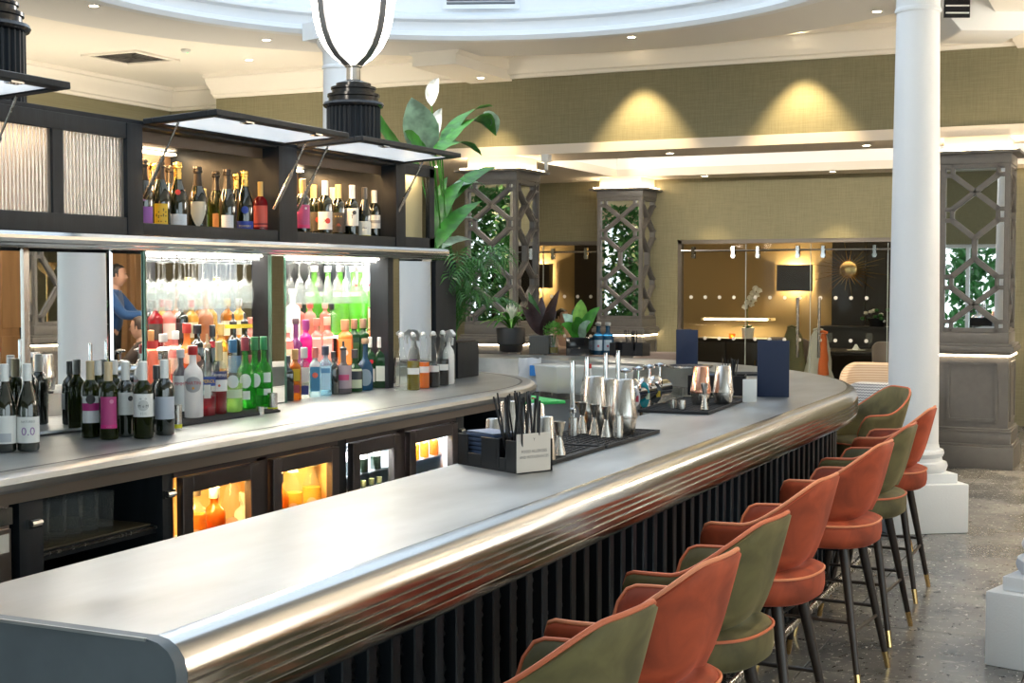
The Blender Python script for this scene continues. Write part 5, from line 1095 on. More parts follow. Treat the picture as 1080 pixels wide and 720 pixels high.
def straws(x, y, z, rz, n, sp, label, group, seed=1, h=.2):
    rn = random.Random(seed)
    for k in range(n):
        u, v = rn.uniform(-sp, sp), rn.uniform(-.045, .045); o = put('straw', STRAW, None, (x+u*cos(rz)-v*sin(rz), y+u*sin(rz)+v*cos(rz), z+.009))
        o.rotation_euler = (rn.uniform(-.22, .22), u*3.2+rn.uniform(-.12, .12), rz); o.scale = (1, 1, h/.2*rn.uniform(.93, 1.02)); tag(o, label, 'straw', group)
cx, cy = -2.09, 4.10; crz = rad(-8)
pA, pB = on_z(483, 489, 1.10), on_z(546, 500, 1.10); crz = math.atan2(pB.y-pA.y, pB.x-pA.x); ln0 = (pB-pA).length
nrm = Vector((-sin(crz), cos(crz), 0)); cc = (pA+pB)/2+nrm*.0725
caddy(cc.x, cc.y, 1.10, crz, 'black napkin and straw caddy with an allergy card on the near bar top', (('FOOD ALLERGIES', .0135, .070, 0), ('AND INTOLERANCES', .0125, .052, 0), ('Y', .014, .108, 0)), ln=max(.24, ln0))
L2 = max(.24, ln0)
sx = cc+Vector((cos(crz), sin(crz), 0))*(L2*.30); straws(sx.x, sx.y, 1.10, crz, 34, .05, 'black drinking straw standing in the caddy with the allergy card', 'black straws in the near caddy', 4, .245)
nx = cc-Vector((cos(crz), sin(crz), 0))*(L2*.20)
t = thing('napkin_stack', 'stack of navy napkins in the near caddy', 'napkins', (nx.x, nx.y, 1.109), crz)
for k in range(7): B().box(-L2*.24, -.055, k*.0145, L2*.24-(k % 2)*.004, .055, k*.0145+.013).build('napkin', NAP, t, bevel=.003, seg=1)
B().box(-L2*.235, -.05, .102, L2*.22, .05, .106).build('top_napkin', M('pale_napkin', (.30, .33, .42), .9), t, bevel=.001)
p = on_z(752, 417, ZM); caddy(p.x, p.y+.08, ZM, rad(12), 'black caddy behind the copper and steel shakers', None, ln=.30)
straws(p.x+.06, p.y+.1, ZM, rad(12), 12, .03, 'black straw in the caddy behind the copper shaker', 'black straws in the far caddy', 6, .19)
t = thing('napkin_stack', 'folded dark napkins in the caddy behind the copper shaker', 'napkins', (p.x-.07, p.y+.08, ZM+.009), rad(12))
for k in range(5): B().box(-.06, -.05, k*.02, .06, .05, k*.02+.018).build('napkin', NAP, t, bevel=.003, seg=1)
p = on_z(779, 424, ZM); t = thing('table_card', 'white card leaning beside the far caddy', 'card', (p.x+.05, p.y+.02, ZM), rad(30)); B().box(-.035, -.004, 0, .035, .004, .115).build('card_body', PLASTICW, t, bevel=.003)
p = on_z(662, 375, 1.10); caddy(p.x, p.y+.05, 1.10, rad(-6), 'black straw caddy on the far curve of the bar beside the blue bottles', None, ln=.30)
straws(p.x+.02, p.y+.06, 1.10, rad(-6), 16, .05, 'black straw in the caddy beside the blue bottles', 'black straws on the far curve', 8, .2)
# menus
NAVY = M('navy_menu_cover', (.006, .016, .052), .55)
def menu(px, py, w_, h, rz, label, opened):
    p = on_z(px, py, 1.10); t = thing('menu', label, 'menu', (p.x, p.y, 1.10), rz, 'standing menus on the bar'); th = .006
    B().box(-w_/2, 0, 0, w_/2, th, h).build('cover', NAVY, t, bevel=.002)
    a = rad(58 if opened else 40)
    B().box(0, 0, 0, w_, th, h).xf(Matrix.Translation((-w_/2, th, 0)) @ Matrix.Rotation(a, 4, 'Z')).build('back_cover', NAVY, t, bevel=.002)
    B().box(.006, -.004, .006, w_-.01, -.001, h-.006).xf(Matrix.Translation((-w_/2, th, 0)) @ Matrix.Rotation(a, 4, 'Z')).build('pages', M('menu_paper', (.75, .78, .84), .7), t)
menu(815.5, 418.5, .165, .30, rad(12), 'navy menu standing near the end of the bar', False)
menu(724.5, 384, .16, .255, rad(6), 'navy menu standing half open on the far curve of the bar', True)
p = on_z(725, 386, 1.10); 
p = on_z(710, 385, 1.10); t = thing('tray', 'low round tray on the far curve beside the half-open menu', 'tray', (p.x+.2, p.y-.25, 1.10)); B().lathe([(0, .004), (.15, .0), (.165, .006), (.17, .018), (.165, .018), (.15, .008), (0, .007)], 36).build('dish', STEEL, t)
p = on_z(782, 395, 1.10); t = thing('folded_mat', 'small black mat lying between the two menus', 'mat', (p.x, p.y, 1.10), rad(20)); B().box(-.14, -.10, 0, .14, .10, .012).build('mat_base', RUBBER, t, bevel=.003); B().box(-.13, -.09, .012, .13, .09, .014).build('mat_top', RUBBER, t)
# blue bottles on the far curve
for px, lb in ((631, 'blue water bottle with glass stopper, left of the pair on the far curve'), (641, 'blue water bottle with glass stopper, right of the pair on the far curve')):
    p = on_z(px, 374, 1.10); bottle(p.x, p.y, 1.10, 'spirit', .25, .05, 'deepblue', lb, (.35, .35, .32), caph=.1, capstyle='stopper', lab=((.45, .55, .62), .15, .5, 40), dot=((.4, .08, .12), .2, .3), group='blue bottles on the far curve')

# ------------------------------------------------------------------ working side of the bar
GREENB = M('green_board', (.03, .52, .12), .5)
p = on_z(548, 420, .92); t = thing('cutting_board', 'bright green cutting board with chopped fruit scraps', 'cutting board', (p.x, p.y, .90), rad(-38)); B().box(-.30, -.19, 0, .30, .19, .022).build('board_body', GREENB, t, bevel=.006); B().lathe([(.0, .022), (.012, .023), (.01, .03), (0, .032)], 8, c=(.1, .05)).build('berry', shade((.6, .03, .05)), t)
BOXW = glass('cloudy_plastic', (.93, .95, .95), .75, rough=.3, bodycol=(.97, .98, .98))
for px, py, w_, lb in ((590, 416, .34, 'cloudy white food container with lid behind the cutting board'), (646, 418, .28, 'second cloudy food container under the bar curve')):
    p = on_z(px, py, .91); t = thing('food_container', lb, 'container', (p.x-.15, p.y+.35, .90), rad(-38)); e = w_/2
    B().rows([[(-e*.88, -.10, 0), (e*.88, -.10, 0), (e*.88, .10, 0), (-e*.88, .10, 0)], [(-e, -.12, .19), (e, -.12, .19), (e, .12, .19), (-e, .12, .19)]], closed_u=True, cap=True).build('tub', BOXW, t, bevel=.01); B().box(-e-.01, -.13, .188, e+.01, .13, .20).build('rim', BOXW, t, bevel=.004)
    B().lathe([(.06, .01), (.10, .05), (.06, .08), (0, .09)], 10).build('lime_wedges', shade((.65, .62, .12)), t)
p = on_z(607, 424, .92); t = thing('knife', 'black handled kitchen knife beside the green board', 'knife', (p.x, p.y, .905), rad(120)); B().box(-.06, -.012, 0, .06, .012, .018).build('handle', BLACK, t, bevel=.004); B().prism([(-.06, -.014), (-.20, 0), (-.06, .014)], .004, .007).build('blade', STEEL, t)
p = on_z(606, 427, .92); t = thing('lemon_wedge', 'yellow lemon wedge at the board corner', 'lemon', (p.x+.05, p.y, .90)); B().lathe([(0, 0), (.022, .006), (.026, .02), (.018, .034), (0, .04)], 12).build('flesh', shade((.85, .65, .05)), t); B().lathe([(.0265, .012), (.0265, .022)], 12, cap=False).build('peel', shade((.8, .55, .03)), t)
p = on_z(548, 405, .92); t = thing('bag', 'crumpled white and blue plastic bag behind the rounded counter end', 'bag', (p.x, p.y+.2, .90)); rn = random.Random(5)
B().rows([[((.10+.03*rn.random())*cos(2*pi*i/12)*(1-.25*k/4), (.08+.03*rn.random())*sin(2*pi*i/12)*(1-.25*k/4), k*.05+.02*rn.random()) for i in range(12)] for k in range(5)], closed_u=True, cap=True).build('bag_body', glass('bag_film', (.9, .93, .97), .85), t); B().box(.04, -.1, .08, .10, -.06, .16).build('print', shade((.02, .2, .6)), t)
p = on_z(570, 390, .99); t = thing('rolled_cloth', 'rolled lilac cloth on the ledge under the far curve', 'cloth', (p.x, p.y, .985), rad(-12)); B().tube([(-.35, 0, 0), (-.1, .01, .01), (.2, .0, .0), (.35, -.02, .01)], [.03, .04, .038, .028], 10).build('roll', shade((.42, .36, .45), .9), t); B().box(-.3, -.05, -.045, .35, .1, -.03).build('fold', shade((.42, .36, .45), .9), t)
# slim chrome tap risers
for px, yt, yb, lb, xx in ((604, 380, 455, 'slim chrome tap riser, first from the cutting board', -2.28), (619, 376, 450, 'slim chrome tap riser, second from the cutting board', -2.26), (639, 372, 440, 'slim chrome tap riser with a collar behind the shaker', -2.27), (652, 369.5, 436, 'tallest slim chrome tap riser beside the shaker', -2.25)):
    d = ray(px, yt); q = EYE+d*(xx/d.x); t = thing('tap_riser', lb, 'tap', (q.x, q.y, .96), 0, 'chrome tap risers'); h = q.z-.96
    B().lathe([(.018, 0), (.018, .05), (.011, .06), (.0105, h*.45), (.015, h*.46), (.015, h*.50), (.0105, h*.51), (.0105, h*.97), (.009, h), (0, h)], 14).build('riser', CHROME, t); B().lathe([(.03, -.06), (.03, 0)], 14).build('foot', CHROME, t)
p = on_z(614, 440, 1.1); t = thing('thermometer_probe', 'white and red probe stick among the tap risers', 'probe', (-2.26, on_x(627, 375, -2.26).y, 1.0)); B().tube([(0, 0, 0), (-.02, 0, .33)], .006, 8).build('stick', PLASTICW, t); B().tube([(-.02, 0, .33), (-.021, 0, .35)], .0065, 8).build('tip', shade((.6, .03, .03)), t)
t = thing('tap_rail', 'steel ledge carrying the taps along the inner bar edge', 'ledge', (0, 0, 0)); B().box(-2.36, 4.9, .86, -2.16, 5.58, .90).build('rail_top', STEEL, t); B().box(-2.36, 4.9, .5, -2.34, 5.58, .86).build('rail_face', STEEL, t)
# beer font with lens badges
fx, fy = -2.29, 6.55
t = thing('beer_font', 'chrome beer font with red, teal and yellow lens badges', 'beer tap', (fx, fy, 1.0))
B().box(-.06, -.42, -.10, .06, .30, .04).build('base', CHROME, t, bevel=.01); B().tube([(0, -.42, .17), (0, .30, .17)], .045, 20).build('barrel', CHROME, t)
for k, (yy, c, c2, s) in enumerate(((-.36, (.6, .03, .03), W_, ''), (-.18, (.75, .70, .72), (.55, .02, .06), ''), (-.02, (.0, .28, .34), (.6, .7, .5), ''), (.14, (.02, .02, .02), (.8, .55, .03), ''))):
    h = .17
    B().tube([(0, yy, .04), (0, yy, h)], .02, 12).build('neck', CHROME, t); B().lathe([(0, h+.075), (.03, h+.07), (.042, h+.05), (.042, h+.02), (.03, h-.005)], 18, c=(0, yy)).build('dome', CHROME, t)
    v = [(.055+.0, yy+.034*cos(2*pi*i/18)*(1 if k != 2 else .75), h-.01+.05*sin(2*pi*i/18)*(1 if k != 2 else 1.3)) for i in range(18)]
    bd = B().add(v+[(x+.012, y, z) for x, y, z in v], [tuple(range(18))[::-1], tuple(range(18, 36))]+[(i, (i+1) % 18, (i+1) % 18+18, i+18) for i in range(18)]).xf(Matrix.Translation((0, yy, h)) @ Matrix.Rotation(rad(-68), 4, 'Z') @ Matrix.Translation((0, -yy, -h))).build('lens_badge', shade(c, .25), t)
    B().box(.0675, yy-.026, h-.03, .069, yy+.026, h+.0).xf(Matrix.Translation((0, yy, h)) @ Matrix.Rotation(rad(-68), 4, 'Z') @ Matrix.Translation((0, -yy, -h))).build('badge_band', shade(c2, .3), bd)
    if s:
        v, f = text_geo(s, .011); B().add([(.0696, yy+q[0], h-.015+q[1]) for q in v], f).xf(Matrix.Translation((0, yy, h)) @ Matrix.Rotation(rad(-68), 4, 'Z') @ Matrix.Translation((0, -yy, -h))).build('lettering', shade(W_), bd, smooth=False)
    B().tube([(.03, yy, h+.07), (.03, yy, h+.12)], .007, 8).lathe([(.0, h+.115), (.03, h+.12), (.032, h+.13), (.0, h+.14)], 14, c=(.03, yy)).build('handle', CHROME, t)

# ================================================================== BAR STOOLS
def velvet(name, col):
    m, nt, p = _new(name); N, L = nt.nodes, nt.links
    tc = N.new('ShaderNodeTexCoord'); n = N.new('ShaderNodeTexNoise'); n.inputs['Scale'].default_value = 7; n.inputs['Detail'].default_value = 6; n.inputs['Distortion'].default_value = .6; L.new(tc.outputs['Object'], n.inputs['Vector'])
    r = N.new('ShaderNodeValToRGB'); r.color_ramp.elements[0].position = .36; r.color_ramp.elements[1].position = .64
    r.color_ramp.elements[0].color = (*[c*.60 for c in col], 1); r.color_ramp.elements[1].color = (*[min(1, c*1.25) for c in col], 1)
    L.new(n.outputs[0], r.inputs[0]); L.new(r.outputs[0], p.inputs['Base Color']); p.inputs['Roughness'].default_value = .75
    p.inputs['Sheen Weight'].default_value = .5; p.inputs['Sheen Roughness'].default_value = .35; p.inputs['Sheen Tint'].default_value = (*[min(1, c*2.2+.1) for c in col], 1)
    return m
VORANGE, VGREEN = velvet('orange_velvet', (.36, .058, .019)), velvet('olive_velvet', (.125, .104, .038))
PIPO = M('orange_piping', (.62, .16, .07), .6); PIPL = M('light_orange_piping', (.72, .25, .12), .6)
LEGW = M('dark_walnut_leg', (.035, .024, .018), .4, var=.3, vs=12, stretch=(1, 1, .1))
def plan(a, w_=.27, d=.26, n=2.6):
    c, s = cos(a), sin(a); q = (abs(c/d)**n+abs(s/w_)**n)**(-1/n); return q*c, q*s
SA = rad(128)
def stool_mesh():
    """local: back towards +x, seat centre at the origin"""
    N_ = 44; outer = []
    top = []; rows = []
    for i in range(N_+1):
        u = -1+2*i/N_; a = u*SA; au = abs(u)
        q_ = min(1, max(0, (au-.14)/.52)); ht = 1.02-.155*(q_*q_*(3-2*q_))-.02*max(0, au-.66)
        zb = .735-.035*min(1, au/.5)
        if au > .86: ht -= .11*((au-.86)/.14)**2.4           # rounded front of the arm
        x0, y0 = plan(a); x1, y1 = plan(a, .225, .215)
        r = []
        def P(f, z): return (x1+(x0-x1)*f+.02*(f), y1+(y0-y1)*f, z)
        rake = lambda z: (z-zb)/(1.02-zb)
        th = .036 if au < .97 else .036
        prof_o = []; prof_i = []
        for k in range(8):
            t_ = k/7; z_ = zb+(ht-zb)*t_; sc_ = .78+.27*max(0, rake(z_))-.07*(1-t_)**5*(1-au*.6)
            xo, yo = plan(a, .27*sc_, .265*sc_); l = sqrt(xo*xo+yo*yo); f = (l-th*(1 if 0 < k < 7 else .72))/l
            prof_o.append((xo, yo, z_)); prof_i.append((xo*f, yo*f, z_))
        rows.append(prof_o + [((prof_o[-1][0]+prof_i[-1][0])/2, (prof_o[-1][1]+prof_i[-1][1])/2, ht+.010)] + prof_i[::-1])
        top.append(((prof_o[-1][0]*.62+prof_i[-1][0]*.38), (prof_o[-1][1]*.62+prof_i[-1][1]*.38), ht+.0105))
    b = B().rows(rows, closed_u=True, cap=True)
    arm0 = [rows[0][k] for k in range(0, 8)]
    # piping follows the top edge and turns down the front of both arms
    pp = [Vector(p) for p in top]
    a0 = [Vector(rows[0][k])*.5+Vector(rows[0][-1-k])*.5 for k in range(1, 8)]; a1 = [Vector(rows[-1][k])*.5+Vector(rows[-1][-1-k])*.5 for k in range(1, 8)]
    pipe = B().tube(a0+pp+a1[::-1], .0065, 8)
    seat = [[], [], [], [], [], [], []]
    lv = ((.0, .59), (.90, .59), (.975, .602), (1., .63), (1., .66), (.985, .683), (.94, .698), (.80, .709), (.45, .714), (0, .716))
    rws = []
    for f, z_ in lv:
        rws.append([((.228*f)*(abs(cos(2*pi*i/36))**.8)*(1 if cos(2*pi*i/36) > 0 else -1)+.004, (.235*f)*(abs(sin(2*pi*i/36))**.8)*(1 if sin(2*pi*i/36) > 0 else -1), z_) for i in range(36)])
    seatb = B().rows(rws, closed_u=True)
    sp = [((.228*.99)*(abs(cos(2*pi*i/40))**.8)*(1 if cos(2*pi*i/40) > 0 else -1)+.004, (.235*.99)*(abs(sin(2*pi*i/40))**.8)*(1 if sin(2*pi*i/40) > 0 else -1), .687) for i in range(40)]
    seatp = B().tube(sp, .005, 6, closed=True)
    return b, pipe, seatb, seatp
_b, _p, _s, _sp = stool_mesh()
LEGS = [(sx_, sy_) for sx_ in (-1, 1) for sy_ in (-1, 1)]
def legpt(sx_, sy_, z): f = 1-z/.61; return Vector((sx_*(.125+.105*f)-.01, sy_*(.125+.105*f), z))
_legm = {}
for sx_, sy_ in LEGS:
    a, m_, c = legpt(sx_, sy_, .61), legpt(sx_, sy_, .075), legpt(sx_, sy_, 0)
    _legm[(sx_, sy_)] = (B().tube([a, m_], [.022, .0135], 14).mesh('leg', LEGW), B().tube([m_, c], [.0142, .012], 14).mesh('brass_tip', BRASS))
_st = [B().tube([legpt(*p, z), legpt(*q, z)], .008, 8).mesh('stretcher', m) for p, q, z, m in (((-1, -1), (-1, 1), .24, M('black_metal_rail', (.03, .03, .032), .35, .6)), ((1, -1), (1, 1), .24, LEGW), ((-1, -1), (1, -1), .28, LEGW), ((-1, 1), (1, 1), .28, LEGW))]
_bm = {}
for nm, mt, pm_ in (('orange', VORANGE, PIPL), ('green', VGREEN, PIPO)):
    _bm[nm] = (_b.mesh('back_shell', mt, angle=70), _p.mesh('piping', pm_), _s.mesh('seat', mt, angle=60), _sp.mesh('seat_piping', pm_))
UNDER = B().box(-.15, -.14, .57, .13, .14, .592).mesh('seat_plate', BLACK)
def stool(x, y, rz, c, label):
    t = thing('bar_stool', label, 'bar stool', (x, y, 0), rz, 'velvet bar stools along the bar')
    put('back_shell', _bm[c][0], t); o = put('piping', _bm[c][1], t); s = put('seat', _bm[c][2], t); put('seat_piping', _bm[c][3], s); put('seat_plate', UNDER, t)
    for k in LEGS: l = put('leg', _legm[k][0], t); put('brass_tip', _legm[k][1], l)
    for m_ in _st: put('stretcher', m_, t)
    return t
for x, y, rz, c, lb in STOOLS: stool(x, y, rad(rz), c, lb)
# ================================================================== PLANTS
def leafmat(name, col, back=None, rough=.35):
    if name in MATS: return MATS[name]
    m, nt, p = _new(name); N, L = nt.nodes, nt.links
    tc = N.new('ShaderNodeTexCoord'); n = N.new('ShaderNodeTexNoise'); n.inputs['Scale'].default_value = 14; L.new(tc.outputs['Object'], n.inputs['Vector'])
    r = N.new('ShaderNodeValToRGB'); r.color_ramp.elements[0].color = (*[c*.7 for c in col], 1); r.color_ramp.elements[1].color = (*[min(1, c*1.3) for c in col], 1); r.color_ramp.elements[0].position = .35; r.color_ramp.elements[1].position = .65
    L.new(n.outputs[0], r.inputs[0]); L.new(r.outputs[0], p.inputs['Base Color']); p.inputs['Roughness'].default_value = rough
    t = N.new('ShaderNodeBsdfTranslucent'); L.new(r.outputs[0], t.inputs[0]); mx = N.new('ShaderNodeMixShader'); mx.inputs[0].default_value = .3
    L.new(p.outputs[0], mx.inputs[1]); L.new(t.outputs[0], mx.inputs[2]); L.new(mx.outputs[0], N['Material Output'].inputs[0]); MATS[name] = m; return m
LEAF, LEAFP, LEAFD, PALM, LEAFPU = leafmat('lily_leaf', (.055, .26, .025)), leafmat('pale_leaf', (.36, .50, .38)), leafmat('deep_leaf', (.03, .13, .03)), leafmat('palm_leaf', (.07, .22, .05)), leafmat('purple_leaf', (.05, .025, .025))
WHITEF = leafmat('white_spathe', (.82, .84, .78))
def bez(p, n=9):
    p = [Vector(q) for q in p]; out = []
    for i in range(n+1):
        t = i/n; q = list(p)
        while len(q) > 1: q = [q[k]*(1-t)+q[k+1]*t for k in range(len(q)-1)]
        out.append(q[0])
    return out
def leaf_geo(ctrl, width, face, fold=.18, n=10, peak=.42, thick=.0012):
    """blade along a curve; face: direction the blade looks; V-fold along the midrib, ribbed edge"""
    pts = bez(ctrl, n); face = Vector(face).normalized(); rows = []; rb = []
    for i, p in enumerate(pts):
        t = i/n; tg = (pts[min(i+1, n)]-pts[max(i-1, 0)]).normalized(); s = tg.cross(face)
        if s.length < 1e-4: s = Vector((1, 0, 0))
        s.normalize(); up = s.cross(tg).normalized()
        w_ = width/2*max(.03, sin(pi*min(1, t**(.69/ -math.log(peak) if False else .8)))**.8) if 0 < t < 1 else width*.012
        wob = .04*width*sin(i*2.6)
        rows.append([p - s*w_ + up*(fold*w_+wob*.5), p - s*w_*.5 + up*fold*w_*.35, p, p + s*w_*.5 + up*fold*w_*.35, p + s*w_ + up*(fold*w_-wob*.5)])
        rb.append([q - up*thick for q in rows[-1]])
    b = B().rows([r + q[::-1] for r, q in zip(rows, rb)], closed_u=True, cap=True)
    return b
def leaf(par, ctrl, width, face, mat, name='leaf', **k): return leaf_geo(ctrl, width, face, **k).build(name, mat, par, angle=80)
def frond_geo(ctrl, n, length, droop=.12, width=.016, rn=None):
    pts = bez(ctrl, n+2); b = B().tube([tuple(p) for p in pts], [.004*(1-.7*i/len(pts)) for i in range(len(pts))], 5); rn = rn or random
    for i in range(2, n+2):
        t = i/(n+2); tg = (pts[i+1 if i+1 < len(pts) else i]-pts[i-1]).normalized(); side = tg.cross(Vector((0, 0, 1)))
        if side.length < .05: side = Vector((1, 0, 0))
        side.normalize()
        for s in (-1, 1):
            l = length*(.5+.5*sin(pi*min(1, t*1.1)))*rn.uniform(.85, 1.1); d = (side*s*.8+tg*.75+Vector((0, 0, .15))).normalized(); p0 = pts[i]; p1 = p0+d*l*.55; p2 = p0+d*l+Vector((0, 0, -droop*l*2)); wv = tg.cross(d).cross(d).normalized()*width/2
            b.add([p0, p1-wv, p1+wv, p2], [(0, 1, 2), (1, 3, 2)])
    return b
CAMD = lambda p: (EYE-Vector(p))
# planter box with lily and palm at the end of the back counter
pl = thing('planter_box', 'black square planter box at the end of the back counter', 'planter', (-4.13, 8.03, 1.10)); B().box(-.13, -.15, 0, .13, .15, .225).build('box_body', BLACKWOOD, pl, bevel=.005); B().box(-.115, -.135, .225, .115, .135, .232).build('soil', shade((.03, .02, .015), .9), pl)
lily = thing('peace_lily', 'tall peace lily with white flowers rising behind the display cabinet', 'plant', (-4.13, 8.06, 1.335))
LB = Vector((-4.13, 8.06, 1.335))
def LP(px, py, X=-4.25): return on_x(px, py, X)-LB
def lily_leaf(base, tip, mid, w_, mat, X=-4.25, stem=True, face=None):
    b_, t_, m_ = LP(*base, X), LP(*tip, X), LP(*mid, X)
    lf = leaf(lily, [b_, m_, t_], w_, face or (.5, -.8, .5), mat)
    if stem: B().tube(bez([(random.uniform(-.04, .04), random.uniform(-.04, .04), 0), (b_*.55)+Vector((0, 0, .1)), b_], 8), .005, 6).build('stalk', LEAF, lf)
lily_leaf((453, 164), (434, 103), (440, 130), .23, LEAFP, -4.2, face=(.55, -.8, .1))
lily_leaf((441, 172), (391, 104), (402, 150), .13, LEAF, -4.45, face=(.8, -.3, .4)); lily_leaf((456, 168), (427, 138), (436, 150), .15, LEAF, -4.15, face=(.4, -.8, .5))
lily_leaf((464, 165), (520, 112), (482, 112), .17, LEAF, -4.2, face=(-.3, -.5, .8)); lily_leaf((466, 162), (523, 143), (506, 98), .16, LEAF, -4.1, face=(-.2, -.6, .7)); lily_leaf((457, 164), (508, 164), (482, 136), .14, LEAF, -4.05, face=(.1, -.7, .7))
lily_leaf((510, 122), (523, 142), (522, 122), .10, LEAFP, -4.1, stem=False, face=(.3, -.9, .3))
for bs, tp, md, w_, mt, X in (((461, 262), (508, 212), (476, 225), .12, LEAF, -4.05), ((458, 250), (490, 190), (466, 205), .12, LEAF, -4.15), ((474, 215), (527, 176), (496, 178), .11, LEAF, -4.2), ((468, 240), (510, 236), (486, 220), .10, LEAFP, -4.1), ((466, 262), (510, 262), (490, 242), .10, LEAFP, -4.0), ((463, 238), (472, 186), (460, 205), .08, LEAF, -4.25), ((476, 200), (512, 196), (496, 186), .09, LEAFP, -4.2), ((470, 270), (498, 292), (488, 262), .09, LEAF, -4.1)):
    lily_leaf(bs, tp, md, w_, mt, X, face=(.2, -.7, .7))
for bs, tp, w_ in (((455, 112), (463, 82), .085), ((458, 150), (466, 114), .085)):
    b_, t_ = LP(*bs), LP(*tp); f = leaf(lily, [b_, (b_+t_)/2+Vector((-.05, 0, .02)), t_], w_, (.6, -.8, .1), WHITEF, 'flower', fold=.5); B().tube([b_+Vector((.03, -.02, .03)), b_+Vector((.05, -.03, .12))], [.008, .005], 8).build('spadix', shade((.8, .8, .6)), f); B().tube(bez([(0, 0, 0), b_*.5+Vector((.02, 0, .2)), b_], 8), .004, 6).build('stalk', LEAF, f)
palm = thing('palm', 'feathery palm growing in the black planter box', 'plant', (-4.10, 8.0, 1.335)); rn = random.Random(11)
for k in range(22):
    a = rad(-100+k*8.5+rn.uniform(-6, 6)); l = rn.uniform(.16, .32); h = rn.uniform(.25, .72)
    frond_geo([(0, 0, 0), (.08*cos(a), .08*sin(a), h*.8), (l*cos(a), l*sin(a), h*1.0), (l*1.35*cos(a), l*1.35*sin(a), h*.72)], 15, .19, .2, .013, rn=rn).build('frond', PALM, palm, smooth=False)
# pots along the far curve
def at_far(px, py): p = on_z(px, py, 1.10); return p
p = at_far(539, 371); t = thing('bromeliad', 'white flowering bromeliad in a stepped black pot on the far curve', 'plant', (p.x, p.y, 1.10)); t.scale = (1.15, 1.15, 1.15); B().lathe([(0, .004), (.075, 0), (.085, .01), (.09, .05), (.105, .06), (.112, .17), (.108, .18), (.098, .18), (.095, .16), (0, .16)], 28).build('pot', M('matt_black_pot', (.016, .017, .019), .5), t)
for k in range(18):
    a = 2*pi*k/18+rn.uniform(-.15, .15); l = rn.uniform(.18, .30); h = rn.uniform(.08, .2); leaf(t, [(0, 0, .16), (l*.4*cos(a), l*.4*sin(a), .18+h*1.3), (l*cos(a), l*sin(a), .16+h*(.2 if k % 2 else .7))], .034, (cos(a)*.3, sin(a)*.3, 1), LEAF if k % 3 else leafmat('lime_leaf', (.20, .42, .06)), n=7)
for k in range(16):
    a = 2.4*k; h = .30+.045*(1-k/16); l = .02+.055*k/16; leaf(t, [(0, 0, .2), (l*.4*cos(a), l*.4*sin(a), .27), (l*cos(a), l*sin(a), h+.02)], .034, (cos(a), sin(a), .6), leafmat('bract_white', (.85, .87, .70)), 'bract', n=5)
p = at_far(571, 373); t = thing('rubber_plant', 'dark purple leaved plant in a ribbed grey square pot', 'plant', (p.x, p.y, 1.10), rad(10)); B().box(-.085, -.085, 0, .085, .085, .155).build('pot', M('grey_ribbed_pot', (.07, .07, .065), .6), t, bevel=.004)
for k in range(12): B().box(-.08+k*.0137, -.088, .004, -.073+k*.0137, -.085, .151).build('pot_rib', M('grey_ribbed_pot', (.07, .07, .065)), t)
for k, (a, h, l) in enumerate(((2.8, .40, .10), (.5, .42, .12), (1.8, .36, .08), (-.6, .30, .14), (3.6, .28, .13), (-1.8, .27, .10), (1.1, .24, .15), (-2.6, .33, .09))):
    leaf(t, [(0, 0, .15), (l*.5*cos(a), l*.5*sin(a), .15+h*.5), (l*1.3*cos(a), l*1.3*sin(a), .12+h)], .095, (cos(a)*.5+.2, sin(a)*.5-.6, .5), LEAFPU if k else LEAFD, n=7)
p = at_far(584, 373.5); t = thing('herb_jar', 'bushy green herb in a clear glass jar beside the grey pot', 'plant', (p.x, p.y, 1.10)); B().lathe([(0, .004), (.04, 0), (.042, .01), (.042, .13), (.038, .14), (.036, .13), (.038, .012), (0, .012)], 20).build('jar', GLASS, t); B().lathe([(0, .014), (.036, .014), (.036, .06), (0, .06)], 16).build('water', LIQ['olive'], t)
rn2 = random.Random(2)
for k in range(5): B().tube([(0, 0, .02), (.02*cos(k*1.3), .02*sin(k*1.3), .16)], .003, 5).build('stalk', LEAFD, t)
b = B()
for k in range(260):
    a, e, r_ = rn2.uniform(0, 2*pi), rn2.uniform(-.6, 1.5), rn2.uniform(.05, .095); c_ = Vector((r_*cos(a)*cos(e), r_*sin(a)*cos(e), .20+r_*.8*sin(e))); d1 = Vector((rn2.uniform(-1, 1), rn2.uniform(-1, 1), rn2.uniform(-1, 1))).normalized()*.013; d2 = d1.cross(Vector((.3, .7, .5))).normalized()*.008
    b.add([c_-d1, c_+d2, c_+d1, c_-d2], [(0, 1, 2, 3)])
o = b.build('foliage', leafmat('herb_leaf', (.12, .34, .06)), t, smooth=False); o['kind'] = 'stuff'
p = at_far(612, 374.5); t = thing('leafy_plant', 'broad leaved green plant in a glossy black box pot', 'plant', (p.x, p.y, 1.10), rad(5)); B().box(-.10, -.08, 0, .10, .08, .15).build('pot', M('gloss_black_pot', (.01, .01, .01), .12), t, bevel=.006)
for k, (a, h, l, w_, mt) in enumerate(((1.6, .36, .03, .13, leafmat('lime_leaf', (.2, .42, .06))), (.2, .30, .13, .10, LEAF), (3.0, .24, .12, .11, LEAFP), (-.8, .18, .15, .10, LEAFP), (3.9, .16, .13, .11, LEAF), (-1.6, .22, .08, .12, LEAF), (2.3, .28, .10, .10, LEAFD))):
    leaf(t, [(0, 0, .13), (l*.5*cos(a), l*.5*sin(a)-.02, .15+h*.6), (l*1.3*cos(a), l*1.3*sin(a)-.02, .10+h)], w_, (.2, -.8, .45), mt, n=7)
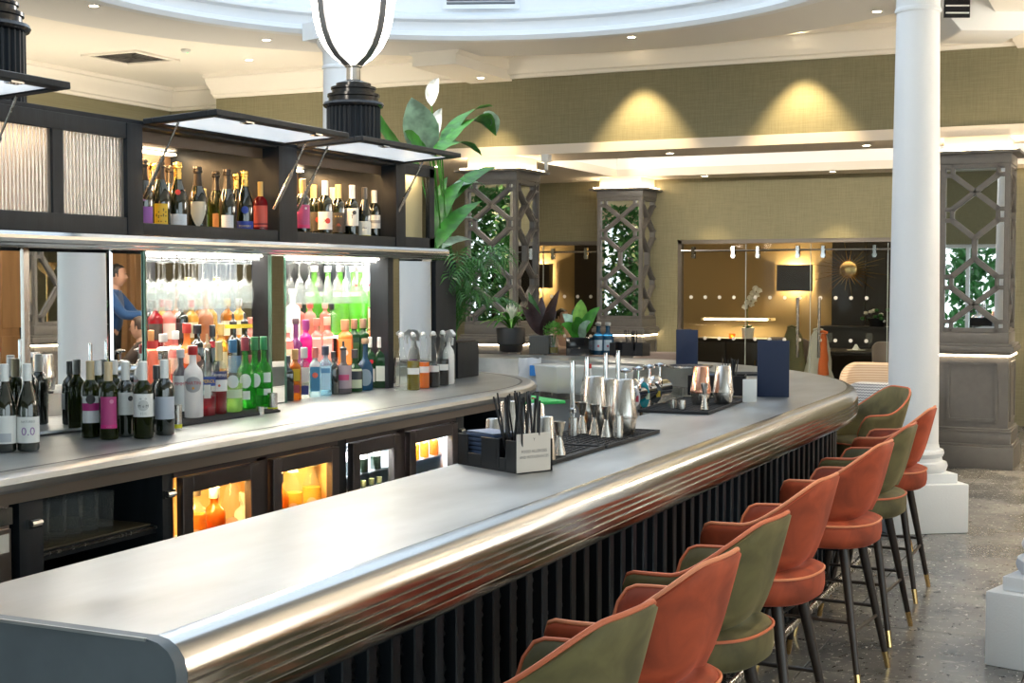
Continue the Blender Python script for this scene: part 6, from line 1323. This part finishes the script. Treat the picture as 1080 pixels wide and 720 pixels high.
# big plants by the side window, seen in the mirrored piers
for (x, y, lb) in ((-10.4, 1.6, 'tall leafy bush beside the side window'), (-10.4, 5.2, 'tall leafy bush by the olive side wall')):
    t = thing('indoor_bush', lb, 'plant', (x, y, 0)); B().lathe([(0, 0), (.22, 0), (.30, .5), (.27, .5), (.25, .46), (0, .46)], 20).build('pot', M('matt_black_pot', (.016, .017, .019)), t); b = B(); B().tube([(0, 0, .4), (0, 0, 2.2)], .04, 8).build('trunk', LEGW, t)
    for k in range(1500):
        a, zz, r_ = rn.uniform(0, 2*pi), rn.uniform(.7, 3.3), rn.uniform(.1, .75); c_ = Vector((r_*cos(a), r_*sin(a), zz)); d1 = Vector((rn.uniform(-1, 1), rn.uniform(-1, 1), rn.uniform(-1, 1))).normalized()*.09; d2 = d1.cross(Vector((.3, .7, .5))).normalized()*.035; b.add([c_-d1, c_+d2, c_+d1, c_-d2], [(0, 1, 2, 3)])
    o = b.build('foliage', LEAFD, t, smooth=False); o['kind'] = 'stuff'

for k in range(5):
    t = thing('street_shrub', 'leafy street shrub outside the shop-front window, %s of five' % ORD[k], 'shrub', (-7.4+k*1.7, -7.6, 0), 0, 'street shrubs'); b = B(); B().tube([(0, 0, 0), (0, 0, 2.0)], .06, 8).build('trunk', LEGW, t)
    for i in range(1100):
        a, zz, r_ = rn.uniform(0, 2*pi), rn.uniform(.3, 3.6), rn.uniform(.1, .95); c_ = Vector((r_*cos(a), r_*sin(a), zz)); d1 = Vector((rn.uniform(-1, 1), rn.uniform(-1, 1), rn.uniform(-1, 1))).normalized()*.14; d2 = d1.cross(Vector((.3, .7, .5))).normalized()*.06; b.add([c_-d1, c_+d2, c_+d1, c_-d2], [(0, 1, 2, 3)])
    o = b.build('foliage', LEAFD, t, smooth=False); o['kind'] = 'stuff'
# ================================================================== RESTAURANT SEATING
def zigzag(name, c0, c1, fu=48., fv=42.):
    m, nt, p = _new(name); N, L = nt.nodes, nt.links
    def mth(op, a, b=None):
        n = N.new('ShaderNodeMath'); n.operation = op
        for i, q in enumerate((a, b)):
            if q is None: continue
            if isinstance(q, (int, float)): n.inputs[i].default_value = q
            else: L.new(q, n.inputs[i])
        return n.outputs[0]
    tc = N.new('ShaderNodeTexCoord'); sp = N.new('ShaderNodeSeparateXYZ'); L.new(tc.outputs['Object'], sp.inputs[0])
    at_ = mth('ARCTAN2', sp.outputs[1], sp.outputs[0]); tri = mth('PINGPONG', mth('MULTIPLY', at_, fu*.30), .5)
    fr = mth('FRACT', mth('ADD', mth('MULTIPLY', sp.outputs[2], fv), tri)); st = mth('GREATER_THAN', fr, .5)
    mx = N.new('ShaderNodeMix'); mx.data_type = 'RGBA'; L.new(st, mx.inputs[0]); mx.inputs[6].default_value = (*c0, 1); mx.inputs[7].default_value = (*c1, 1); L.new(mx.outputs[2], p.inputs['Base Color']); p.inputs['Roughness'].default_value = .85
    return m
ZIG1, ZIG2 = zigzag('cream_zigzag_fabric', (.62, .52, .42), (.40, .29, .21)), zigzag('grey_zigzag_fabric', (.66, .66, .66), (.20, .20, .22))
TAUPE = M('taupe_velvet', (.22, .17, .145), .8, sheen=.4)
def tub_chair(x, y, rz, mat, label, w_=.34, top=.86, seat_h=.44, leg=.26):
    """wrap-round dining chair, back towards +x"""
    t = thing('tub_chair', label, 'chair', (x, y, 0), rz, 'tub chairs in the restaurant'); rows = []; N_ = 28
    for i in range(N_+1):
        u = -1+2*i/N_; a = u*rad(115); ht = top-.20*max(0, abs(u)-.35)**1.3/.57; rr = []
        for f, z_ in ((1, leg), (1.02, (leg+ht)/2), (1.05, ht-.02), (1.0, ht), (.86, ht), (.80, ht-.03), (.80, leg)):
            q = plan(a, w_*f, w_*f*.95, 2.8); rr.append((q[0], q[1], z_))
        rows.append(rr)
    B().rows(rows, closed_u=True, cap=True).build('back_shell', mat, t, angle=60)
    B().lathe([(0, leg-.02), (w_*.80, leg-.02), (w_*.83, seat_h-.03), (w_*.78, seat_h), (0, seat_h+.012)], 28).build('seat', mat, t)
    for sx_ in (-1, 1):
        for sy_ in (-1, 1): B().tube([(sx_*w_*.55, sy_*w_*.55, leg), (sx_*w_*.66, sy_*w_*.66, 0)], [.022, .013], 10).build('leg', LEGW, t)
    return t
tub_chair(-2.95, 12.45, rad(205), ZIG2, 'grey zigzag tub chair just beyond the bar end', .36, .86)
tub_chair(-2.45, 13.62, rad(95), ZIG1, 'cream zigzag dining chair facing the glass doors, left of two', .31, .92)
tub_chair(-1.78, 13.75, rad(85), ZIG1, 'cream zigzag dining chair partly behind the white column', .31, .92)
tub_chair(-2.12, 12.6, rad(-85), ZIG2, 'grey zigzag tub chair tucked behind the olive stool', .36, .84)
tub_chair(-5.05, 15.0, rad(100), TAUPE, 'taupe round-backed chair behind the half-open menu', .36, .90); tub_chair(-5.9, 14.6, rad(70), TAUPE, 'taupe round-backed chair near the rear pier', .36, .88)
t = thing('dining_table', 'dark square dining table between the zigzag chairs', 'table', (-2.2, 13.1, 0)); B().box(-.35, -.3, .71, .35, .3, .74).build('tabletop', M('dark_table', (.05, .035, .025), .3), t, bevel=.006); B().lathe([(.22, 0), (.22, .02), (.035, .04), (.035, .71)], 20).build('pedestal', BLACK, t)

# ---------------- private dining room seen through the glass
DK = M('espresso_wood', (.02, .016, .014), .35)
SHADE = M('black_shade', (.02, .017, .015), .7)
def sconce(x, y, z, label, e=30):
    t = thing('wall_sconce', label, 'wall lamp', (x, y, z), 0, 'black shaded wall sconces'); w_, h = .26, .20
    B().box(-w_, -.16, -h, w_, -.14, h).box(-w_, -.14, -h, -w_+.02, 0, h).box(w_-.02, -.14, -h, w_, 0, h).build('shade', SHADE, t)
    B().box(-.02, -.07, -.03, .02, 0, .03).build('bracket', BRASS, t); B().lathe([(0, -.03), (.025, -.02), (.03, .02), (0, .04)], 10, c=(0, -.07)).build('bulb', emis('sconce_bulb', (1, .75, .4), 30), t)
    light('sconce_light', 'POINT', (x, y-.06, z+.1), e*.6, (1, .72, .36), .03); light('sconce_light_low', 'POINT', (x, y-.06, z-.1), e*.4, (1, .72, .36), .03)
p = on_y(838, 293, 21.4); sconce(p.x, 21.48, p.z, 'black box sconce glowing on the tan wall behind the double doors', 40)
p = on_y(566, 291, 21.4); sconce(p.x, 21.48, p.z, 'black box sconce behind the narrow glass door', 40)
# dark feature wall panels and fireplace picture
for k, (x0, x1, lb) in enumerate(((on_y(876, 300, 21.3).x, 1.6, 'dark panelled feature wall behind the table'), (on_y(604, 300, 21.3).x, on_y(655, 300, 21.3).x, 'dark tall panel behind the narrow glass door'), )):
    t = thing('dark_wall_panel', lb, 'wall panel', ((x0+x1)/2, 21.40, 0)); e = (x1-x0)/2
    n = max(2, int(e*2/.5))
    for j in range(n): B().box(-e+j*2*e/n+.005, -.04, 0, -e+(j+1)*2*e/n-.005, 0, 2.5).build('panel', DK, t, bevel=.004, seg=1)
p = on_y(893, 284, 21.2); t = thing('sunburst_mirror', 'spiky gold sunburst mirror on the dark wall', 'mirror', (p.x, 21.34, p.z)); B().lathe([(0, 0), (.10, 0), (.13, .02), (.10, .035), (0, .03)], 24).xf(Matrix.Rotation(pi/2, 4, 'X')).build('disc', BRASS, t)
for k in range(30):
    a = 2*pi*k/30; r_ = .34+.12*(k % 3); B().tube([(.12*cos(a), -.02, .12*sin(a)), (r_*cos(a), -.03, r_*sin(a)*.7)], [.01, .003], 5).build('ray', BRASS, t)
p = on_y(782, 360, 20.6); t = thing('sideboard', 'black sideboard behind the double glass doors', 'sideboard', (p.x, 20.9, 0)); B().box(-.75, -.25, .05, .75, .25, .80).build('body', DK, t, bevel=.006); B().box(-.77, -.27, .80, .77, .27, .84).build('top', DK, t)
for k in range(3): d_ = B().box(-.73+k*.49, -.27, .08, -.26+k*.49, -.25, .78).build('door', DK, t, bevel=.004); B().box(-.29+k*.49, -.29, .4, -.28+k*.49, -.27, .52).build('handle', BRASS, d_)
p = on_y(772, 337, 20.9); t = thing('lit_shelf', 'glowing wall shelf above the black sideboard', 'shelf', (p.x, 21.3, p.z)); B().box(-.55, -.2, -.02, .55, .1, .02).build('board', M('cream_back', (.62, .52, .34)), t); B().box(-.5, -.21, -.01, .5, -.2, .01).build('light_strip', LEDW, t)
light('lit_shelf_glow', 'AREA', (p.x, 21.2, p.z-.05), 10, (1, .75, .4), 1.0, (0, 0, 0), .1)
p = on_y(787, 340, 20.7); t = thing('orchid', 'white orchid on the black sideboard', 'plant', (p.x, 20.8, .84)); B().lathe([(0, 0), (.08, 0), (.10, .16), (.08, .16), (0, .14)], 16).build('pot', PLASTICW, t); B().tube(bez([(0, 0, .14), (-.05, 0, .5), (.05, 0, .8), (.2, 0, .75)], 8), .006, 6).build('stalk', LEAFD, t)
for k in range(9): leaf(t, [(.02*k, -.02, .45+.035*k), (.02*k-.04*(-1)**k, -.05, .5+.035*k), (.02*k-.09*(-1)**k, -.04, .46+.035*k)], .09, (0, -1, .2), WHITEF, 'blossom', n=5)
for k in range(4): a = k*1.6; leaf(t, [(0, 0, .14), (.1*cos(a), .1*sin(a), .24), (.25*cos(a), .25*sin(a), .16)], .07, (0, 0, 1), LEAFD, n=6)
p = on_y(770, 343, 20.6); t = thing('tea_light', 'orange glass tea light on the sideboard', 'candle', (p.x, 20.72, .84)); B().lathe([(0, 0), (.04, 0), (.05, .07), (.045, .07), (0, .02)], 14).build('holder', glass('orange_votive', (1, .4, .1), .4), t); B().lathe([(0, .02), (.02, .025), (0, .05)], 8).build('flame', emis('candle_flame', (1, .45, .1), 14), t)
t = thing('dining_table', 'long dark table laid for dinner behind the glass doors', 'table', (-3.2, 19.7, 0)); B().box(-1.5, -.5, .71, 1.5, .5, .75).build('tabletop', DK, t, bevel=.01)
for sx_ in (-1, 1):
    for sy_ in (-1, 1): B().box(sx_*1.35-.04, sy_*.4-.04, 0, sx_*1.35+.04, sy_*.4+.04, .71).build('leg', DK, t)
for k in range(5):
    t = thing('place_setting', 'folded white napkin and plate on the long table, %s from the coat chair' % ORD[k], 'place setting', (-4.3+k*.55, 19.45, .752), 0, 'place settings on the long table'); B().lathe([(0, 0), (.09, 0), (.13, .012), (.09, .008), (0, .006)], 20).build('plate', PLASTICW, t); B().rows([[(-.05, -.05, .012), (.05, -.05, .012), (.05, .05, .012), (-.05, .05, .012)], [(-.01, -.01, .09), (.01, -.01, .09), (.01, .01, .09), (-.01, .01, .09)]], closed_u=True, cap=True).build('napkin', PLASTICW, t)
    tag(put('wine_glass', glass_mesh('wine'), None, (-4.15+k*.55, 19.6, .752+.215)), 'wine glass on the long table, %s from the coat chair' % ORD[k], 'glass', 'wine glasses on the long table').rotation_euler = (0, 0, 0)
for o_ in [o for o in COL.objects if o.get('group') == 'wine glasses on the long table']: o_.rotation_euler = (pi, 0, 0); o_.location.z = .754
tub_chair(-4.55, 19.05, rad(-95), TAUPE, 'taupe chair with coats hung on it behind the double doors', .30, .95); tub_chair(-3.1, 18.95, rad(-85), TAUPE, 'taupe chair pulled up to the long table, near the handles', .32, .92); tub_chair(-2.2, 18.95, rad(-90), TAUPE, 'taupe chair pulled up to the long table, right of the coats', .32, .92)
def coat(x, y, z, mat, label, w_=.22, h=.6, seed=1):
    rn_ = random.Random(seed); rows = []
    for k in range(9):
        f = k/8; ww = w_*(.35+.65*f**.6); rows.append([(ww*cos(2*pi*i/18)*(1+.12*rn_.uniform(-1, 1)), .10*sin(2*pi*i/18)*(.6+.6*f)*(1+.2*rn_.uniform(-1, 1)), -h*f) for i in range(18)])
    t = thing('coat', label, 'coat', (x, y, z)); B().rows(rows, closed_u=True, cap=True).build('cloth', mat, t, angle=70); B().tube([(-.06, -.04, .01), (0, -.07, .03), (.06, -.04, .01)], .018, 8).build('collar', mat, t)
coat(on_y(838, 350, 18.75).x, 18.66, 1.08, M('khaki_cloth', (.12, .11, .05), .9), 'khaki jacket hung on a chair behind the double doors', .2, .72); coat(on_y(866, 350, 18.75).x, 18.62, 1.05, shade((.62, .60, .52), .9), 'cream and orange coat hung behind the steel handles', .19, .62, 3)
coat(on_y(873, 345, 18.75).x, 18.5, 1.02, shade((.75, .16, .04), .8), 'orange scarf hanging over the cream coat', .07, .55, 5)
p = on_y(925, 305, 20.6); t = thing('flower_bowl', 'bowl of white flowers and greenery on the dark ledge', 'flowers', (p.x, 20.6, 1.05)); B().lathe([(0, 0), (.10, 0), (.14, .12), (.12, .12), (0, .08)], 18).build('bowl', BLACK, t)
for k in range(14):
    a = k*2.4; r_ = .05+.014*k; c_ = (r_*cos(a), r_*sin(a)*.6, .16+.08*sin(k)); B().lathe([(0, -.03), (.035, -.01), (.03, .02), (0, .03)], 8, c=c_[:2]).xf(Matrix.Translation((0, 0, c_[2]))).build('blossom' if k % 2 else 'leaf_cluster', WHITEF if k % 2 else LEAFD, t)
t = thing('ledge', 'dark ledge along the feature wall', 'ledge', (p.x+.3, 20.7, 0)); B().box(-1.1, -.2, 0, 1.1, .2, 1.02).build('ledge_body', DK, t); B().box(-1.13, -.22, 1.02, 1.13, .22, 1.05).build('ledge_top', DK, t)
for k in range(3):
    p = on_y(790+70*k, 262, 19.3); downlight(p.x, 19.5, 2.899, 'downlight in the dining room ceiling, %s from the narrow door side' % ORD[k])
light('dining_room_light', 'AREA', (-4.2, 19.8, 2.85), 16, (1, .76, .45), 3, (0, 0, 0), 2); light('dining_room_light_low', 'AREA', (-7.6, 19.6, 2.85), 14, (1, .76, .45), 1.5, (0, 0, 0), 1.5)

# ================================================================== PEOPLE
SKIN = M('skin', (.52, .29, .20), .55)
def skinned(name, pts, edges, mat, par, root=0):
    me = bpy.data.meshes.new(name); me.from_pydata([p[:3] for p in pts], edges, []); me.materials.append(mat); o = put(name, me, par)
    m = o.modifiers.new('skin', 'SKIN'); m.use_smooth_shade = True; me.skin_vertices.new() if not me.skin_vertices else None
    for i, p in enumerate(pts):
        sv = me.skin_vertices[0].data[i]; sv.radius = (p[3], p[4] if len(p) > 4 else p[3]); sv.use_root = (i == root)
    s = o.modifiers.new('sub', 'SUBSURF'); s.levels = 2; s.render_levels = 2
    return o
def head(par, c, f, hair, tilt=0.):
    """face, nose, ears and hair on a head centred at c and looking along f (unit, horizontal)"""
    c = Vector(c); f = Vector(f).normalized(); s = f.cross(Vector((0, 0, 1))); up = Vector((0, 0, 1)); rows = []
    for k in range(11):
        t = k/10; z_ = -.125+.25*t; w_ = (.045, .058, .066, .071, .074, .076, .077, .075, .068, .050, .012)[k]; d = (.045, .066, .082, .09, .095, .098, .098, .094, .084, .06, .014)[k]
        rows.append([c+up*z_+f*(d*cos(2*pi*i/20)*(1 if cos(2*pi*i/20) < 0 else .95))+s*(w_*sin(2*pi*i/20)) for i in range(20)])
    h = B().rows(rows, closed_u=True, cap=True); 
    h.add([c+f*.088+up*.02, c+f*.118-up*.03, c+f*.09-up*.035+s*.016, c+f*.09-up*.035-s*.016], [(0, 1, 2), (0, 3, 1), (1, 3, 2)])
    for q in (-1, 1): h.tube([c+s*q*.074+up*.02, c+s*q*.082-up*.03], .012, 6)
    o = h.build('face', SKIN, par, angle=80)
    for q in (-1, 1): B().lathe([(0, -.007), (.009, 0), (0, .007)], 8).xf(Matrix.Translation(c+f*.091+s*q*.030+up*.012)).build('eye', shade((.03, .02, .02), .3), o)
    B().bar(c+f*.089-up*.062-s*.022, c+f*.089-up*.062+s*.022, .008, .007).build('mouth', shade((.35, .10, .09)), o)
    rows = []
    for k in range(8):
        t = k/7; z_ = -.02+.155*t; w_ = (.080, .083, .085, .084, .080, .070, .050, .01)[k]; d = (.10, .104, .106, .105, .10, .088, .062, .012)[k]
        rows.append([c+up*z_+f*(d*(cos(2*pi*i/20) if cos(2*pi*i/20) < .2 or k > 4 else .2+.55*(cos(2*pi*i/20)-.2))-.012)+s*(w_*sin(2*pi*i/20)) for i in range(20)])
    B().rows(rows, closed_u=True, cap=True).build('hair', hair, par, angle=80)
def hand(par, w_, d, side, mat):
    """palm, four bent fingers and a thumb from wrist w_ along d"""
    w_, d, side = Vector(w_), Vector(d).normalized(), Vector(side).normalized(); n = d.cross(side); b = B()
    rows = []
    for t, ww, th in ((0, .024, .018), (.03, .036, .016), (.07, .042, .014), (.095, .040, .012)):
        rows.append([w_+d*t+side*ww*cos(2*pi*i/12)+n*th*sin(2*pi*i/12) for i in range(12)])
    b.rows(rows, closed_u=True, cap=True)
    for k in range(4):
        p0 = w_+d*.088+side*(-.030+.020*k); l = (.062, .075, .072, .055)[k]; b.tube([p0, p0+d*l*.5-n*.008, p0+d*l*.8-n*.026, p0+d*l*.92-n*.042], [.0095, .009, .008, .006], 7)
    p0 = w_+d*.025+side*.034; b.tube([p0, p0+d*.03+side*.022-n*.008, p0+d*.06+side*.026-n*.018], [.012, .0105, .007], 7)
    return b.build('hand', mat, par, angle=80)
def person(loc, rz, top, trousers, hair, label, sit=False):
    t = thing('person', label, 'person', loc, rz); hz = .48 if sit else .95; K = .06
    if sit:
        legs = [(0, .0, hz, .13, .16)], 
        hipL, hipR = (.02, .10, hz, .085), (.02, -.10, hz, .085); kn = lambda s: (.44, s*.12, hz+.03, .062); an = lambda s: (.46, s*.12, .09, .042); toe = lambda s: (.60, s*.13, .04, .036)
    else:
        hipL, hipR = (0, .09, hz-.04, .09), (0, -.09, hz-.04, .09); kn = lambda s: (.03, s*.11, .50, .062); an = lambda s: (-.01, s*.12, .09, .043); toe = lambda s: (.15, s*.14, .035, .038)
    lean = .10; ch = (lean*.6, 0, hz+.36, .125, .17); nk = (lean, 0, hz+.54, .058); hd = Vector((lean+.04, 0, hz+.70))
    shp = lambda s: (lean*.8, s*.19, hz+.47, .062); el = lambda s: (lean+.16, s*.25, hz+.24, .048); wr = lambda s: (lean+.40, s*.10, hz+.24, .032)
    pts = [(0, 0, hz, .12, .155), ch, nk, (hd.x, 0, hd.z-.06, .05)] ; ed = [(0, 1), (1, 2), (2, 3)]
    for s in (1, -1):
        b0 = len(pts); pts += [shp(s), el(s), wr(s)]; ed += [(1, b0), (b0, b0+1), (b0+1, b0+2)]
        b1 = len(pts); pts += [hipL if s > 0 else hipR, kn(s), an(s), toe(s)]; ed += [(0, b1), (b1, b1+1), (b1+1, b1+2), (b1+2, b1+3)]
    skinned('body', pts, ed, SKIN, t)
    g_ = lambda p, k: (*p[:3], *[q+k for q in p[3:]])
    tp = [g_((0, 0, hz+.02, .125, .16), .018), g_(ch, .02), g_(nk, .006)]; te = [(0, 1), (1, 2)]
    for s in (1, -1): b0 = len(tp); tp += [g_(shp(s), .016), g_(el(s), .014), g_((wr(s)[0]-.03, wr(s)[1]+.01*s, wr(s)[2], .034), .010)]; te += [(1, b0), (b0, b0+1), (b0+1, b0+2)]
    skinned('jumper', tp, te, top, t)
    bp = [g_((0, 0, hz-.02, .12, .155), .014)]; be = []
    for s in (1, -1): b0 = len(bp); bp += [g_(hipL if s > 0 else hipR, .012), g_(kn(s), .012), g_(an(s), .014)]; be += [(0, b0), (b0, b0+1), (b0+1, b0+2)]
    skinned('trousers', bp, be, trousers, t)
    for s in (1, -1): a_ = Vector(an(s)[:3]); B().rows([[(a_.x-.07+.25*(.5+.5*cos(2*pi*i/14))-.0, a_.y+.045*sin(2*pi*i/14)*f, z_) for i in range(14)] for f, z_ in ((1, .0), (1.05, .03), (.8, .07), (.5, .10))], closed_u=True, cap=True).build('shoe', BLACK, t)
    head(t, (hd.x, 0, hd.z), (1, 0, 0), hair)
    for s in (1, -1): w_ = Vector(wr(s)[:3]); hand(t, w_, (1, -s*.35, -.1), (0, s*1., .2), SKIN)
    return t
HAIR = M('dark_hair', (.012, .009, .008), .5)
person(PMAN[:3], PMAN[3], M('blue_jumper', (.02, .075, .22), .9, sheen=.3), M('black_jeans', (.012, .013, .016), .8), HAIR, 'man in a blue jumper seen standing in the slim mirror').scale = (1.08, 1.08, 1.08)
person(PSIT[:3], PSIT[3], M('brown_top', (.05, .035, .03), .9), M('black_jeans', (.012, .013, .016)), M('brown_hair', (.04, .022, .014), .5), 'seated person in a dark brown top seen low in the slim mirror', sit=True)
t = thing('bench', 'plain upholstered bench under the seated person on the seating side', 'bench', (PSIT[0], PSIT[1], 0), PSIT[3]); B().box(-.25, -.3, .0, .2, .3, .40).build('seat_block', TAUPE, t, bevel=.03); B().box(-.34, -.3, 0, -.25, .3, .8).build('backrest', TAUPE, t, bevel=.03)
pp = on_y(577, 322, 18.6); person((pp.x, 18.9, 0), rad(-20), shade((.55, .40, .36), .9), M('black_jeans', (.012, .013, .016)), HAIR, 'guest in a pale pink top seated behind the narrow glass door', sit=True)
tub_chair(pp.x-.02, 18.9, rad(160), TAUPE, 'taupe chair under the guest behind the narrow glass door', .34, .80, .42)
